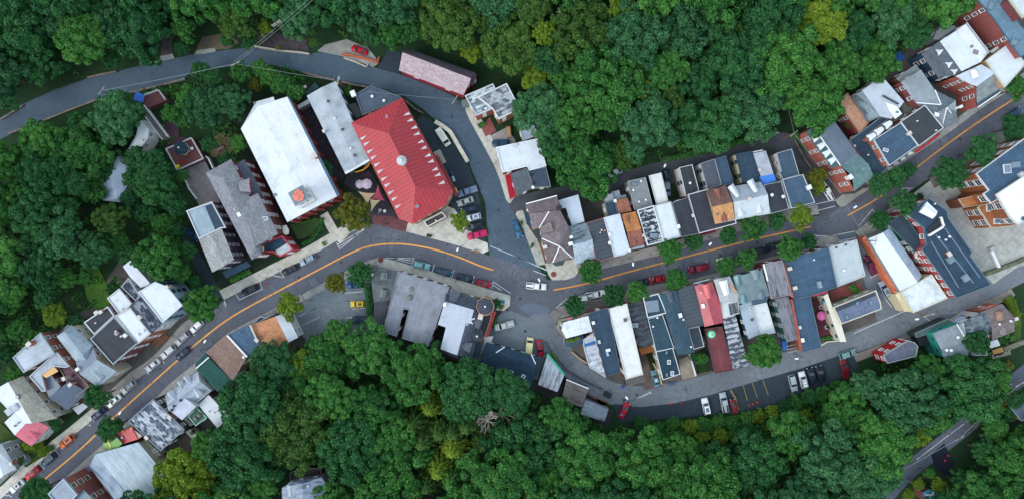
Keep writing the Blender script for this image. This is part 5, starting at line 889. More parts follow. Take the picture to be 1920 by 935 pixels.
B('charcoal mottled flat roof with a dark light well', 'P', [1176,569.2,1204.4,563.4,1225,646,1198.2,651.5], 6.8, M('patchy',(74,82,92),(42,46,54)), BRK2, name='townhouse', group=LRR, rim=None, sk=[(1190,609,1.6,2.2,-15,M('flat',(16,18,22)))])
B('orange timber deck behind the charcoal roof', 'v', [1060,312,1225,280,1225,352,1092,388], 3, M('planks',(176,112,60)), M('plain',(120,80,54)), name='deck', cat='deck', rim=None, win=0)
B('long white roof ending in a dark roof grille', 'P', [1140.1,578.4,1175.2,568.1,1205.5,700.9,1173.2,710.1], 8.2, M('white',(214,216,216)), M('brick',(120,60,50)), name='townhouse', group=LRR, rim=M('plain',(196,196,188)), rw=.16, ac=[(1172,599,.8,.8,M('plain',(90,92,96)))])
B('long navy flat roof next to the white corner house', 'P', [1104.3,585.9,1141,576,1162.8,695.4,1136,704.4], 8.2, R_NV, BRK, name='townhouse', group=LRR, rim=M('plain',(70,96,112)), rw=.12, ac=[(1112,604,.8,.8,WHITE),(1123,639.5,.9,.7,M('plain',(170,190,206))),(1139.5,655,.7,1.2,WHITE),(1138.5,662,1.1,.6,M('plain',(150,170,190)))])
B('white turret roofed house on the rounded corner', 'u', [215,682,500,605,545,782,250,862,195,765], 7.6, M('seam',(210,216,222)), M('plain',(96,90,86)), name='corner_house', group=LRR, rim=None, ex=[('cornice', M('plain',(120,112,104)), [165,650,7,500,572,7,503,600,7,190,672,7], .4),('sign_panel', M('plain',(190,100,116)), [265,630,7.2,315,618,7.2,318,638,7.2,268,650,7.2], .1),('sign_panel', M('plain',(190,100,116)), [375,602,7.2,430,590,7.2,433,608,7.2,378,622,7.2], .1),('cornice', M('plain',(130,122,112)), [165,650,6.6,195,672,6.6,170,740,6.6,250,855,6.6,235,870,6.6,135,740,6.6], .4)])
B('patched white and grey lean-to roofs behind the corner house', 'v', [440,215,560,130,590,270,690,640,510,527,450,300], 4.2, M('patchy',(214,222,232),(150,160,176)), WW, name='annex', rim=M('plain',(206,210,212)), rw=.12, win=0, ex=[('tarp', M('plain',(40,110,176)), [432,240,4.26,450,300,4.26,580,262,4.26,572,225,4.26,470,262,4.26], .03)])
B('dark blue low roof with potted greens behind the corner house', 'v', [232,285,225,215,440,165,450,262,300,295], 3.6, M('membrane',(50,76,96)), WW, name='annex', rim=None, win=0)
B('flat dark roofed building with four roof lights at lower right', 'w', [1810,570,2290,380,2340,520,2350,590,1900,760], 5.4, M('membrane',(104,114,140)), CRM, name='workshop', cat='workshop', rim=M('plain',(206,202,184)), rw=.2, sk=[(1960,680,1.0,1.3,-20,M('flat',(60,110,140))),(2080,530,.9,1.2,-20,M('flat',(60,110,140))),(2230,520,1.0,1.4,-20,M('flat',(70,110,140)))], ex=[('roof_strip', M('membrane',(60,66,78)), [1812,572,5.5,2260,385,5.5,2290,440,5.5,1840,625,5.5], .02)])
B('cream wall with square windows beside the tiled courtyard', 'w', [1700,445,1750,415,1800,560,1870,640,1960,960,1890,960,1800,720,1740,540], 4.6, M('plain',(216,214,198)), M('plain',(206,206,190)), name='courtyard_wing', rim=None, fc=(70,80,84), ww=.7, wh=.8, sp=1.9)
# ---- below the bend
B('grey green house with two white edged dormers', 'P', [696.8,496,746.5,508.6,731,562.5,701,567,696.5,530], 5.6, M('shingle',(96,104,108)), M('siding',(120,80,80)), ridge=[697,532,738,540], rh=2.2, asg=[0,1,1,0,0], gable=False, dm=[(719,523,722,511,1.6,M('shingle',(112,120,124)),1.4),(720,544,718,556,1.6,M('shingle',(112,120,124)),1.4)], ch=[(697.5,514.5,.6,.6,WHITE,WHITE)])
B('low charcoal roof behind the grey green house', 'l', [127,158,302,133,225,430,128,440], 4.2, M('membrane',(66,70,80)), DKW, name='annex', rim=None)
B('huge weathered grey roof with a dark slot in it', 'P', [746,508.4,842.8,537.6,803.5,648.4,753.4,633.4,766.8,580,756.7,578.4,744.2,630,717.5,621.7], 7.2, M('membrane',(128,134,146)), M('brick',(110,60,60)), name='theatre', cat='theatre', rim=M('plain',(128,136,146)), rw=.12, ac=[(767.5,557.5,1.2,1.0,M('plain',(120,116,110)))], vt=[(771,541.5,.6,M('plain',(120,120,110)))])
B('turreted mansion with dark mansard and pale flat top', 'l', [935,60,990,15,1300,115,1365,300,1270,600,1220,800,1140,822,815,700,870,670,935,435,845,405], 7.6, M('shingle',(72,80,94)), M('plain',(150,110,90)), name='mansion', cat='mansion', wi=.3,
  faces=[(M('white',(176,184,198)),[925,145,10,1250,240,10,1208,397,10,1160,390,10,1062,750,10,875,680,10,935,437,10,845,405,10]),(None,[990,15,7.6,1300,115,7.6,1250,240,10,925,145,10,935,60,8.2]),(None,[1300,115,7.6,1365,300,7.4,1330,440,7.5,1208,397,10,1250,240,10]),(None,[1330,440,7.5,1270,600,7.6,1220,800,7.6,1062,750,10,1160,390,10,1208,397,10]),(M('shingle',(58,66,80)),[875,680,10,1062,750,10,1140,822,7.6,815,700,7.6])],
  dm=[(1045,30,1010,150,2.6,M('shingle',(84,90,104)),1.2),(1320,400,1240,365,2.4,M('shingle',(92,98,112)),1.0),(1210,665,1110,640,2.4,M('shingle',(92,98,112)),1.0)], caps=[(1168,400,10,1215,475,9.2),(1215,370,10,1235,400,9.6),(1215,355,10,1260,335,9.6)], ch=[(922,182,.7,.8,WHITE,WHITE),(1325,315,1.6,1.5,M('brick',(120,100,96)))])
B('curved dark porch roof with orange edge around the mansion', 'l', [1345,310,1450,285,1440,340,1380,530,1350,575,1300,600,1270,590,1310,520], 4.4, M('membrane',(56,62,74)), M('plain',(110,80,70)), name='porch', cat='porch', rim=M('plain',(206,150,110)), rw=.15, rz=.12, win=0)
B('long red awning on the right side of the mansion', 'l', [1465,250,1500,265,1412,548,1374,540], 3.4, M('seam',(176,44,60)), M('plain',(90,50,50)), name='awning', cat='awning', rim=None, win=0)
B('narrow dark side roof below the turrets', 'l', [1270,600,1345,590,1318,805,1225,800], 5, R_NV, DKW, name='annex', rim=M('plain',(120,110,104)), rw=.1, win=0)
B('white walkway roof below the red awning', 'l', [1370,545,1468,535,1450,605,1400,740,1328,740], 3.2, M('white',(196,200,204)), GRYW, name='walkway', cat='walkway', rim=None, win=0)
B('big dark navy hipped roof at the forest edge', 'm', [190,362,790,532,700,850,90,640], 4.8, S_NV, DKW, ridge=[300,482,745,607], rh=2.0, asg=[0,1,1,0], gable=False, r2=S_NV, caps=[(300,480,6.9,400,415,5.3),(695,500,5.4,745,607,6.9)], sk=[(470,700,1.1,.9,-10),(607,745,1.1,.9,-10)])
B('weathered grey shed with a bright green edge', 'm', [880,492,1072,722,990,925,770,840], 5.2, M('stain',(170,180,192),(104,102,118)), M('plain',(80,90,92)), name='shed', cat='shed', rim=None, win=0, ex=[('fascia', M('flat',(40,160,130)), [862,520,5.4,885,488,5.4,1075,722,5.4,1060,738,5.4,890,525,5.4], .3)])
B('square brown grey roof with a white front edge', 'n', [1090,310,1340,405,1265,617,1035,532], 4.2, M('stain',(124,116,114),(84,76,78)), DKW, name='shed', cat='shed', rim=None, win=0, ex=[('fascia', WHITE, [1085,308,4.5,1095,300,4.5,1345,402,4.5,1338,412,4.5], .4)])
B('small pale grey roof at the end of the sheds', 'n', [1297,530,1567,636,1520,775,1250,695], 3.6, M('stain',(150,164,178),(96,108,124)), GRYW, name='shed', cat='shed', rim=None, win=0)
# ---- lower right
B('charcoal flat roof with a red white windowed wall', 'G', [335,748,600,590,680,602,722,650,700,760,380,840], 6.4, M('membrane',(92,98,116)), M('plain',(176,36,40)), rim=M('plain',(160,166,170)), rw=.12, ww=1.1, wh=1.1, sp=2.7, fc=(226,228,228))
B('grey roof with a bright teal wall', 'G', [890,502,1150,408,1225,395,1300,680,1285,775,1015,775], [6.6,7.6,7.6,7.6,7,7], M('membrane',(122,132,140)), M('siding',(40,156,136)), rim=None, faces=[(None,[890,502,6.9,1150,408,7.8,1225,395,7.8,1300,590,7.8,990,690,7.6]),(M('membrane',(108,122,132)),[990,690,7.6,1300,590,7.8,1300,680,7.8,1285,775,7.2,1015,775,7.2])], wi=.1, vt=[(1165,548,.45),(1040,690,.45),(1090,692,.45)], fc=(60,140,140))
B('dark green flat canopy along the pavement at lower right', 'G', [695,500,1060,338,1115,375,1080,395,830,508,705,550], 4.2, M('membrane',(70,92,94)), M('plain',(60,70,70)), name='canopy', cat='canopy', rim=M('plain',(120,140,140)), rw=.1, win=0)
B('black low roof tucked behind the teal wall', 'G', [705,562,812,512,872,642,745,645], 3, M('flat',(30,36,44)), DKW, name='annex', rim=None, win=0)
B('dark slate hipped roof with patched tiles and white gable', 'G', [1225,388,1440,262,1545,330,1582,450,1400,552,1280,572], 7.4, M('blocks',(120,132,140),(58,70,82)), WW, ridge=[1330,430,1480,360], rh=1.4, gable=False, caps=[(1160,400,8,1290,610,7.6),(1225,388,7.6,1300,660,7.2)], ex=[('skirt_roof', M('seam',(150,170,196)), [1120,380,4.6,1200,310,4.6,1340,320,4.6,1330,350,4.6,1225,385,4.6], .15)], fc=(40,60,60))
B('grey brown gabled roof with dormers on the lower right', 'G', [1440,262,1672,172,1812,320,1812,482,1560,582,1582,450,1545,330], [7,6.6,6.6,6.6,6.6,7,7], M('shingle',(122,112,114)), M('siding',(180,110,90)), ridge=[1560,440,1815,345], rh=1.4, asg=[0,0,1,1,0,0,0], gable=False, dm=[(1660,350,1620,255,2.0,M('shingle',(150,124,112)),1.0,M('plain',(206,130,90))),(1685,510,1690,440,1.6,M('shingle',(140,134,134)),1.0)], ch=[(1830,342,.6,.9,M('plain',(190,180,150)))], vt=[(1630,400,.35),(1760,365,.35),(1495,537,.5)], ex=[('porch_roof', R_W, [1500,605,3.4,1620,570,3.4,1652,640,3.2,1545,672,3.2], .15),('side_strip', M('plain',(190,110,86)), [1410,245,6,1640,185,6,1660,175,6,1540,190,6], .2)])
B('patched pale rear roof with white wall at lower right', 'G', [1300,602,1425,560,1470,600,1502,750,1335,752], 5, M('patchy',(160,170,176),(120,130,136)), WW, name='annex', rim=M('plain',(196,206,210)), rw=.1)
B('salmon walled house with slate roof at the right edge', 'H', [1750,605,1925,488,2080,640,1890,770], 6.2, M('membrane',(84,100,120)), M('siding',(206,140,110)), fc=(60,120,110), rim=M('plain',(150,170,180)), rw=.12)
B('small blue hipped roof at the bottom right', 'L', [780,860,850,825,905,850,935,960,800,960], 4.6, M('seam',(70,130,160)), BRKD, rim=None, caps=[(810,885,4.8,880,885,4.8),(880,885,4.8,905,850,4.8)], win=0)
B('grey roofed house with a white dormer hidden in the bottom forest', 'Q', [770,808,880,742,1215,690,1255,745,1260,1020,775,1020], 7, M('stain',(140,156,178),(70,80,94)), M('siding',(150,150,160)), hill=1, ridge=[1000,760,1010,1020], rh=1.6, asg=[0,0,0,1,1,1][:6], gable=False, dm=[(870,790,880,900,2.0,R_LG,.8)], vt=[(1160,912,.5,M('flat',(30,30,36))),(1068,782,.3)])
B('dark timber deck with a table behind the hidden forest house', 'Q', [865,630,1000,580,1215,582,1225,680,1030,705,880,740], 3.2, M('planks',(44,40,44)), DKW, name='deck', cat='deck', hill=1, rim=M('plain',(90,92,98)), rw=.12, rz=.6, win=0)
# ---- left garden
B('pale blue grey roofed house half hidden by garden trees', 'z3', [-40,620,60,440,110,450,140,488,120,600,75,700,-20,690], 5.6, M('membrane',(136,152,172)), WW, ridge=[30,540,60,680], rh=1.0, gable=False, asg=[0,0,0,0,1,1,1])
B('white roofed rear wing between garden trees', 'z3', [105,440,165,335,182,238,235,300,228,350,180,420,140,462], 5.6, M('white',(206,216,222)), WW, name='annex', rim=M('plain',(180,190,196)), rw=.14, sk=[(205,360,1.0,.8,30)])
B('black porch roof at the end of the garden path', 'z3', [90,690,130,642,205,678,185,720,130,755], 3.4, M('membrane',(38,48,60)), WW, name='porch', cat='porch', rim=M('plain',(60,70,80)), rw=.12, win=0)

for _b in BLD: prep(_b)
for _b in BLD: make_building(_b)
BY = {_b['label']: _b for _b in BLD}
# eyebrow vents on the red hall, its finial, the church cupola and the mansion turrets
hall = BY['large red ribbed-roof hall with rows of white eyebrow vents']
def eyebrow(b, x, y, side):
    p = b['on_roof'](x, y, .5); root = b['root']; bm = bmesh.new(); ax = (b['L'](W(778.5,350,13)) - b['L'](W(728,250,13))).to_2d().normalized(); n = Vector((-ax.y, ax.x))*side
    w, l, h = .42, 1.9, 1.0                                    # gabled white vent: face outwards, ridge runs back into the slope
    f = p.to_2d()+n*.35; base = p.z-.5
    a0, a1, tp, bk = f+ax*w, f-ax*w, Vector((*f, base+h+.35)), Vector((*(f-n*l), base+h+.35))
    v = [bm.verts.new((*a0, base)), bm.verts.new((*a1, base)), bm.verts.new((*a1, base+.55)), bm.verts.new((*a0, base+.55)), bm.verts.new(tp), bm.verts.new(bk), bm.verts.new((*(a0-n*.3), base)), bm.verts.new((*(a1-n*.3), base))]
    for k in ((0,1,2,4,3),(3,4,5),(4,2,5),(0,3,6),(2,1,7),(3,5,6),(5,2,7)): bm.faces.new([v[m] for m in k])
    bmesh.ops.recalc_face_normals(bm, faces=bm.faces); o = obj('roof_dormer', bm, WHITE, root)
    bm = bmesh.new(); q = f+n*.03
    bm.faces.new([bm.verts.new(z) for z in ((*(q+ax*.28), base+.2),(*(q-ax*.28), base+.2),(*(q-ax*.28), base+.75),(*(q+ax*.28), base+.75))]); obj('pane', bm, GLASS, o)
for x, y in DL: eyebrow(hall, x, y, -1 if (hall['L'](W(660,300,8)) - hall['L'](W(753,300,8))).to_2d().dot(Vector((-(hall['L'](W(778.5,350,13)) - hall['L'](W(728,250,13))).y, (hall['L'](W(778.5,350,13)) - hall['L'](W(728,250,13))).x))) < 0 else 1)
for x, y in DR: eyebrow(hall, x, y, 1 if (hall['L'](W(660,300,8)) - hall['L'](W(753,300,8))).to_2d().dot(Vector((-(hall['L'](W(778.5,350,13)) - hall['L'](W(728,250,13))).y, (hall['L'](W(778.5,350,13)) - hall['L'](W(728,250,13))).x))) < 0 else -1)
def turret(b, px, py, z0, z1, zt, r, wmat, rmat, n=8, rim=None, fluted=False, name='turret'):
    root = b['root']; p = b['L'](W(px, py, z1)); an = math.pi/n
    P = [Vector((p.x+r*math.cos(an+2*math.pi*i/n), p.y+r*math.sin(an+2*math.pi*i/n))) for i in range(n)]
    bm = bmesh.new(); prism(bm, P, z0, z1); t = obj(name, bm, wmat, root)
    bm = bmesh.new(); m_ = n*2 if fluted else n; top = bm.verts.new((p.x, p.y, zt))
    R = [bm.verts.new((p.x+(r*(1.14 if (i % 2 == 0 or not fluted) else .95))*math.cos(an+2*math.pi*i/m_), p.y+(r*(1.14 if (i % 2 == 0 or not fluted) else .95))*math.sin(an+2*math.pi*i/m_), z1+.02)) for i in range(m_)]
    for i in range(m_): bm.faces.new((R[i], R[(i+1)%m_], top))
    bm.faces.new(R[::-1]); obj('turret_roof', bm, rmat, t)
    if rim:
        bm = bmesh.new(); ring(bm, [(p.x+(q.x-p.x)*1.17, p.y+(q.y-p.y)*1.17) for q in P], [(p.x+(q.x-p.x)*1.1, p.y+(q.y-p.y)*1.1) for q in P], z1-.1, z1+.16); obj('turret_rim', bm, rim, t)
    bm = bmesh.new(); tube(bm, (p.x, p.y, zt-.3), (p.x, p.y, zt+.25), .32, .2, 8); obj('finial', bm, WHITE, t)
    return t
turret(hall, 752.9, 301.3, 10.5, 14.3, 15.4, 1.25, M('plain',(150,154,158)), M('plain',(190,196,202)), 12, fluted=True, name='cupola')
man = BY['turreted mansion with dark mansard and pale flat top']
x_, y_ = T('l',1377,200); turret(man, x_, y_, 0, 9.6, 10.6, 2.15, M('plain',(150,110,90)), S_DG, 8, rim=M('plain',(176,134,110)))
x_, y_ = T('l',1288,530); turret(man, x_, y_, 0, 8.6, 10.2, 1.35, M('plain',(150,110,90)), S_DG, 12)
ch = BY['big white roofed church hall with red brick front']; Lc = ch['L']
x_, y_ = T('c',1436,522)
p = Lc(W(x_, y_, 18)); e_ = (Lc(W(*T('c',1475,402),18))-Lc(W(*T('c',1318,488),18))).to_2d(); an = math.atan2(e_.y, e_.x)
bm = bmesh.new(); box(bm, p.x, p.y, 9.5, 14.2, 4.3, 4.0, an); tw = obj('bell_tower', bm, M('siding',(214,216,214)), ch['root'])
bm = bmesh.new(); box(bm, p.x, p.y, 14.2, 14.45, 4.9, 4.6, an); box(bm, p.x, p.y, 17.4, 17.7, 4.4, 4.1, an); obj('tower_cornice', bm, M('plain',(206,210,212)), tw)
bm = bmesh.new(); box(bm, p.x, p.y, 14.45, 17.4, 3.7, 3.4, an); obj('belfry', bm, M('plain',(222,224,224)), tw)
bm = bmesh.new(); box(bm, p.x, p.y, 17.7, 17.95, 4.1, 3.8, an); obj('tower_roof', bm, M('membrane',(112,130,144)), tw)
bm = bmesh.new(); c8 = [(p.x+1.6*math.cos(math.pi/8+i*math.pi/4+an), p.y+1.5*math.sin(math.pi/8+i*math.pi/4+an)) for i in range(8)]; prism(bm, c8, 17.9, 18.15); obj('tower_hatch', bm, M('paver',(222,132,112)), tw)
for k in range(4):
    a = an+k*math.pi/2; u = Vector((math.cos(a), math.sin(a))); v = Vector((-u.y, u.x)); hw = 1.87 if k % 2 == 0 else 1.72
    for s_ in (-.8, .8):
        q = p.to_2d()+u*hw+v*s_; bm = bmesh.new(); box(bm, q.x, q.y, 15.1, 16.8, .12, .75, a); obj('louvre', bm, M('flat',(90,60,60)), tw)
# red buttresses on the church
for k in range(8):
    t_ = (k+.5)/8; q = Lc(W(538.4+(632-538.4)*t_, 181.7+(368.4-181.7)*t_, 8)); bm = bmesh.new(); d_ = (Lc(W(632,368.4,8))-Lc(W(538.4,181.7,8))).to_2d().normalized(); box(bm, q.x, q.y, 0, 7.6, .8, 1.0, math.atan2(d_.y, d_.x)); obj('buttress', bm, M('brick',(160,48,42)), ch['root'])
for k in range(6):
    t_ = (k+.5)/6; q = Lc(W(538.6+(632-538.6)*t_, 416.8+(368.4-416.8)*t_, 8)); bm = bmesh.new(); d_ = (Lc(W(632,368.4,8))-Lc(W(538.6,416.8,8))).to_2d().normalized(); box(bm, q.x, q.y, 0, 8.2, .7, .9, math.atan2(d_.y, d_.x)); obj('buttress', bm, M('brick',(160,48,42)), ch['root'])
# ================================================================ CARS
# profiles: length, width, lower body stations (x, half width, z bottom, z top), greenhouse (x rear base, x rear top, x front top, x front base, half width top, z roof)
CT = dict(
  sedan=dict(L=4.75, W=1.82, bt=[(-2.37,.70,.42,.78),(-2.2,.86,.28,.95),(-1.2,.91,.22,.98),(1.0,.91,.22,.94),(1.9,.88,.25,.82),(2.25,.80,.3,.70),(2.37,.62,.42,.58)], gh=(-1.75,-1.05,.25,1.05,.62,1.44)),
  suv=dict(L=4.75, W=1.92, bt=[(-2.37,.78,.45,.95),(-2.28,.92,.3,1.08),(-1.2,.96,.26,1.12),(1.0,.96,.26,1.1),(1.95,.92,.3,1.0),(2.28,.84,.35,.85),(2.37,.68,.45,.7)], gh=(-2.3,-1.95,.2,1.0,.74,1.72)),
  hatch=dict(L=4.2, W=1.78, bt=[(-2.1,.72,.42,.9),(-2.0,.86,.28,1.0),(-1.0,.89,.24,1.02),(.9,.89,.24,.98),(1.7,.86,.28,.86),(2.0,.78,.32,.74),(2.1,.62,.42,.62)], gh=(-2.0,-1.6,.2,.95,.66,1.5)),
  van=dict(L=5.5, W=2.0, bt=[(-2.75,.85,.45,1.0),(-2.7,.98,.32,1.1),(-1.2,1.0,.3,1.12),(1.6,1.0,.3,1.12),(2.4,.95,.32,1.0),(2.68,.86,.36,.85),(2.75,.7,.45,.7)], gh=(-2.7,-2.62,1.35,2.0,.88,2.1)),
  pickup=dict(L=5.7, W=1.98, bt=[(-2.85,.90,.5,1.02),(-2.8,.96,.4,1.05),(-.6,.98,.34,1.06),(1.2,.98,.34,1.08),(2.2,.95,.38,1.02),(2.7,.88,.42,.9),(2.85,.72,.5,.75)], gh=(-.75,-.55,.75,1.4,.74,1.76)))
_cm = {}
def car_meshes(ty):
    if ty in _cm: return _cm[ty]
    c = CT[ty]; R = {}; bm = bmesh.new(); rows = []
    for x, w, z0, z1 in c['bt']:
        ws = [(-w*.92, z0), (-w, (z0+z1)/2), (-w*.97, z1-.1), (-w*.86, z1), (0, z1+.035), (w*.86, z1), (w*.97, z1-.1), (w, (z0+z1)/2), (w*.92, z0)]
        rows.append([bm.verts.new((x, y, z)) for y, z in ws])
    for a, b in zip(rows, rows[1:]):
        for i in range(8): bm.faces.new((a[i], a[i+1], b[i+1], b[i]))
        bm.faces.new((a[8], a[0], b[0], b[8]))
    bm.faces.new(rows[0][::-1]); bm.faces.new(rows[-1])
    xr, xrt, xft, xf, wt, zr = c['gh']; wb = c['W']/2*.90; zb = c['bt'][3][3]-.02
    g = [bm.verts.new(p) for p in ((xr,-wb,zb),(xf,-wb*.96,zb),(xf,wb*.96,zb),(xr,wb,zb),(xrt,-wt,zr-.03),(xft,-wt,zr-.03),(xft,wt,zr-.03),(xrt,wt,zr-.03),((xrt+xft)/2,0,zr+.03))]
    for f in ((0,1,5,4),(1,2,6,5),(2,3,7,6),(3,0,4,7),(4,5,8),(5,6,8),(6,7,8),(7,4,8)): bm.faces.new([g[i] for i in f])
    bmesh.ops.recalc_face_normals(bm, faces=bm.faces)
    if ty == 'pickup':                                      # open bed: dark floor set into the rear deck
        pass
    me = bm_mesh('body', bm, M('paint',(128,128,128)))
    for p in me.polygons: p.use_smooth = len(p.vertices) == 4 and p.index < 56
    R['body'] = me; PN = M('flat', (128,128,128))
    def quad(pts, mat, nm, thick=0):
        bm = bmesh.new(); vs = [bm.verts.new(p) for p in pts]; bm.faces.new(vs); return bm_mesh(nm, bm, mat)
    def lerp(a, b, t): return tuple(a[i]+(b[i]-a[i])*t for i in range(3))
    def panel(p0, p1, p2, p3, m, off):                      # inset quad on face p0..p3 pushed out by off
        c_ = [sum(p[i] for p in (p0,p1,p2,p3))/4 for i in range(3)]; P = [lerp(p, c_, m) for p in (p0,p1,p2,p3)]
        n = (Vector(p1)-Vector(p0)).cross(Vector(p2)-Vector(p0)).normalized(); return [tuple(Vector(p)+n*off) for p in P]
    G = [(xr,-wb,zb),(xf,-wb*.96,zb),(xf,wb*.96,zb),(xr,wb,zb),(xrt,-wt,zr-.03),(xft,-wt,zr-.03),(xft,wt,zr-.03),(xrt,wt,zr-.03)]
    R['windshield'] = quad(panel(G[1], G[2], G[6], G[5], .11, .012), CARGLASS, 'windshield')
    R['rear_window'] = quad(panel(G[3], G[0], G[4], G[7], .16, .012), CARGLASS, 'rear_window')
    for s, (a, b, c2, d) in ((-1,(0,1,5,4)),(1,(2,3,7,6))):
        R['side_window%d' % s] = quad(panel(G[a], G[b], G[c2], G[d], .13, .012), CARGLASS, 'side_window')
    bm = bmesh.new(); tube(bm, (0,-.11,0), (0,.11,0), .33, n=14); R['wheel'] = bm_mesh('wheel', bm, RUBBER)
    bm = bmesh.new(); tube(bm, (0,-.115,0), (0,.115,0), .19, n=10); R['rim'] = bm_mesh('rim', bm, CHROME)
    L2 = c['L']/2; bm = bmesh.new(); box(bm, 0, 0, -.07, .07, .12, .30); R['light'] = bm_mesh('headlight', bm, LAMPW)
    bm = bmesh.new(); box(bm, 0, 0, -.07, .07, .1, .26); R['tail'] = bm_mesh('taillight', bm, REDL)
    bm = bmesh.new(); box(bm, 0, 0, 0, .13, .12, .2); R['mirror'] = bm_mesh('mirror', bm, M('flat',(40,42,46)))
    _cm[ty] = R; return R
def car(label, px, py, dx, dy, ty, col, z=0.02, roof=None, bed=None, rack=False, group='cars parked along the streets', extra=None):
    c = CT[ty]; R = car_meshes(ty); w = W(px, py, 1.2); ang = math.atan2(-dy, dx)
    root = empty('car' if ty not in ('van', 'pickup') else ('van' if ty == 'van' else 'pickup_truck'), (w.x, w.y, z), ang); tag(root, label, {'van':'van','pickup':'pickup truck'}.get(ty, 'car'), group)
    b = mesh_obj('body', R['body'], root); b.material_slots[0].link = 'OBJECT'; b.material_slots[0].material = M('paint', col)
    for k in ('windshield', 'rear_window'): mesh_obj(k, R[k], root)
    for s in (-1, 1): mesh_obj('side_window', R['side_window%d' % s], root)
    wb_ = c['L']*.30
    for sx in (-1, 1):
        for sy in (-1, 1):
            o = mesh_obj('wheel', R['wheel'], root); o.location = (sx*wb_, sy*(c['W']/2-.12), .33); mesh_obj('rim', R['rim'], o)
    for sy in (-1, 1):
        f = c['bt'][-2]; o = mesh_obj('headlight', R['light'], root); o.location = (f[0]+.03, sy*(f[1]-.14), f[3]-.05)
        f = c['bt'][0]; o = mesh_obj('taillight', R['tail'], root); o.location = (f[0]+.05, sy*(f[1]+.0), f[3]-.06)
        o = mesh_obj('mirror', R['mirror'], root); o.location = (c['gh'][3]-.25, sy*(c['W']/2+.06), c['bt'][3][3]-.05)
    xr, xrt, xft, xf, wt, zr = c['gh']
    if ty == 'pickup':
        bm = bmesh.new(); box(bm, -1.8, 0, 1.0, 1.075, 1.85, 1.5); obj('truck_bed', bm, M('flat', bed or (34,38,44)), root)
    if roof:
        bm = bmesh.new(); box(bm, (xrt+xft)/2, 0, zr+.0, zr+.05, (xft-xrt)*.55, wt*1.1); obj('sunroof', bm, M('flat', roof), root)
    if rack:
        bm = bmesh.new(); [box(bm, (xrt+xft)/2, s*wt*.8, zr-.02, zr+.09, (xft-xrt)*.9, .06) for s in (-1, 1)]; [box(bm, x, 0, zr+.03, zr+.09, .07, wt*1.6) for x in (xrt*.6+xft*.4, xrt*.2+xft*.8)]; obj('roof_rack', bm, M('flat',(70,74,80)), root)
    return root
SW, SN = (-1, .82), 'north side'
car('white sedan parked at the lower left end of the street', 29.7, 912, -1, .82, 'sedan', (214,222,226), roof=(60,64,70))
car('bright red sedan parked beside the pale left pavement', 57.9, 888, -1, .82, 'sedan', (196,26,48), roof=(60,64,70))
car('dark teal estate car parked between the red and orange cars', 89.3, 862, -1, .82, 'suv', (36,70,90), rack=True)
car('orange hatchback with a black sunroof by the pavement', 123.5, 827.5, -1, .82, 'suv', (224,104,44), roof=(40,50,66))
car('dark blue sedan parked just below the round tree', 182.7, 776, -1, .78, 'sedan', (34,52,82))
car('white car half covered by the round street tree', 212, 751.5, -1, .82, 'sedan', (226,232,236))
car('silver estate car with a black tailgate by the V marking', 239.5, 725.5, -1, .82, 'suv', (176,184,188), rack=True)
car('silver sedan parked below the cream house', 284.8, 684.5, -1, .80, 'sedan', (196,202,208))
car('silver hatchback between two silver cars on the left street', 314.2, 659.5, -1, .80, 'suv', (190,194,200))
car('grey silver estate car nearest the tree on the left street', 341, 634.5, -1, .84, 'suv', (168,172,180), rack=True)
car('small white car beside the big orange berried tree', 367.5, 611.5, -1, .9, 'hatch', (230,232,236))
car('dark blue car driving up the left street', 341, 663, -1, .82, 'sedan', (28,42,66), group='cars driving on the main street')
car('purple grey car tucked beside the grey metal gable', 164.5, 881, -.8, .55, 'hatch', (120,104,140))
car('black car inside the white painted bay', 467.4, 542.6, -1, .42, 'suv', (28,34,44))
car('black sedan parked in front of the grey mansion', 542.4, 505.8, -1, .42, 'sedan', (30,36,46), roof=(46,52,60))
car('silver car with roof rails in front of the church hall lawn', 576, 487.2, -1, .48, 'suv', (150,164,182), rack=True)
car('pale teal minivan behind the striped marking', 790.2, 497.3, 1, .26, 'suv', (120,176,184), rack=True)
car('dark blue sedan between the teal minivan and the navy car', 831.4, 509.6, 1, .26, 'sedan', (38,74,100))
car('navy sedan parked left of the red car below the bend', 871.8, 520.4, 1, .22, 'sedan', (28,46,64))
car('red hatchback parked last in the line below the bend', 906.4, 530.9, 1, .26, 'hatch', (166,20,50), roof=(40,44,50))
car('white pickup truck driving through the junction', 1005.7, 536, 1, .08, 'pickup', (226,230,232), bed=(40,48,60), group='cars driving on the main street')
car('yellow car parked alone in the grey lot', 670.3, 569.4, -1, .03, 'hatch', (226,194,40), roof=(60,66,76))
car('blue car half hidden by trees in the grey lot', 665, 533.5, -1, .05, 'suv', (34,70,120))
car('dark blue car at the forest edge of the grey lot', 675, 598.8, -1, .02, 'suv', (44,62,84))
car('silver pickup truck in the forecourt of the turreted mansion', 945.3, 610, -1, .26, 'pickup', (190,194,196), bed=(150,156,160))
car('cream boxy van parked beside the red car', 992.3, 650.5, .12, -1, 'van', (222,212,160))
car('red sedan parked right of the cream van', 1012.7, 652.6, .2, 1, 'sedan', (176,24,56), roof=(60,60,66))
car('blue grey pickup first in the line beside the red hall', 876.6, 358.6, -1, .34, 'pickup', (96,116,144), bed=(110,128,150))
car('silver grey sedan second in the line beside the red hall', 872.3, 377.6, -1, .34, 'sedan', (150,160,160))
car('black car above the white one beside the red hall', 880.6, 392.4, -1, .26, 'sedan', (26,44,64), roof=(40,70,96))
car('white car in the line beside the red hall', 887.6, 407.4, -1, .26, 'hatch', (222,228,236), roof=(120,140,160))
car('black car next to the magenta truck', 889.5, 424.2, -1, .26, 'sedan', (22,34,48))
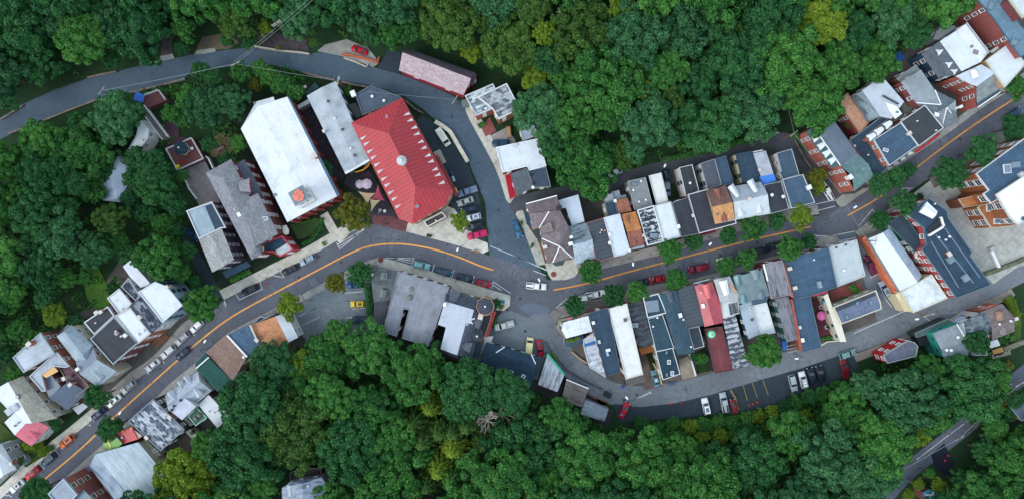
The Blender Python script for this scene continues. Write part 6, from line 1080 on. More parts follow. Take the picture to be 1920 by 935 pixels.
car('magenta pickup truck at the end of the parking line', 894.3, 440.2, -1, .24, 'pickup', (190,28,92), bed=(170,24,80))
car('long white van parked beside the red hall', 830.6, 257, .55, .85, 'van', (216,214,204), roof=(196,196,186))
car('blue car parked at the left edge of the pavement island', 970.5, 429.5, .36, 1, 'sedan', (40,98,140))
car('dark blue car on the concrete pad', 938.4, 268.2, -1, .06, 'suv', (24,62,92))
car('red car behind the orange railing above the road', 673, 93.6, -1, -.35, 'sedan', (176,26,44))
car('white car under the trees beside the alley', 1152.5, 322.8, -1, .38, 'sedan', (220,228,230))
car('dark teal sedan parked on the grass by the alley', 1251.2, 333, .1, 1, 'sedan', (30,66,76))
car('pale blue grey car behind the dark teal sedan', 1251.8, 354, .06, 1, 'hatch', (136,158,178))
car('white pickup truck with black bed by the yellow green tree', 1551.5, 358.5, -.62, -1, 'pickup', (222,226,230), bed=(20,28,40))
car('white car peeking from under the first tree of the right row', 1090.5, 559.5, -1, .18, 'hatch', (224,228,230))
car('white pickup truck with a dark bed between two street trees', 1116.5, 551.8, 1, -.2, 'pickup', (222,226,230), bed=(20,34,44))
car('dark green car hidden between two street trees', 1204, 529.5, 1, -.2, 'suv', (30,52,52))
car('red car partly under a street tree', 1231.9, 523.3, -1, .2, 'sedan', (178,20,46))
car('dark red pickup truck right of the partly hidden red car', 1310.3, 502.8, -1, .2, 'pickup', (142,24,56), bed=(60,20,36))
car('pale van behind the orange berried tree', 1360, 487.6, -1, .2, 'suv', (180,190,186))
car('black estate car parked between street trees', 1422.7, 471.4, -1, .22, 'van', (22,28,38))
car('black car almost hidden by the big street tree', 1450, 462, -1, .22, 'suv', (26,32,42))
car('dark blue car parked at the upper right street tree', 1903.6, 211.8, 1, -.62, 'sedan', (26,62,100))
car('dark magenta pickup truck in the side street', 1633.5, 496.5, -.5, -1, 'pickup', (104,36,66), bed=(96,44,70))
car('silver car parked by the cream wall in the side street', 1659.4, 541, -.5, -1, 'suv', (160,176,190), roof=(90,110,120))
car('pale teal car on the lower road beside the red trailer', 1590.4, 663.2, 1, -.3, 'suv', (110,146,150))
car('white car with open door in the lower parking lot', 1324.3, 761.5, -.22, -1, 'suv', (226,230,232), roof=(90,110,130))
car('silver pickup truck with a dark cargo bed in the lower lot', 1358.5, 754.3, -.2, -1, 'pickup', (164,172,180), bed=(30,40,60))
car('silver estate car left of the white one by the forest', 1487.7, 717.8, .25, 1, 'suv', (160,174,182))
car('white car between silver and black cars by the forest', 1506.9, 711.8, -.25, -1, 'suv', (220,226,230), rack=True)
car('black car with pale blue windscreen by the forest', 1522.8, 704.6, -.26, -1, 'suv', (16,26,38))
car('rightmost black car in the lower lot', 1539.4, 701, -.26, -1, 'suv', (14,22,32))
car('teal and silver sedan on the brown paved drive', 1229.4, 709.4, -.26, -1, 'sedan', (96,140,156), roof=(190,196,200))
car('red car parked at the bend beside the sheds', 1171.1, 769, .5, -1, 'sedan', (180,20,50))
car('blue car in the dark driveway beside the purple house', 358.6, 438.8, 1, .8, 'sedan', (24,74,116))
car('small dark red trailer beside the hedge in the lower lot', 1376.9, 762, -.2, -1, 'hatch', (110,24,34))
car('dark red covered vehicle at the end of the lower lot', 1584.5, 691, -.2, -1, 'pickup', (110,26,36), bed=(96,24,32))
# ================================================================ TREES
def leaf_mat(name, a, b, c):
    nb = NB(name); oi = nb.n('ObjectInfo'); ge = nb.n('NewGeometry').outputs['Position']; at = nb.n('Attribute'); at.attribute_name = 'lv'
    f = nb.noise(ge, .35, 3); v = nb.math('ADD', nb.math('MULTIPLY', oi.outputs['Random'], .26), nb.math('ADD', nb.math('MULTIPLY', f, .16), nb.math('MULTIPLY', at.outputs['Fac'], .64)))
    col = nb.ramp(v, [(.10, a), (.50, b), (.95, c)]); m = nb.done(col, .7, spec=.25)
    tr = nb.n('BsdfTranslucent'); nb.l(col, tr.inputs[0]); mx = nb.n('MixShader'); mx.inputs[0].default_value = .22
    nb.l(nb.b.outputs[0], mx.inputs[1]); nb.l(tr.outputs[0], mx.inputs[2]); nb.l(mx.outputs[0], nb.o.inputs[0]); return m
LM = dict(dark=leaf_mat('leaves_dark', (.008,.054,.020), (.024,.118,.036), (.064,.210,.052)),
          mid=leaf_mat('leaves_mid', (.012,.072,.018), (.040,.164,.032), (.108,.290,.052)),
          blue=leaf_mat('leaves_blue', (.012,.066,.030), (.036,.138,.052), (.090,.245,.088)),
          lime=leaf_mat('leaves_lime', (.070,.130,.014), (.145,.240,.020), (.240,.340,.036)),
          yellow=leaf_mat('leaves_yellow', (.070,.095,.014), (.130,.150,.018), (.220,.200,.024)),
          olive=leaf_mat('leaves_olive', (.020,.062,.014), (.050,.125,.022), (.100,.200,.036)))
BARK = M('plain', (92,80,70)); BARKP = M('plain', (206,202,190))
def finish_leaf_mesh(name, V, F, lv, mat):
    me = bpy.data.meshes.new(name); nv = len(V)*4 if False else len(V); me.vertices.add(nv); me.vertices.foreach_set('co', np.asarray(V, dtype=np.float32).ravel())
    nf = len(F); k = F.shape[1]; me.loops.add(nf*k); me.loops.foreach_set('vertex_index', F.ravel().astype(np.int32)); me.polygons.add(nf)
    me.polygons.foreach_set('loop_start', np.arange(0, nf*k, k, dtype=np.int32))
    a = me.attributes.new('lv', 'FLOAT', 'FACE'); a.data.foreach_set('value', lv.astype(np.float32)); me.materials.append(mat); me.update(); me.validate(); return me
def quads(C, N, size, rs):
    """one bent leaf-clump quad per centre C with normal N"""
    n = len(C); R = rs.randn(n, 3); U = np.cross(N, R); U /= np.linalg.norm(U, axis=1)[:, None]+1e-9; Vv = np.cross(N, U)
    s = (size*(.65+.7*rs.rand(n)))[:, None]; a = C+U*s; b = C+Vv*s*.8; c = C-U*s*.9-N*s*.35; d = C-Vv*s*.75-N*s*.2
    V = np.stack([a, b, c, d], 1).reshape(-1, 3); F = np.arange(n*4).reshape(n, 4); return V, F
def crown_mesh(seed, kind='broad', squash=.72):
    rs = np.random.RandomState(seed); C, N, LV = [], [], []
    # level 1 lobes on a dome of radius 1
    nl = rs.randint(11, 18); lobes = []
    for i in range(nl):
        t = (i+.5)/nl; r = math.sqrt(t)*.66*(.85+.3*rs.rand()); a = i*2.39996+rs.rand()*.6
        z = .62*math.sqrt(max(0, 1-(r/1.0)**2))*(.8+.35*rs.rand()); lobes.append((r*math.cos(a), r*math.sin(a), z, .26+.12*rs.rand()))
    for lx, ly, lz, lr in lobes:
        ns = rs.randint(11, 16)
        for j in range(ns):
            # sub clumps over the upper and outer part of the lobe
            u = rs.rand()*1.25-.25; ph = rs.rand()*2*math.pi; q = math.sqrt(max(0, 1-u*u)); d = np.array([q*math.cos(ph), q*math.sin(ph), u]); cc = np.array([lx, ly, lz])+d*lr*(.8+.25*rs.rand()); sr = .085+.07*rs.rand()
            nq = int(95+sr*470); w = rs.randn(nq, 3); w[:, 2] = np.abs(w[:, 2])*.9-.25; w += d*.5; w /= np.linalg.norm(w, axis=1)[:, None]
            C.append(cc+w*sr*(.75+.35*rs.rand(nq, 1))); nn = w+rs.randn(nq, 3)*.55; nn[:, 2] += .1; nn /= np.linalg.norm(nn, axis=1)[:, None]; N.append(nn); LV.append(np.clip(rs.rand(nq)*.75+rs.rand()*.45-.10, 0, 1))
    C, N, LV = np.concatenate(C), np.concatenate(N), np.concatenate(LV)
    V, F = quads(C, N, .029, rs)
    # inner lumps so one does not see through the crown
    iv, iF, base = [], [], len(V); t = np.linspace(0, 2*math.pi, 9)[:-1]
    for lx, ly, lz, lr in lobes:
        R = lr*.5; rings = [(math.cos(p)*R, math.sin(p)*R) for p in (-.9, -.2, .5, 1.15)]
        b0 = base+len(iv)
        for rr, zz in rings: iv += [(lx+rr*math.cos(q)*(.9+.2*rs.rand()), ly+rr*math.sin(q)*(.9+.2*rs.rand()), lz+zz) for q in t]
        for k in range(3): iF += [(b0+k*8+m, b0+k*8+(m+1)%8, b0+(k+1)*8+(m+1)%8, b0+(k+1)*8+m) for m in range(8)]
        iF += [(b0+24, b0+25, b0+26, b0+27), (b0+27, b0+28, b0+29, b0+30), (b0+24, b0+27, b0+30, b0+31)]
    V = np.concatenate([V, np.array(iv)]); F = np.concatenate([F, np.array(iF)]); LV = np.concatenate([LV, np.zeros(len(iF))])
    V[:, 2] *= squash/.62
    return V, F, LV
def conifer_mesh(seed):
    rs = np.random.RandomState(seed); C, N, LV = [], [], []
    for tier in range(13):
        z = .1+1.9*tier/13; r = (1-tier/13.2)*1.0; nb_ = 9 if tier < 8 else 6
        for k in range(nb_):
            a = 2*math.pi*k/nb_+tier*1.1+rs.rand()*.35; L_ = r*(.75+.4*rs.rand())
            for s in np.arange(.08, L_, .045):
                wd = .11*(1-s/L_*.6); m = 4
                for _ in range(m):
                    o = (rs.rand()-.5)*2*wd; C.append([math.cos(a)*s-math.sin(a)*o, math.sin(a)*s+math.cos(a)*o, z-.25*s*s/max(L_, .2)+rs.rand()*.04]); nv = np.array([rs.randn()*.3, rs.randn()*.3, 1]); N.append(nv/np.linalg.norm(nv)); LV.append(min(1, .2+.7*s/L_*rs.rand()+.1))
    V, F = quads(np.array(C), np.array(N), .045, rs); return V, F, np.array(LV)
def trunk_mesh(name, h, r, seed, bare=False, mat=None):
    rs = random.Random(seed); bm = bmesh.new(); tube(bm, (0,0,-1.0), (0,0,h*.55), r*1.25, r*.8, 8)
    for k in range(6):
        a = k*math.pi/3+rs.random(); z0 = h*(.3+.22*rs.random()); L_ = h*(.32+.15*rs.random()); e = Vector((math.cos(a)*L_*.75, math.sin(a)*L_*.75, z0+L_*.75)); tube(bm, (0,0,z0), e, r*.5, r*.2, 6)
        if bare: pass
    return bm_mesh(name, bm, mat or BARK)
NV = 9
CR = {k: [] for k in LM}; _raw = [crown_mesh(100+i) for i in range(NV)]
def crown_variant(tint, i):
    if i not in _MC: _MC[i] = finish_leaf_mesh('crown', _raw[i][0], _raw[i][1], _raw[i][2], LM['mid'])
    return _MC[i]
_con = [conifer_mesh(50+i) for i in range(2)]
def conifer_variant(tint, i):
    key = ('con', tint, i)
    if key not in _MC: _MC[key] = finish_leaf_mesh('crown', *_con[i], LM[tint])
    return _MC[key]
TRUNKS = [trunk_mesh('trunk', 1.0, .035, i) for i in range(3)]
_b = bmesh.new(); tube(_b, (0,0,-.1), (0,0,.95), .03, .008, 8); CTRUNK = bm_mesh('trunk', _b, BARK)
TREES = []
rt = random.Random(11)
def tree(px, py, r_px, tint='mid', hgt=None, label=None, group=None, name='tree', cat='tree', conifer=False, forest=False):
    r = r_px*S*.97; h = hgt or min(15, 3.2+r*1.9); zc = h-r*.75; p = onground(px, py, zc if not conifer else h*.6)
    root = empty(name, (p.x, p.y, p.z), rt.random()*6.28); root['category'] = cat
    if group: root['group'] = group
    if label: root['label'] = label
    tk = mesh_obj('trunk', CTRUNK if conifer else rt.choice(TRUNKS), root); tk.scale = (min(h, 1.7*r),)*2+(h*.92,)
    if conifer: c = mesh_obj('crown', conifer_variant(tint, rt.randrange(2)), root); c.location = (0,0,1.2); c.scale = (r, r, (h-1)/2.05)
    else:
        c = mesh_obj('crown', crown_variant(tint, rt.randrange(NV)), root); c.material_slots[0].link = 'OBJECT'; c.material_slots[0].material = LM[tint]; k = r/.98; zs = rt.uniform(.85, 1.15); c.location = (0, 0, h-k*.98*zs*.95); c.scale = (k*rt.uniform(.94,1.08), k*rt.uniform(.94,1.08), k*zs)
    TREES.append(dict(root=root, px=px, py=py, r=r_px, tint=tint, forest=forest, lab=label, con=conifer)); return root
FO_A = [(-40,-40),(1800,-40),(1768,30),(1735,78),(1690,105),(1655,120),(1635,150),(1600,165),(1560,195),(1520,225),(1490,232),(1440,240),(1390,262),(1300,286),(1240,300),(1180,315),(1130,340),(1080,352),(1045,345),(1020,318),(1008,268),(985,225),(965,180),(935,140),(908,122),
        (866,96),(820,88),(770,78),(722,86),(680,80),(640,72),(590,68),(560,60),(520,52),(470,72),(430,62),(400,35),(350,30),(320,60),(300,90),(262,112),(200,120),(150,138),(110,155),(40,172),(-40,195)]
FO_B = [(-40,312),(0,290),(60,264),(110,240),(180,212),(230,190),(262,200),(255,240),(225,262),(190,310),(185,345),(160,372),(165,400),(190,430),(200,455),(215,480),(230,500),(190,490),(140,495),(110,520),(60,545),(20,585),(-40,640)]
FO_C = [(285,975),(278,905),(300,870),(335,850),(385,800),(425,790),(425,740),(440,725),(455,680),(480,655),(530,655),(570,640),(610,605),(660,602),(700,618),(722,640),(760,655),(810,665),(860,690),(900,685),(940,700),(980,715),(1000,735),(1060,755),(1090,785),(1150,800),(1240,800),
        (1300,830),(1390,815),(1440,795),(1480,765),(1530,740),(1570,735),(1600,700),(1640,675),(1690,672),(1730,655),(1760,675),(1800,690),(1850,670),(1880,700),(1868,735),(1830,760),(1768,784),(1728,812),(1690,842),(1672,890),(1630,930),(1600,975)]
FO_D = [(1760,975),(1745,930),(1790,890),(1830,860),(1850,820),(1900,810),(1960,800),(1960,975)]
TINTS = [(440,60,70,'olive'),(840,85,26,'lime'),(890,95,24,'lime'),(790,70,40,'mid'),(1010,150,34,'lime'),(960,60,60,'olive'),(880,40,70,'olive'),(1080,20,60,'olive'),(520,45,40,'lime'),(640,90,40,'mid'),(1160,20,30,'lime'),(960,170,30,'olive'),
         (575,682,34,'lime'),(850,780,70,'dark'),(1345,890,30,'lime'),(1520,790,50,'mid'),(1620,760,45,'blue'),(1570,850,60,'blue'),(200,60,60,'blue'),(50,60,60,'dark'),(1320,190,70,'dark'),(1250,80,80,'blue'),(1560,130,40,'mid'),(1880,900,60,'mid'),(310,905,36,'olive'),(240,330,60,'dark'),(1790,690,40,'dark'),
         (1100,270,50,'mid'),(1090,310,40,'olive'),(770,700,60,'dark'),(620,690,50,'mid'),(1010,840,60,'dark'),(1150,840,50,'mid'),(1580,190,30,'lime'),(100,400,80,'dark'),(490,820,70,'dark'),(1230,860,60,'mid')]
def tint_at(x, y):
    for a, b, r, t in TINTS:
        if (x-a)**2+(y-b)**2 < r*r and rt.random() < .85: return t
    return rt.choices(['dark','mid','blue','lime','olive'], [.33,.43,.20,.02,.02])[0]
CLEAR = [(395,85,26),(1755,300,1),(600,885,30),(572,918,62),(922,784,34),(1740,745,20),(812,790,50),(850,860,60),(330,75,18),(18,228,24),(75,205,14),(1350,800,20),(1480,870,18)]
FIXED = {(1530,46,42):'lime',(1166,14,27):'lime',(1022,66,22):'lime',(1008,150,30):'lime',(885,98,24):'lime',(575,682,28):'lime',(1200,165,20):'lime',(1085,215,44):'mid',(1240,130,42):'mid',(620,670,46):'mid',(700,760,48):'mid',(60,60,50):'dark',(170,80,52):'mid',(1650,45,48):'blue',(1560,130,44):'mid'}
PLACED = [(a, b, c, 'C' if b > 500 else 'A') for a, b, c in FIXED]
def fill(poly, spacing, rmin, rmax, tag_, tries=9000, margin=.55, tint=None):
    xs_ = [p[0] for p in poly]; ys_ = [p[1] for p in poly]
    for r in np.linspace(rmax, rmin, 7):
        for _ in range(tries//7):
            x, y = rt.uniform(min(xs_), max(xs_)), rt.uniform(min(ys_), max(ys_))
            if not inside(poly, x, y): continue
            if y > 990 or y < -45 or x < -45 or x > 1965: continue
            if any(not inside(poly, x+r*margin*math.cos(a), y+r*margin*math.sin(a)) and 0 < x+r*margin*math.cos(a) < 1920 and 0 < y+r*margin*math.sin(a) < 935 for a in np.linspace(0, 6.28, 8)): continue
            if any((x-a)**2+(y-b)**2 < (c+r*.5)**2 for a, b, c in CLEAR): continue
            if any((x-a)**2+(y-b)**2 < (spacing*(r+c))**2 for a, b, c, _ in PLACED): continue
            PLACED.append((x, y, r, tag_))
fill(FO_A, .735, 25, 60, 'A', 26000); fill(FO_B, .735, 24, 50, 'B', 6000); fill(FO_C, .735, 25, 62, 'C', 22000); fill(FO_D, .73, 24, 50, 'D', 3000)
print('forest trees', len(PLACED))
for x, y, r, t_ in PLACED: tree(x, y, r*rt.uniform(1.02, 1.2), FIXED.get((x, y, r)) or tint_at(x, y), hgt=rt.uniform(9.5, 13.5)*(.76+.24*r/44), forest=t_)
for x, y in ((805,765),(785,862),(848,845),(898,872),(845,905),(872,800),(822,812),(905,835),(790,830),(772,798),(820,885),(800,912),(848,812),(870,925)): tree(x, y, 33, rt.choice(['olive','lime','olive','mid']), hgt=13, conifer=True, forest='C', name='conifer', cat='conifer')
ST_ = 'street trees along the main street'
for x, y, r, t_, l_, g_ in (
  (188.5,740.5,27,'dark','round dark street tree over the white car on the left street',ST_),(108,793,14,'dark','small dark tree beside the pink mansard house',None),(208.6,801,24,'dark','dark street tree above the small red roofed shop',ST_),(222,795,16,'dark','small crown at the corner of the blocky worn roof',ST_),(80,915.8,29,'dark','dark street tree near the bottom left corner',ST_),(60,935,20,'dark','small tree at the bottom edge left of the brick building',None),
  (384,570,35,'mid','round tree with orange berries between street and white roofs',None),(312,483,46,'mid','large spreading tree over the white rear roofs',None),(298,470,26,'olive','pale topped tree behind the large spreading tree',None),(547,572,28,'lime','bright yellow green tree beside the grey parking lot',ST_),(631.7,528.5,22,'yellow','orange tinged tree at the left of the grey parking lot',ST_),(677,512,25,'dark','dark tree over the blue car at the grey lot',ST_),
  (664.2,400.5,34,'yellow','broad golden green tree right of the church hall front',ST_),(862.8,415,20,'lime','small yellow green tree by the line of parked cars',ST_),(1106.8,508.4,24,'mid','street tree below the two tone blue grey roof',ST_),(1076.7,572.6,22,'dark','first dark tree of the lower row at the rounded corner',ST_),(1149.3,551.7,23,'dark','street tree right of the white pickup truck',ST_),(1192.7,544.2,23,'mid','street tree touching the charcoal mottled roof',ST_),(1263.6,522.5,22,'mid','street tree over the partly hidden red car',ST_),
  (1252,470,26,'mid','street tree below the white and mottled roofs',ST_),(1298.6,452.6,19,'dark','small street tree below the black flat roof',ST_),(1361.2,441.4,20,'dark','street tree below the orange cedar roof',ST_),(1409.3,428.5,25,'mid','street tree below the silver double gable',ST_),(1453.6,415.7,18,'dark','street tree below the roof with two round vents',ST_),(1497.5,407.7,25,'lime','yellowish street tree at the right end of the middle row',ST_),
  (1528,333,21,'yellow','golden tree between the alley bend and the brick mansard',ST_),(1531,352,16,'lime','lower crown of the golden pair by the alley bend',ST_),(1357,499,20,'mid','orange berried tree in front of the cream mansard',ST_),(1395.8,486.3,21,'mid','tree in front of the grey green gravel roof',ST_),(1475,465.4,26,'mid','largest street tree above the slate blue roofs',ST_),(1513.6,452.6,16,'dark','small street tree at the tip of the striped corner',ST_),
  (1643.5,348.4,25,'dark','dark street tree below the grey green mansard front',ST_),(1673.5,333.4,22,'dark','middle street tree of the three in the upper right street',ST_),(1696.9,320,18,'dark','small round street tree under the white awnings',ST_),(1688.5,381.8,27,'dark','oval street tree left of the navy store',ST_),(1722,370,9,'dark','tiny tree at the corner of the navy store',ST_),(1645,413.4,20,'dark','round tree on the corner above the orange wall',ST_),
  (1771.8,326.8,33,'dark','large tree between the concrete lot and the street',ST_),(1830,285,31,'dark','large tree in front of the striped factory front',ST_),(1900,168,25,'mid','tree with orange tips at the upper right edge',ST_),(1893.6,240,26,'dark','tree near the right edge below the blue car',ST_),(1428.5,656.7,34,'mid','big round tree on the lower road beside the patched roof',ST_),
  (393,205,42,'blue','huge blue green tree above the church hall lawn',None),(440,190,34,'blue','blue green crown touching the white church roof',None),(362,190,28,'mid','light green crown left of the huge blue green tree',None),(300,350,40,'dark','dark tree filling the garden left of the terrace',None),(290,310,30,'dark','dark tree beside the white rear wing',None),(335,385,24,'dark','dark small tree above the garden path',None),(255,335,22,'dark','low dark tree before the pale garden house',None),
  (215,410,32,'olive','olive green feathery tree at the garden porch',None),(230,240,30,'dark','dark tree below the stone wall of the upper road',None),(325,215,20,'mid','bright small tree beside the white stair',None),(480,160,14,'yellow','small yellowish tree above the church hall',None),(530,160,22,'mid','bright green tree above the church hall',None),(555,175,20,'mid','bright green tree beside the dark green shed',None),(510,145,20,'mid','green tree between the road and the church hall',None),(455,140,22,'mid','tree leaning over the utility pole',None),(490,130,18,'mid','round shrub tree on the road bank',None),(405,150,20,'dark','dark tree on the road bank',None),(380,135,18,'dark','dark bush tree at the edge of the upper road',None),
  (655,172,10,'mid','small leafy tree between grey roof and shed',None),(610,320,18,'dark','dark tree in the gap beside the church hall',None),(425,300,16,'dark','dark tree behind the picnic clearing',None),(450,270,18,'mid','small tree between the picnic table and the church hall',None),(395,270,18,'dark','dark tree above the gazebo terrace',None),(1315,672,12,'mid','little tree in the overgrown yard',None),(1300,668,9,'dark','shrub tree next to the little yard tree',None),
  (1590,235,9,'mid','small green tree squeezed between brick walls',None),(1490,255,8,'mid','tiny bush tree at the alley bend',None),(1822,640,26,'dark','dark tree beside the grey brown house',None),(1895,745,20,'dark','dark tree left of the salmon walled house',None),(1860,765,18,'mid','bush tree by the lane left of the salmon house',None),(1900,590,12,'lime','light green shrub tree on the mound',None),(930,568,11,'dark','dark shrub tree beside the mansion turret',None),
  (70,640,22,'mid','bright green tree behind the brick house',None),(110,590,24,'lime','lime tree in the back gardens at left',None),(45,615,24,'mid','green tree at the left edge behind the houses',None),(20,660,20,'dark','dark tree left of the brick house',None),(145,600,15,'blue','round blue green bush tree in the back gardens',None),(165,520,16,'mid','small tree in the bright garden',None),(30,700,18,'mid','low green tree above the beige gabled house',None),(8,740,16,'dark','dark tree at the left edge',None),(60,830,14,'lime','yellowish shrub tree below the pink mansard',None),(85,845,12,'lime','small shrub tree at the pavement by the pink mansard',None),(35,865,12,'mid','low bush tree at the bottom left garden',None)):
    tree(x, y, r, t_, hgt=max(2.2, min(11, 1.5+r*.30)), label=l_, group=g_)
EXTRA = 'small trees of the left gardens'
for k, (x, y, r, t_, l_) in enumerate(((262,300,26,'dark','dark garden tree just left of the white stair foot'),(322,330,20,'dark','dark tree squeezed between stair and patio'),(345,330,14,'mid','small tree under the patio railing'),(280,400,22,'dark','dark tree above the garden path fork'),(310,420,22,'mid','green shrub tree right of the garden path'),(335,430,16,'dark','dark shrub tree at the driveway top'),(250,375,20,'dark','dark tree over the black porch roof'),
  (225,455,26,'mid','green tree below the black porch roof'),(250,480,24,'dark','dark tree left of the spreading tree'),(195,475,24,'dark','dark tree above the bright garden lawn'),(130,520,22,'mid','green tree left of the bright garden lawn'),(90,560,22,'dark','dark garden tree in the left gardens'),(215,540,14,'dark','dark shrub tree by the back yard path'),(355,470,20,'dark','dark tree between spreading tree and driveway'),(345,510,20,'mid','green tree below the spreading tree'),(370,530,14,'dark','small dark tree beside the orange berried tree'),
  (205,250,22,'mid','green tree under the stone wall bend'),(165,235,24,'dark','dark tree along the lower side of the upper road'),(265,215,16,'dark','dark shrub tree beside the upper deck'),(180,360,26,'mid','green tree covering the left end of the pale garden house'),(195,325,22,'dark','dark tree over the pale garden roof'),(350,225,18,'mid','green shrub tree right of the upper deck'),(30,560,20,'mid','green tree at the left garden edge'),(5,600,22,'dark','dark tree at the left photo edge by the gardens'),(350,58,26,'mid','green tree between the two dirt openings above the upper road'),(343,93,15,'dark','dark shrub tree at the edge between two pads'),(468,84,16,'dark','dark shrub tree left of the rubble driveway'),(428,78,14,'mid','small green tree on the tan dirt apron'),(258,96,24,'mid','green tree above the pale pad of the upper road'),(215,118,20,'dark','dark tree overhanging the upper road'),(290,70,14,'mid','small tree beside the gravel path'),(500,55,16,'lime','bright shrub tree under the utility crossarms'),(590,82,10,'olive','olive shrub tree at the end of the rubble driveway'),(521,91,5,'lime','tiny bush on the white retaining wall'),
  (1838,842,28,'dark','dark tree right of the dark side lane'),(1800,905,30,'dark','dark tree below the dark side lane'),(1858,800,26,'mid','green tree above the climbing lane wires'),(1875,850,34,'mid','broad green tree right of the side lane'),(1755,905,15,'lime','lime shrub tree between lane and blue roof'),(1718,905,13,'lime','lime shrub tree on the lane verge'),(1740,885,12,'mid','green shrub tree at the lane verge'),(1700,925,13,'lime','lime shrub tree at the bottom of the lane verge'),(1885,775,16,'dark','dark shrub tree behind the salmon house'),(1905,815,24,'mid','green tree below the salmon house'))):
    tree(x, y, r, t_, hgt=3.0+r*.2, label=l_, group=EXTRA)
VG = 'leafy shrubs along the verge of the lower lot'
_v = [(1205,792),(1235,798),(1262,790),(1290,796),(1318,790),(1345,788),(1372,790),(1398,782),(1422,780),(1447,770),(1470,762),(1492,752),(1515,744),(1540,736),(1563,724),(1250,818),(1280,822),(1312,818),(1345,815),(1380,812),(1412,808),(1445,798),(1475,788),(1505,776),(1300,845),(1340,845),(1380,842),(1420,835),(1460,825),(1360,872),(1400,870),(1440,860),(1480,850),(1330,905),(1375,905),(1420,900)]
for k, (x, y) in enumerate(_v):
    t_ = rt.choice(['mid','lime','mid','dark']); row = 'front' if k < 15 else 'second' if k < 24 else 'third' if k < 29 else 'fourth' if k < 33 else 'last'; q = [i for i in range(len(_v)) if ('front' if i < 15 else 'second' if i < 24 else 'third' if i < 29 else 'fourth' if i < 33 else 'last') == row].index(k)
    tree(x+rt.uniform(-4,4), y+rt.uniform(-3,3), rt.uniform(13,19) if k < 24 else rt.uniform(16,24), t_, hgt=rt.uniform(1.8,2.8) if k < 24 else rt.uniform(2.6,4), label=f"leafy verge shrub, {['leftmost','second','third','fourth','fifth','sixth','seventh','eighth','ninth','tenth','eleventh','twelfth','thirteenth','fourteenth','fifteenth'][q]} from the left in the {row} row below the lower lot", group=VG, name='shrub', cat='shrub')
# ---- labels for the forest trees: look, and where one finds each of them
LAND = [('road bend above the church hall',600,70),('pink shingled long house',820,130),('checkered roof house',930,190),('pale blue shaded roof',985,235),('white roof with red wall',1020,280),('bend of the alley',1470,250),('white car under the trees',1152,322),('tan shingled red house',1600,215),('pale streaked metal roof',1650,170),
        ('garden of the left blue roof',210,330),('stone wall of the upper road',150,215),('upper left road',180,150),('top left corner',30,20),('rubble driveway',540,70),('tan dirt apron',400,75),('orange cedar roof at left',520,620),('brown plain roof',440,660),('white forest edge roof',410,755),('large grey metal gable',260,870),('hidden forest house',600,900),
        ('grey parking lot',640,600),('huge weathered grey roof',770,640),('turreted mansion',880,670),('navy hipped roof',960,700),('square brown grey roof',1080,740),('pale end shed',1115,775),('red car at the bend',1172,770),('white open door car',1324,760),('lower parking lot',1430,750),('black cars by the forest',1530,705),('charcoal roof with red wall',1690,660),('teal walled roof',1770,650),
        ('climbing lane',1780,800),('lane side branch',1765,865),('salmon walled house',1900,770),('bottom edge centre',960,930),('bottom right corner',1900,920),('bare trees in the bottom forest',925,780),('top edge centre',960,5),('brick block at top right',1830,60),('blue pool tarp',1685,108),('golden alley tree',1528,338),('grove of conifers',845,830),('top edge above the alley',1300,5),('lower left forest edge',420,900),
        ('slope below the lane',1500,900),('middle of the top forest',1200,140),('left middle forest edge',10,420),('bright verge',1400,820)]
SZ = lambda r: 'huge' if r > 56 else 'large' if r > 46 else 'medium' if r > 37 else 'smaller' if r > 30 else 'small'
TN = dict(dark='dark green', mid='mid green', blue='blue green', lime='yellow green', yellow='golden', olive='olive green')
keys = {}
for t_ in TREES:
    if t_['lab']: continue
    x, y = t_['px'], t_['py']; l_ = min(LAND, key=lambda q: (q[1]-x)**2+(q[2]-y)**2); dx, dy = x-l_[1], y-l_[2]
    d = '' 
    if math.hypot(dx, dy) > 12: d = ('left of' if dx < 0 else 'right of') if abs(dx) > 2.2*abs(dy) else ('above' if dy < 0 else 'below') if abs(dy) > 2.2*abs(dx) else (('above' if dy < 0 else 'below')+' and '+('left of' if dx < 0 else 'right of'))
    else: d = 'right at'
    keys.setdefault((SZ(t_['r']), TN[t_['tint']], d, l_[0], t_['con']), []).append((math.hypot(dx, dy), t_))
ORD = ['nearest', 'second nearest', 'third nearest', 'fourth nearest', 'fifth nearest', 'sixth nearest', 'seventh nearest', 'eighth nearest']
for (sz, tn, d, l_, con), lst in keys.items():
    lst.sort(key=lambda q: q[0])
    for k, (dd, t_) in enumerate(lst):
        w_ = 'conifer' if con else 'tree'
        t_['root']['label'] = f"{sz} {tn} {w_} {d} the {l_}" + ('' if len(lst) == 1 else f", {ORD[min(k, 7)]}")
        (t_['root'].__setitem__('label', t_['root']['label'].split(' ', 1)[1]) if len(t_['root']['label'].split()) > 16 else None)
        t_['root']['group'] = {'A':'forest trees on the upper hillside','B':'trees in the left gardens','C':'forest trees along the bottom','D':'forest trees at the lower right'}[t_['forest']]
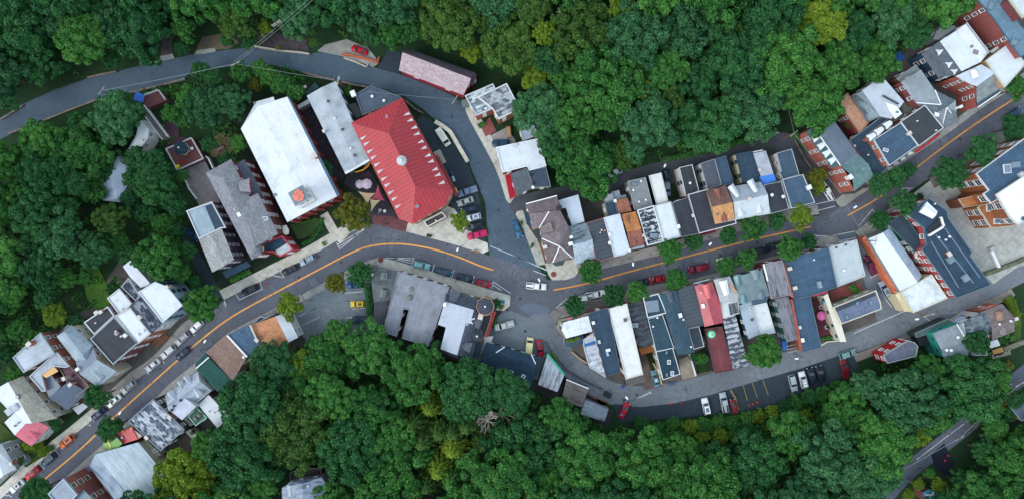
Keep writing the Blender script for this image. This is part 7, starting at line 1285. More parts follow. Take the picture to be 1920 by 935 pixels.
# ---- undergrowth: what nobody could count between the trunks
rs = np.random.RandomState(5); C, N, LVs = [], [], []
for poly, n in ((FO_A, 2300), (FO_B, 700), (FO_C, 2300), (FO_D, 350), ([(-40,520),(120,500),(230,520),(240,560),(150,600),(60,640),(-40,720)], 300), ([(1400,800),(1550,770),(1600,820),(1500,935),(1330,935),(1300,850)], 330), ([(1230,792),(1340,792),(1450,778),(1540,745),(1560,790),(1400,850),(1240,830)], 480), ([(240,330),(330,300),(345,440),(330,470),(260,440)], 220), ([(380,235),(450,230),(470,330),(440,300),(400,250)], 110), ([(270,170),(560,125),(570,150),(480,175),(430,150),(280,200)], 240), ([(1830,600),(1900,630),(1880,660),(1870,720),(1840,690)], 90),([(170,180),(260,190),(330,260),(250,300),(200,230)],120)):
    xs_ = [p[0] for p in poly]; ys_ = [p[1] for p in poly]; k = 0
    while k < n:
        x, y = rs.uniform(min(xs_), max(xs_)), rs.uniform(min(ys_), max(ys_)); k += 1
        if not inside(poly, x, y): continue
        w = W(x, y); z = ground(w.x, w.y)
        if any(inside(P, w.x, w.y) for P, h, b in FOOT): continue
        r = rs.uniform(.5, 1.3); m = 26; d = rs.randn(m, 3); d[:, 2] = np.abs(d[:, 2]); d /= np.linalg.norm(d, axis=1)[:, None]
        C.append(np.array([w.x, w.y, z])+d*r*np.array([1,1,.8])); nn = d+rs.randn(m, 3)*.4; N.append(nn/np.linalg.norm(nn, axis=1)[:, None]); LVs.append(np.clip(rs.rand(m)*.5+rs.rand()*.6, 0, 1))
C, N, LVs = np.concatenate(C), np.concatenate(N), np.concatenate(LVs); V, F = quads(C, N, .26, rs)
tag(mesh_obj('undergrowth', finish_leaf_mesh('undergrowth', V, F, LVs, LM['mid'])), 'shrubs and undergrowth covering the ground between the trees', 'undergrowth', kind='stuff')
# ---- bare trees
def bare_tree(label, px, py, size, h, seed, up=.55, name='bare_tree'):
    rs_ = random.Random(seed); p = onground(px, py, h*.6); root = empty(name, (p.x, p.y, p.z)); tag(root, label, 'bare tree', 'dead pale trees'); bm = bmesh.new(); tube(bm, (0,0,-1), (0,0,h*.5), .22, .16, 7)
    obj('trunk', bm, BARKP, root); bm = bmesh.new()
    def grow(a, d, L_, r, n):
        e = a+d*L_; tube(bm, a, e, r, r*.62, 5, cap=False)
        if n == 0: return
        for k in range(3):
            q = (d+Vector((rs_.uniform(-.5,.5), rs_.uniform(-.5,.5), rs_.uniform(-.1,.3)))).normalized(); grow(e-d*L_*rs_.random()*.35, q, L_*rs_.uniform(.55,.8), r*.62, n-1)
    for k in range(8):
        a = k*math.pi/4+rs_.random()*.5; grow(Vector((0,0,h*(.4+.1*rs_.random()))), Vector((math.cos(a), math.sin(a), up+.4*rs_.random())).normalized(), size*.5, .15, 3)
    obj('branches', bm, BARKP, root)
bare_tree('small bare pale tree leftmost of the dead three in the bottom forest', 900, 778, 2.8, 11.5, 1); bare_tree('middle bare pale tree of the dead three in the bottom forest', 914, 788, 3.4, 11.5, 2); bare_tree('largest bare pale tree in the bottom forest', 941, 780, 4.6, 12.0, 3)
bare_tree('wide bare pale tree in the top forest', 1085, 18, 6.4, 15.0, 4, .3); bare_tree('bare branches poking out of the top left forest', 195, 22, 4.6, 15.0, 5, .3)
# ================================================================ WALLS, POLES, FURNITURE
def wall(label, t, f, h, th, mat, name='wall', cat='wall', z0=-.3):
    pts = [Vector(W(x, y, h)[:2]) for x, y in PT(t, list(f))]; L, R = [], []
    for i, p in enumerate(pts):
        d = (pts[min(i+1, len(pts)-1)]-pts[max(i-1, 0)]).normalized(); n = Vector((-d.y, d.x))*th/2; L.append(p+n); R.append(p-n)
    bm = bmesh.new(); P = [tuple(p) for p in R]+[tuple(p) for p in L[::-1]]; P = P if area2(P) > 0 else P[::-1]; prism(bm, P, z0, h)
    return tag(obj(name, bm, mat), label, cat, kind='thing')
STN = M('stone', (120,112,104)); CWALL = M('concrete', (186,182,168))
wall('long low stone wall along the lower edge of the upper road', 'a', (60,1000,250,932,500,830,720,748,920,705,1150,650,1385,592), .7, .5, STN, 'stone_wall')
wall('short stone wall above the upper road at left', 'a', (0,895,90,840,165,790), .8, .4, STN, 'stone_wall')
wall('stone edge under the trees above the upper road', 'a', (650,582,760,556,870,535), .7, .4, STN, 'stone_wall')
wall('pale edge wall between trees and pad on the upper road', 'a', (1070,484,1130,470,1195,460), .7, .35, CWALL, 'stone_wall')
wall('white retaining wall below the rubble driveway', 'M', (640,525,720,522,820,540,1000,572,1180,585,1315,605), .9, .45, CWALL, 'retaining_wall')
wall('mossy stone wall behind the small green shed', 'M', (1250,815,1380,850,1600,898), .8, .6, STN, 'stone_wall')
wall('stone wall right of the utility pole down to the red roof', 'd', (1200,20,1350,55,1500,80), .8, .5, STN, 'stone_wall')
wall('orange railing of the concrete pad above the road', 'M', (1680,605,1800,625,1930,652,2085,700,2100,640), 1.0, .4, M('plain',(196,96,60)), 'railing', 'railing')
wall('white lower railing beside the orange one', 'M', (1705,650,1820,690,1960,752,1975,720), .7, .35, CWALL, 'railing', 'railing')
wall('thick cream wall between the upper road and the hall parking', 'z4', (716,436,760,462,790,486,830,555,875,632), 1.4, 1.1, M('concrete',(206,202,184)), 'retaining_wall')
wall('stone wall between the upper road and the red hall', 'O', (600,765,700,860,800,915), 1.0, .45, M('stone',(96,92,92)), 'stone_wall')
wall('mossy stone wall along the foot of the concrete lot', 'z', (1600,445,1700,415,1900,335,2080,262), 1.2, 1.0, M('stone',(96,104,84)), 'stone_wall')
wall('stone terrace wall right of the alley bend', 'B', (40,70,110,230,190,370,260,470), 1.4, .5, M('stone',(104,100,96)), 'stone_wall')
wall('white fence wall left of the alley end', 't', (740,60,800,30,960,-10), 1.2, .5, M('concrete',(176,166,146)), 'retaining_wall')
wall('red kerb wall at the end of the alley', 't', (1090,10,1140,60,1160,130), .8, .3, M('brick',(130,70,60)), 'kerb_wall')
wall('stone wall of the forecourt beside the lower road', 'm', (850,360,900,440,1000,560,1100,680,1300,800,1500,900), .7, .35, M('stone',(84,84,88)), 'stone_wall')
wall('cream garden wall closing the tiled courtyard', 'x', (1670,285,1750,240,1870,230,1900,235), 1.2, .3, M('plain',(206,206,186)), 'garden_wall')
wall('white wall along the tan concrete drive', 'v', (1640,380,1660,450,1710,625), 1.5, .3, WHITE, 'garden_wall')
wall('pale wall left of the brown red flat roof', 'v', (1800,180,1850,370,1908,590), 1.6, .3, M('plain',(150,156,160)), 'garden_wall')
wall('tan wall left of the slate rear roof', 'v', (1230,480,1290,590,1325,720), 1.8, .3, M('plain',(186,178,150)), 'garden_wall')
wall('low planted wall beside the corner house', 'v', (305,350,400,430,480,480), .9, .4, M('plain',(170,150,110)), 'planter_wall')
wall('terracotta wall along the side street', 'y', (955,90,1060,215,1190,470,1325,700), 3.4, 1.2, M('brick',(206,110,70)), 'brick_wall')
wall('rope fence curb beside the narrow lane', 'H', (1270,930,1560,640,1700,560), .5, .2, STN, 'kerb_wall')
wall('overgrown stone wall below the grey brown house', 'G', (1700,690,1800,650,1920,600), 1.0, 1.3, M('stone',(116,116,104)), 'stone_wall')
wall('second pale wall stepping down to the lane', 'G', (1560,770,1650,750,1770,715), 1.0, 1.2, M('stone',(126,126,112)), 'stone_wall')
wall('dark wood fence behind the sheds', 'n', (1330,470,1420,520,1560,570,1480,600), 1.0, .2, M('planks',(140,84,60)), 'fence', 'fence')
wall('mossy divider hedge wall in the lower parking lot', 'K', (1260,240,1310,330,1350,470), .5, .6, M('stone',(110,106,80)), 'kerb_wall')
def leafbox(label, px_pts, w_m, h, tint='mid', name='hedge', cat='hedge', dens=70, size=.2):
    """clipped or loose hedge along a px line"""
    rs_ = np.random.RandomState(abs(hash(label)) % 9999 if False else sum(map(ord, label)))
    pts = [Vector(W(x, y, h)[:2]) for x, y in px_pts]; C, N = [], []
    for a, b in zip(pts, pts[1:]):
        L_ = (b-a).length; n = int(max(8, L_*w_m*dens)); t = rs_.rand(n); s = rs_.rand(n)*2-1; d = (b-a).normalized(); nr = Vector((-d.y, d.x)); zz = h*np.sqrt(1-np.abs(s)**3*.9)*(.7+.35*rs_.rand(n))*np.where(rs_.rand(n) < .25, rs_.rand(n), 1)
        C.append(np.stack([a.x+(b.x-a.x)*t+nr.x*s*w_m/2, a.y+(b.y-a.y)*t+nr.y*s*w_m/2, zz], 1)); q = np.stack([nr.x*s*.8+rs_.randn(n)*.35, nr.y*s*.8+rs_.randn(n)*.35, np.ones(n)*.7], 1); N.append(q/np.linalg.norm(q, axis=1)[:, None])
    C, N = np.concatenate(C), np.concatenate(N); c0 = C.mean(0)*np.array([1,1,0]); V, F = quads(C-c0, N, size, rs_); o = mesh_obj(name, finish_leaf_mesh(name, V, F, rs_.rand(len(F)), LM[tint]))
    o.location = tuple(c0); return tag(o, label, cat)
leafbox('tall clipped hedge between the grey lot and grey green house', [(688,533),(692,560),(694,590)], 2.4, 1.8, 'dark')
leafbox('hedge edging the lawn below the church hall', [T('c',1690,780),T('c',1680,860),(582,450),(566,457)], 1.2, .9, 'mid')
leafbox('hedge along the top of the church lawn', [T('c',1380,850),T('c',1500,820),T('c',1640,780)], .8, .7, 'mid')
leafbox('round bush on the pavement by the church lawn', [(604,458),(609,456)], 1.2, 1.0, 'lime', 'bush', 'bush')
leafbox('hedge at the porch of the purple house', [T('z2',790,425),T('z2',900,370)], 1.6, 1.2, 'mid')
leafbox('small round shrub on the pavement island, upper', [(976,418),(979,419)], 1.5, 1.4, 'mid', 'shrub', 'shrub')
leafbox('small round shrub on the pavement island, lower', [(996,460),(999,461)], 1.6, 1.2, 'mid', 'shrub', 'shrub')
leafbox('dark shrub at the corner of the brick house forecourt', [T('p',340,580),T('p',410,540)], 1.4, 1.3, 'mid', 'shrub', 'shrub')
leafbox('yellow green shrubs below the pink mansard house', [T('f',200,840),T('f',330,850),T('f',480,790)], 3.2, 1.8, 'lime', 'shrub', 'shrub')
leafbox('planter greens behind the corner house', [T('v',245,240),T('v',330,225),T('v',400,195)], 1.4, 4.6, 'lime', 'planter_shrub', 'shrub')
leafbox('yellow flowers at the tip below the bend', [T('l',1545,230),T('l',1580,190)], 1.0, .9, 'yellow', 'flower_bed', 'flowers')
leafbox('shrubs under the red awning of the mansion', [T('l',1495,330),T('l',1480,400),T('l',1470,450)], 1.0, 1.0, 'olive', 'shrub', 'shrub')
leafbox('orange yellow bush beside the climbing lane', [T('H',1730,130),T('H',1790,190)], 3.0, 1.8, 'yellow', 'bush', 'bush')
leafbox('garden strip along the red plaza wall of the courtyard', [T('x',1670,220),T('x',1840,180)], 1.1, 1.0, 'mid', 'shrub', 'shrub')
leafbox('bushes at the cream wall of the brick courtyard', [T('y',830,620),T('y',870,680),T('y',930,720)], 1.8, 1.3, 'mid', 'bush', 'bush')
leafbox('bushes along the dark roof in the brick courtyard', [T('y',660,820),T('y',780,770)], 1.2, 1.2, 'dark', 'bush', 'bush')
leafbox('bush beside the pink parasol', [T('w',1760,800),T('w',1800,780)], 1.4, 1.3, 'dark', 'bush', 'bush')
leafbox('bush near the blue parasol', [T('w',1595,590),T('w',1605,610)], .9, 1.2, 'dark', 'bush', 'bush')
leafbox('hedge between alley wall and brick mansard building', [T('B',110,100),T('B',150,170),T('B',220,260)], 1.6, 1.3, 'dark')
leafbox('green mound hedge at the right corner', [(1893,556),(1903,575),(1908,610)], 2.6, 1.3, 'lime')
leafbox('small planter on the tiled plaza', [T('o',1080,905),T('o',1130,915)], .9, .8, 'dark', 'planter', 'planter')
leafbox('dark bushes on the left side of the church front', [(652,392),(640,402)], 2.2, 1.4, 'dark', 'bush', 'bush')
leafbox('bush at the foot of the golden green church tree', [(655,424),(660,432)], 2.0, 1.0, 'mid', 'bush', 'bush')
leafbox('wild hedge along the alley under the forest', [(1240,300),(1320,283),(1400,262),(1440,250)], 1.8, 1.5, 'mid')
leafbox('hedge below the narrow left pavement tree', [T('f',480,880),T('f',590,830)], 1.6, 1.1, 'mid')
leafbox('ivy strip behind the forecourt wall', [T('m',930,490),T('m',985,560)], .9, .9, 'lime', 'shrub', 'shrub')
# ---- street lamps
def lamp_post(label, px, py, bx, by, h=7.5):
    top = W(px, py, h); base = W(bx, by, 0); root = empty('street_lamp', (base.x, base.y, 0)); tag(root, label, 'street lamp', 'street lamps'); d = Vector((top.x-base.x, top.y-base.y, 0)); bm = bmesh.new()
    tube(bm, (0,0,0), (0,0,h-.3), .11, .08, 8); tube(bm, (0,0,h-.35), (d.x*.85, d.y*.85, h), .06, .05, 6); obj('pole', bm, M('plain',(90,94,100)), root); bm = bmesh.new(); box(bm, d.x, d.y, h-.08, h+.12, .95, .42, math.atan2(d.y, d.x)); obj('lamp_head', bm, M('plain',(226,230,232)), root)
for a in (('street lamp above the striped bay by the plaza', 857.8,467.5,864,462),('street lamp in the tree at the bottom left', 74,902,80,897),('street lamp arm reaching over the left yellow line', 384.2,639.2,396,650),('street lamp arm near the small red shop', 225,773.4,238,787),('street lamp at the golden green church tree', 680.5,418.5,676,412),
  ('street lamp in the middle of the junction', 1010.7,524.3,1006,516),('street lamp before the cedar shingled house', 1186.9,495.1,1178,484),('street lamp below the wide black roof', 1331.6,457.4,1328,446),('street lamp beside the alley', 1246.6,311,1243,302),('street lamp at the corner of the brick mansard building', 1603.5,388.5,1598,378),
  ('street lamp on the lower road by the brick party wall', 1493.6,671.7,1488,662),('street lamp at the bend of the lower road', 1175,745,1180,752),('street lamp by the cream corner shed', 1719.3,597.6,1726,590)): lamp_post(*a)
# ---- utility poles with crossarms, and the wires between them
POLES = {}
def pole(label, key, bx, by, tx, ty, h, arms=1, rz=.4):
    b = W(bx, by, 0); t = W(tx, ty, h); r = empty('utility_pole', (b.x, b.y, 0)); tag(r, label, 'utility pole', 'utility poles'); b2 = t  # the pole stands where its top is seen
    r.location = (t.x, t.y, ground(t.x, t.y)); hh = h-r.location.z; bm = bmesh.new(); tube(bm, (0,0,-.5), (0,0,hh), .17, .12, 8); obj('pole', bm, M('plain',(140,120,104)), r)
    for k in range(arms):
        bm = bmesh.new(); box(bm, 0, 0, hh-.6-.9*k, hh-.42-.9*k, 2.6, .14, rz); a = obj('crossarm', bm, M('plain',(176,168,156)), r); bm = bmesh.new()
        for s in (-1.15, -.6, .6, 1.15): tube(bm, (s*math.cos(rz), s*math.sin(rz), hh-.42-.9*k), (s*math.cos(rz), s*math.sin(rz), hh-.2-.9*k), .06, n=6)
        obj('insulators', bm, WHITE, a)
    POLES[key] = Vector((t.x, t.y, h-.3))
pole('utility pole with two crossarms above the rubble driveway', 'a', 548,76, 516,42, 15, 2, .6); pole('utility pole on the bank by the bending upper road', 'b', 453,131, 440,119, 10, 1, .5); pole('utility pole beside the stone wall at left', 'c', 200,180, 188,170, 9.5, 1, .9)
pole('pale utility pole behind the long grey roof', 'd', 645,165, 632,151, 10.5, 2, 1.3); pole('utility pole in front of the pink shingled house', 'e', 857,189, 853,186, 7, 1, 1.0); pole('dark utility pole at the corner of the terracotta wall', 'f', 1613,457, 1644,451, 9.5, 1, 1.4)
pole('utility pole at the cream corner shed', 'g', 1722,586, 1745,590, 8.5, 1, .3); pole('utility pole leaning over the narrow lane', 'h', 1882,710, 1915,720, 9, 1, .5); pole('utility pole at the lane beside the dark side branch', 'i', 1764,810, 1801,822, 9.5, 1, .5); pole('utility pole at the alley end', 'j', 1496,240, 1490,250, 9, 1, .7)
def wire(label, a, b, r=.03, sag=.6):
    a, b = Vector(a), Vector(b); bm = bmesh.new(); n = 14; pr = None; c = (a+b)/2
    for i in range(n+1):
        t = i/n; p = a.lerp(b, t)-Vector((0,0,4*sag*t*(1-t)))-c
        if pr is not None: tube(bm, pr, p, r, r, 4, cap=False)
        pr = p
    o = obj('overhead_wire', bm, M('plain',(150,162,166))); o.location = c; return tag(o, label, 'wire', 'overhead power lines')
wire('power line from the road bank pole up past the top edge', POLES['b'], W(596,-8,15)); wire('second power line running beside the first to the top edge', POLES['b']+Vector((-.6,.5,-.4)), W(586,-8,14.6)); wire('power line between the stone wall pole and the road bank pole', POLES['c'], POLES['b'], .045)
wire('power line dropping from the stone wall pole into the garden', POLES['c'], W(184,206,6)); wire('power line from the road bank pole over the bushes to the grey roof pole', POLES['b'], POLES['d']); wire('power line crossing the upper road to the pink house pole', W(690,172,7), POLES['e'])
wire('power line over the main street to the brick mansard building', W(1628,452,8), W(1578,368,9)); wire('power line down the forest to the alley end', W(1447,38,16), POLES['j']); wire('power line crossing the top edge of the forest', W(1330,-8,16), W(1447,38,16)); wire('power line between the top line and the right edge trees', W(1447,38,16), W(1505,-8,17))
wire('power line along the narrow lane, lower stretch', POLES['i'], W(1655,905,9), .045); wire('power line along the narrow lane, upper stretch', POLES['h'], POLES['i'], .045); wire('power line from the cream shed pole along the lower road', POLES['g'], W(1795,585,8)); wire('power line from the terracotta wall pole across white roofs', POLES['f'], W(1700,468,7.5))
wire('power line from the alley end down the brick mansard wall', POLES['j'], W(1590,378,7))
# ---- parasols, sails, gazebo, decks
def parasol(label, px, py, r, h, cols, n=8, zb=0.0, group=None):
    p = W(px, py, h+zb); root = empty('parasol', (p.x, p.y, zb)); tag(root, label, 'parasol', group); bm = bmesh.new(); tube(bm, (0,0,0), (0,0,h), .05, n=6); obj('pole', bm, WHITE, root); bm = bmesh.new()
    rings = [(0, h+.55), (r*.35, h+.38), (r*.68, h+.15), (r, h-.15)]; V = [[bm.verts.new((q*math.cos(2*math.pi*i/n), q*math.sin(2*math.pi*i/n), z)) for i in range(n)] if q else [bm.verts.new((0,0,z))]*n for q, z in rings]
    for k in range(3):
        for i in range(n):
            j = (i+1)%n; f = (V[k+1][i], V[k+1][j], V[k][j], V[k][i]) if k else (V[1][i], V[1][j], V[0][0]); bm.faces.new(f).material_index = k % len(cols)
    obj('canopy', bm, [M('plain', c) for c in cols], root)
parasol('large pink parasol in the tiled courtyard', *T('w',1683,668), 1.35, 2.4, [(216,112,168)]); parasol('small blue parasol in the tiled courtyard', *T('w',1698,516), .6, 2.2, [(30,120,200)]); parasol('green and white striped parasol on the brown red roof', *T('x',447,155), 1.15, 2.1, [(70,190,140),(190,226,206)], zb=4.6)
parasol('pale pink parasol nearer the church hall, left of a pair', *T('o',325,332), 1.25, 2.6, [(214,196,216)]); parasol('pale pink parasol, right one of the plaza pair', *T('o',405,330), 1.5, 2.7, [(220,200,218)]); parasol('small blue parasol at the tip of the mansion pavement', *T('l',1577,148), .55, 2.2, [(40,130,190)])
def sail(label, t, f, col):
    pts = [W(*T(t, f[i], f[i+1]), f[i+2]) for i in (0,3,6)]; c = sum(pts, Vector())/3; root = empty('shade_sail', (c.x, c.y, 0)); tag(root, label, 'shade sail', 'triangular shade sails over the plaza'); bm = bmesh.new(); n = 7; g = {}
    for i in range(n+1):
        for j in range(n+1-i):
            a, b = i/n, j/n; d = 1-a-b; k = 1-.9*(4*a*b*(1 if d < .01 else 0)+0); p = pts[0]*a+pts[1]*b+pts[2]*d; e = min(a, b, d)
            pull = .16*(1-27*a*b*d) if e < .01 and max(a, b, d) < .99 else 0; m = max(a, b, d); p = p.lerp(c+Vector((0,0,p.z-c.z)) if False else Vector((c.x, c.y, p.z)), .22*(4*((a*b)+(b*d)+(a*d))*(1 if e < .01 else 0))*.9 if e < .01 else 0); g[i, j] = bm.verts.new((p.x-c.x, p.y-c.y, p.z-.25*27*a*b*d))
    for i in range(n):
        for j in range(n-i):
            bm.faces.new((g[i,j], g[i+1,j], g[i,j+1]))
            if j < n-i-1: bm.faces.new((g[i+1,j], g[i+1,j+1], g[i,j+1]))
    bm.normal_update(); [f_.normal_flip() for f_ in bm.faces if f_.normal.z < 0]; thicken(bm, .03); obj('cloth', bm, M('plain', col), root)
    for p in pts: bm = bmesh.new(); tube(bm, (p.x-c.x, p.y-c.y, 0), (p.x-c.x, p.y-c.y, p.z+.1), .06, n=6); obj('post', bm, M('plain',(120,120,124)), root)
sail('upper tan shade sail', 'o', (310,415,4,500,433,3.6,412,562,4.2), (218,186,146)); sail('lower tan shade sail', 'o', (440,500,3.6,565,508,4,452,645,4), (214,196,150)); sail('red shade sail touching the red hall', 'o', (530,350,4.4,608,522,4.3,455,505,3.7), (184,72,92))
# garden terrace with gazebo
def deck(label, t, f, h, floor, rail, posts=True, name='deck', cat='deck', rh=1.05, open_=()):
    P = [W(x, y, h) for x, y in PT(t, list(f))]; c = sum(P, Vector())/len(P); root = empty(name, (c.x, c.y, 0)); tag(root, label, cat); Q = [(p.x-c.x, p.y-c.y) for p in P]
    if area2(Q) < 0: Q = Q[::-1]
    bm = bmesh.new(); prism(bm, Q, -.2, h); obj('floor', bm, floor, root)
    for i in range(len(Q)):
        if i in open_: continue
        a, b = Vector(Q[i]), Vector(Q[(i+1)%len(Q)]); d = b-a; L_ = d.length; an = math.atan2(d.y, d.x); m = (a+b)/2; bm = bmesh.new(); box(bm, m.x, m.y, h+rh-.08, h+rh, L_, .16, an); box(bm, m.x, m.y, h+.12, h+.2, L_, .08, an)
        for k in range(int(L_/.28)+1): q = a+d*min(1, k*.28/L_); box(bm, q.x, q.y, h, h+rh-.08, .06, .06, an)
        obj('railing', bm, rail, root)
    return root
PLK = M('planks', (110,68,68)); GZ = deck('brown plank terrace with white railings around the gazebo', 'z3', (333,410,472,350,535,462,395,525), 2.2, PLK, WHITE)
deck('small upper plank deck with a blue tarp corner', 'z3', (185,125,292,88,330,142,215,188), 3.0, PLK, WHITE, open_=(0,3))
def simple(label, name, cat, px, py, z, parts, rz=0, group=None):
    """parts: (name, material, list of boxes (x y z0 z1 sx sy))"""
    w = W(px, py, z); root = empty(name, (w.x, w.y, z), rz); tag(root, label, cat, group)
    for nm, m, bx in parts:
        bm = bmesh.new(); [box(bm, *q) for q in bx]; obj(nm, bm, m, root)
    return root
x_, y_ = T('z3', 400, 402); p = W(x_, y_, 4.9); g = empty('gazebo', (p.x, p.y, 2.2)); tag(g, 'octagonal gazebo with dark blue green roof and white posts', 'gazebo'); bm = bmesh.new(); R8 = [(1.95*math.cos(math.pi/8+k*math.pi/4), 1.95*math.sin(math.pi/8+k*math.pi/4)) for k in range(8)]
rr = [bm.verts.new((a, b, 2.4)) for a, b in R8]; tp = bm.verts.new((0,0,3.5)); [bm.faces.new((rr[k], rr[(k+1)%8], tp)) for k in range(8)]; bm.faces.new(rr[::-1]); obj('roof', bm, M('shingle',(34,62,76)), g)
for k in range(8): a, b = R8[k]; bm = bmesh.new(); tube(bm, (a*.86, b*.86, 0), (a*.86, b*.86, 2.42), .08, n=6); obj('post', bm, WHITE, g)
bm = bmesh.new(); tube(bm, (0,0,3.35), (0,0,3.75), .28, .12, 8); obj('finial', bm, WHITE, g); bm = bmesh.new(); ring(bm, [(a*.9, b*.9) for a, b in R8], [(a*.84, b*.84) for a, b in R8], .7, .8); obj('railing', bm, WHITE, g)
simple('yellow storage box at the corner of the gazebo terrace', 'storage_box', 'box', *T('z3',393,505), 2.2, [('body', M('plain',(226,200,30)), [(0,0,0,.7,.95,.8)]), ('lid', M('plain',(236,212,50)), [(0,0,.7,.78,1.05,.9)])], .4)
simple('white square table on the gazebo terrace', 'table', 'table', *T('z3',473,407), 2.2, [('tabletop', WHITE, [(0,0,.7,.76,.8,.8)]), ('leg', WHITE, [(0,0,0,.7,.1,.1)])], .3)
simple('red chair on the gazebo terrace', 'chair', 'chair', *T('z3',423,478), 2.2, [('seat', M('plain',(200,30,40)), [(0,0,.4,.46,.6,.6)]), ('backrest', M('plain',(200,30,40)), [(0,.28,.46,.95,.6,.08)]), ('leg', M('plain',(160,30,36)), [(-.25,-.25,0,.4,.05,.05),(.25,-.25,0,.4,.05,.05),(-.25,.25,0,.4,.05,.05),(.25,.25,0,.4,.05,.05)])], .7)
simple('weathered wooden picnic table in the sandy clearing', 'picnic_table', 'picnic table', *T('b',1290,775), 0, [('tabletop', M('planks',(120,104,100)), [(0,0,.7,.76,2.2,.75)]), ('bench', M('planks',(96,70,74)), [(0,.75,.42,.48,2.2,.3)]), ('bench', M('planks',(96,70,74)), [(0,-.75,.42,.48,2.2,.3)]), ('frame', M('plain',(80,64,60)), [(-.8,0,0,.7,.1,1.5),(.8,0,0,.7,.1,1.5)])], .5)
simple('blue tarp canopy at the upper deck corner', 'tarp', 'tarp', *T('z3',197,133), 3.1, [('cloth', M('plain',(52,104,190)), [(0,0,1.7,1.78,2.6,2.3,0,0,.9),(-.9,.3,1.5,1.6,1.2,2.2)]), ('post', M('plain',(60,70,90)), [(-1.2,-1,0,1.75,.08,.08),(1.1,-1,0,1.7,.08,.08),(-1.2,1,0,1.75,.08,.08)])], -.3)
simple('blue pool tarp between the trees at upper right', 'tarp', 'tarp', *T('C',500,650), 0, [('cloth', M('plain',(36,92,170)), [(0,0,.5,.6,2.6,2.4,0,0,.8)]), ('frame', M('plain',(60,80,110)), [(0,0,0,.5,2.3,2.1)])], .7)
# white stair from the upper deck down to the terrace
a = W(*T('z3',200,180), 2.8); b_ = W(*T('z3',330,352), .6); st = empty('garden_stair', ((a.x+b_.x)/2, (a.y+b_.y)/2, 0)); tag(st, 'long white railed stair running down from the upper deck', 'stair'); d = (b_-a).to_2d(); an = math.atan2(d.y, d.x); L_ = d.length; o2 = Vector((st.location.x, st.location.y, 0)); bm = bmesh.new()
for k in range(22): q = a.lerp(b_, (k+.5)/22)-o2; box(bm, q.x, q.y, q.z-.12, q.z, L_/22*.5, 1.5, an)
obj('steps', bm, M('planks',(80,64,66)), st); n = Vector((-d.y, d.x)).normalized()
for s in (-1, 1):
    bm = bmesh.new(); p0, p1 = a-o2+Vector((*n*.85*s, 1)), b_-o2+Vector((*n*.85*s, 1)); tube(bm, p0, p1, .17, n=4)
    for k in range(24): q = p0.lerp(p1, k/23); tube(bm, q-Vector((0,0,1)), q, .04, n=4)
    obj('railing', bm, WHITE, st)
bm = bmesh.new(); [tube(bm, a-o2-Vector((0,0,.3))+Vector((*n*k,0)), b_-o2-Vector((0,0,.3))+Vector((*n*k,0)), .16, n=4) for k in (-.8,-.4,0,.4,.8)]; obj('stringer', bm, WHITE, st)
wall('white railing on the left side of the concrete patio', 'c', (120,250,200,440,290,560), 1.5, .25, WHITE, 'railing', 'railing'); wall('white railing between the patio and the grey mansion', 'c', (390,80,420,100,475,215), 1.6, .3, WHITE, 'railing', 'railing')
# grille deck, benches, bins, small things
x0 = W(*T('v',920,668), 7.5); x1 = W(*T('v',1112,612), 7.5); x2 = W(*T('v',1130,680), 7.5); c = (x0+x1+x2)/3; r_ = empty('roof_grille', (c.x, c.y, 0)); tag(r_, 'dark grid frame at the end of the long white roof', 'steel frame'); u, v = x1-x0, x2-x1; bm = bmesh.new()
for k in range(9): q = x0-c+u*k/8; tube(bm, (q.x, q.y, 7.4), (q.x+v.x, q.y+v.y, 7.4), .07, n=4)
for k in range(4): q = x0-c+v*k/3; tube(bm, (q.x, q.y, 7.4), (q.x+u.x, q.y+u.y, 7.4), .07, n=4)
obj('grid', bm, M('plain',(120,120,118)), r_); bm = bmesh.new(); [tube(bm, (q.x, q.y, 0), (q.x, q.y, 7.4), .09, n=6) for q in (x0-c, x1-c, x0-c+v, x1-c+v)]; obj('legs', bm, M('plain',(90,90,92)), r_)
BINS = 'wheeled bins beside the red annex'
for k, (bx, by, c_) in enumerate(((1358,200,(28,56,100)),(1370,228,(30,60,104)),(1380,262,(150,170,190)),(1390,292,(150,190,196)))):
    simple(('dark blue bin nearest the cream slab','dark blue bin second from the cream slab','pale lidded bin third from the cream slab','pale lidded bin nearest the parked pickup')[k], 'wheeled_bin', 'bin', *T('o',bx,by), 0, [('body', M('plain',(30,40,56)), [(0,0,0,1.0,.6,.7)]), ('lid', M('plain',c_), [(0,0,1.0,1.08,.66,.76)])], .4, BINS)
simple('blue bin beside the roof grille', 'wheeled_bin', 'bin', *T('v',885,740), 0, [('body', M('plain',(26,70,170)), [(0,0,0,1.0,.6,.6)]), ('lid', M('plain',(30,80,190)), [(0,0,1.0,1.07,.66,.66)])], .3); simple('grey green dumpster behind the checkered roof house', 'dumpster', 'dumpster', *T('p',200,335), 0, [('body', M('plain',(86,108,108)), [(0,0,0,1.6,2.0,2.0)]), ('lid', M('plain',(104,124,122)), [(0,0,1.6,1.68,2.1,2.1)])], .3)
simple('blue kayak shaped planter below the small skylights', 'planter', 'planter', *T('v',1432,706), 0, [('tub', M('plain',(70,96,150)), [(0,0,0,.5,1.6,.8)]), ('soil', M('plain',(60,80,110)), [(0,0,.5,.52,1.3,.6)])], .1)
simple('black dumpster by the lower bend', 'dumpster', 'dumpster', *T('n',1548,468), 0, [('body', M('plain',(30,36,44)), [(0,0,0,1.2,2.0,1.3)]), ('lid', M('plain',(24,30,38)), [(0,0,1.2,1.27,2.1,1.4)])], -.5)
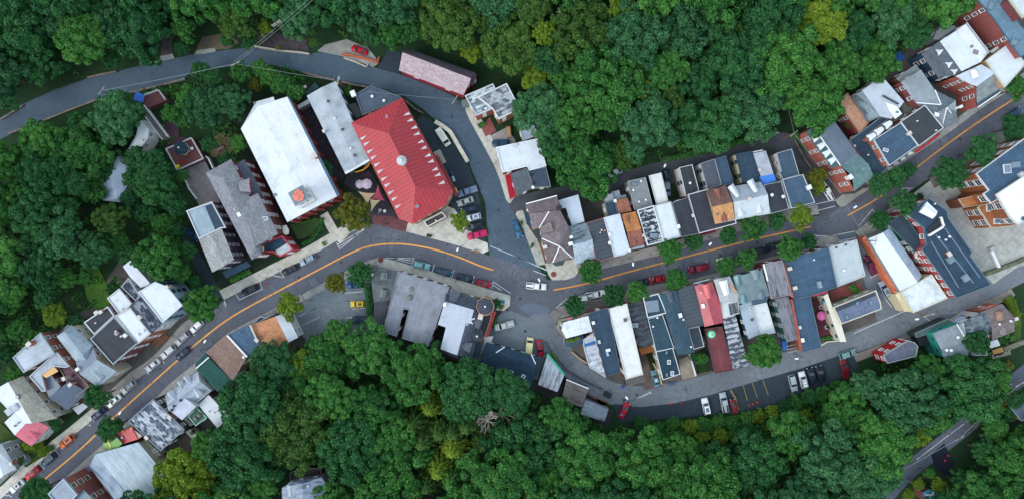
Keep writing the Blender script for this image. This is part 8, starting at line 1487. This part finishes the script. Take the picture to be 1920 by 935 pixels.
simple('pale concrete slab beside the hall parking', 'loading_slab', 'slab', *T('z4',740,612), 0, [('slab', M('concrete',(190,186,172)), [(0,0,0,.5,2.0,4.0)]), ('edge', M('plain',(150,146,136)), [(0,0,.5,.53,1.7,3.7)])], .45)
simple('stacked firewood pile beside the dark blue car', 'wood_pile', 'wood pile', *T('p',685,650), 0, [('logs', M('planks',(176,140,106)), [(0,0,0,1.1,1.2,3.0),(0,.1,1.1,1.4,.8,2.4)]), ('pallet', M('planks',(110,90,70)), [(0,0,0,.1,1.5,3.3)])], .1)
for k, (lx, ly) in enumerate(((592,400),(708,390))): simple(('left orange ball marker in the lower lot','right orange ball marker in the lower lot')[k], 'traffic_cone', 'traffic cone', *T('K',lx,ly), 0, [('base', M('flat',(226,70,50)), [(0,0,0,.06,.7,.7)]), ('cone', M('flat',(236,80,56)), [(0,0,.06,.75,.5,.5,0,0,.25)])], .2, 'orange cones in the lots')
for k, (lx, ly) in enumerate(((1505,400),(1558,378),(1465,412))): simple(('large orange cone at the hedge of the lower lot','amber cone right of the large orange cone','small red cone left of the large orange cone')[k], 'traffic_cone', 'traffic cone', *T('K',lx,ly), 0, [('base', M('flat',(226,80,40)), [(0,0,0,.06,.6,.6)]), ('cone', M('flat',(240,110,40)), [(0,0,.06,.7,.45,.45,0,0,.25)])], .2, 'orange cones in the lots')
for k, (lx, ly) in enumerate(((1066,443),(1027,497))): simple(('upper pink cone on the dark side lane','lower pink cone on the dark side lane')[k], 'traffic_cone', 'traffic cone', *T('L',lx,ly), 0, [('base', M('flat',(226,60,90)), [(0,0,0,.06,.6,.6)]), ('cone', M('flat',(236,70,100)), [(0,0,.06,.7,.45,.45,0,0,.25)])], .2, 'orange cones in the lots')
for k, (lx, ly) in enumerate(((992,410),(990,445))): simple(('orange cone at the kerb by the black sedan','orange cone in the street by the black sedan')[k], 'traffic_cone', 'traffic cone', *T('z2',lx,ly), .1, [('base', M('flat',(226,80,40)), [(0,0,0,.06,.5,.5)]), ('cone', M('flat',(240,90,40)), [(0,0,.06,.7,.4,.4,0,0,.25)])], .2, 'orange cones in the lots')
def bench(label, px, py, rz, z=0): simple(label, 'bench', 'bench', px, py, z, [('seat', M('planks',(150,110,80)), [(0,0,.42,.48,1.7,.45)]), ('backrest', M('planks',(150,110,80)), [(0,.24,.5,.9,1.7,.06)]), ('leg', M('plain',(60,60,64)), [(-.7,0,0,.42,.08,.4)]), ('leg', M('plain',(60,60,64)), [(.7,0,0,.42,.08,.4)])], rz)
bench('wooden bench beside the mansion tower', *T('l',1200,85), -.3, .15); bench('bench on the pavement of the bend', *T('l',1280,100), -.3, .15); bench('small bench near the plaza planter', 893, 472, -.4, .15)
for k, (lx, ly, s) in enumerate(((560,628,.9),(612,636,.8),(545,660,.5))): simple(('dark cafe table on the plaza','white cafe table on the plaza','small green cafe chair on the plaza')[k], 'cafe_table', 'table', *T('o',lx,ly), .05, [('tabletop', (M('plain',(150,156,160)), WHITE, M('plain',(60,130,120)))[k], [(0,0,.7,.75,s,s)]), ('leg', M('plain',(70,74,80)), [(0,0,0,.7,.1,.1)])], .3)
for k, (lx, ly) in enumerate(((1668,568),(1735,792))): simple(('upper white square planter in the tiled courtyard','lower white square planter in the tiled courtyard')[k], 'planter', 'planter', *T('w',lx,ly), .1, [('tub', WHITE, [(0,0,0,.5,1.0,1.0)]), ('soil', M('grass',(46,60,30)), [(0,0,.5,.53,.7,.7)])], .3)
simple('blue covered trailer behind the streaked grey roof', 'trailer', 'trailer', *T('x',1255,275), 0, [('body', M('plain',(40,100,176)), [(0,0,.4,1.2,1.6,2.6)]), ('cover', M('plain',(60,120,196)), [(0,0,1.2,1.3,1.4,2.4)]), ('wheel', RUBBER, [(-.8,0,0,.5,.2,.6),(.8,0,0,.5,.2,.6)])], .1)
simple('timber frame beside the blue trailer', 'pergola', 'pergola', *T('x',1320,300), 0, [('beams', M('planks',(200,190,170)), [(0,0,2.2,2.3,3.4,.14),(0,.9,2.2,2.3,3.4,.14),(0,-.9,2.2,2.3,3.4,.14)]), ('post', M('planks',(150,120,90)), [(-1.6,.9,0,2.2,.14,.14),(1.6,.9,0,2.2,.14,.14),(-1.6,-.9,0,2.2,.14,.14),(1.6,-.9,0,2.2,.14,.14)])], .2)
simple('tan timber landing at the foot of the small rear house', 'landing', 'deck', *T('G',1600,705), 0, [('floor', M('planks',(176,140,80)), [(0,0,.9,1.0,3.0,1.8)]), ('frame', M('planks',(120,96,60)), [(0,0,0,.9,2.8,1.6)])], .3)
simple('white metal chimney duct lying along the lot wall', 'duct', 'duct', *T('z',1690,270), 0, [('pipe', WHITE, [(0,0,.3,1.1,.8,5.6)]), ('housing', M('plain',(170,176,176)), [(0,3.0,0,1.6,1.2,1.0)])], .42)
for k, (lx, ly, c_) in enumerate(((1160,350,0),(1195,365,0))): pass
# ---- one person walking on the plaza
def person(label, px, py, heading, top, legs, skin=(190,140,115), hair=(40,30,26)):
    w = W(px, py, .9); root = empty('person', (w.x, w.y, .1), heading); tag(root, label, 'person')
    V = [(0,0,.95),(0,0,1.15),(0,0,1.38),(0,0,1.5),(0,.01,1.62),(0,.02,1.7),(-.17,0,1.40),(-.24,.05,1.15),(-.22,.2,.95),(.17,0,1.40),(.24,-.05,1.15),(.24,-.16,.93),(-.1,0,.9),(-.11,.16,.5),(-.11,.08,.08),(-.11,.22,.04),(.1,0,.9),(.11,-.08,.5),(.11,-.28,.12),(.11,-.16,.05)]
    E = [(0,1),(1,2),(2,3),(3,4),(4,5),(2,6),(6,7),(7,8),(2,9),(9,10),(10,11),(0,12),(12,13),(13,14),(14,15),(0,16),(16,17),(17,18),(18,19)]
    Rr = [.14,.13,.15,.06,.1,.09,.07,.05,.04,.07,.05,.04,.1,.075,.05,.045,.1,.075,.05,.045]; me = bpy.data.meshes.new('body'); me.from_pydata(V, E, []); o = mesh_obj('body', me, root); md = o.modifiers.new('skin', 'SKIN'); sv = me.skin_vertices[0].data if me.skin_vertices else None
    if sv is None:
        bmm = bmesh.new(); bmm.from_mesh(me); bmm.verts.layers.skin.verify(); bmm.to_mesh(me); bmm.free(); sv = me.skin_vertices[0].data
    for i, r in enumerate(Rr): sv[i].radius = (r, r)
    sv[0].use_root = True; s = o.modifiers.new('sub', 'SUBSURF'); s.levels = 1; s.render_levels = 1; nb = NB('person_skin_and_clothes'); sp_ = nb.n('SeparateXYZ'); nb.l(nb.coord(), sp_.inputs[0]); cr = nb.ramp(nb.math('DIVIDE', sp_.outputs[2], 2.0), [(.0, rgb(legs)), (.475, rgb(top)), (.73, rgb(skin))]); cr.node.color_ramp.interpolation = 'CONSTANT'; me.materials.append(nb.done(cr, .8))
    bm = bmesh.new(); bmesh.ops.create_icosphere(bm, subdivisions=2, radius=.115); bmesh.ops.translate(bm, vec=(0,-.01,1.72), verts=bm.verts); obj('hair', bm, M('plain', hair), root)
person('person in dark clothes walking across the brick band of the plaza', *T('o',625,778), .6, (40,44,54), (30,34,44))
print('objects', len(bpy.data.objects))
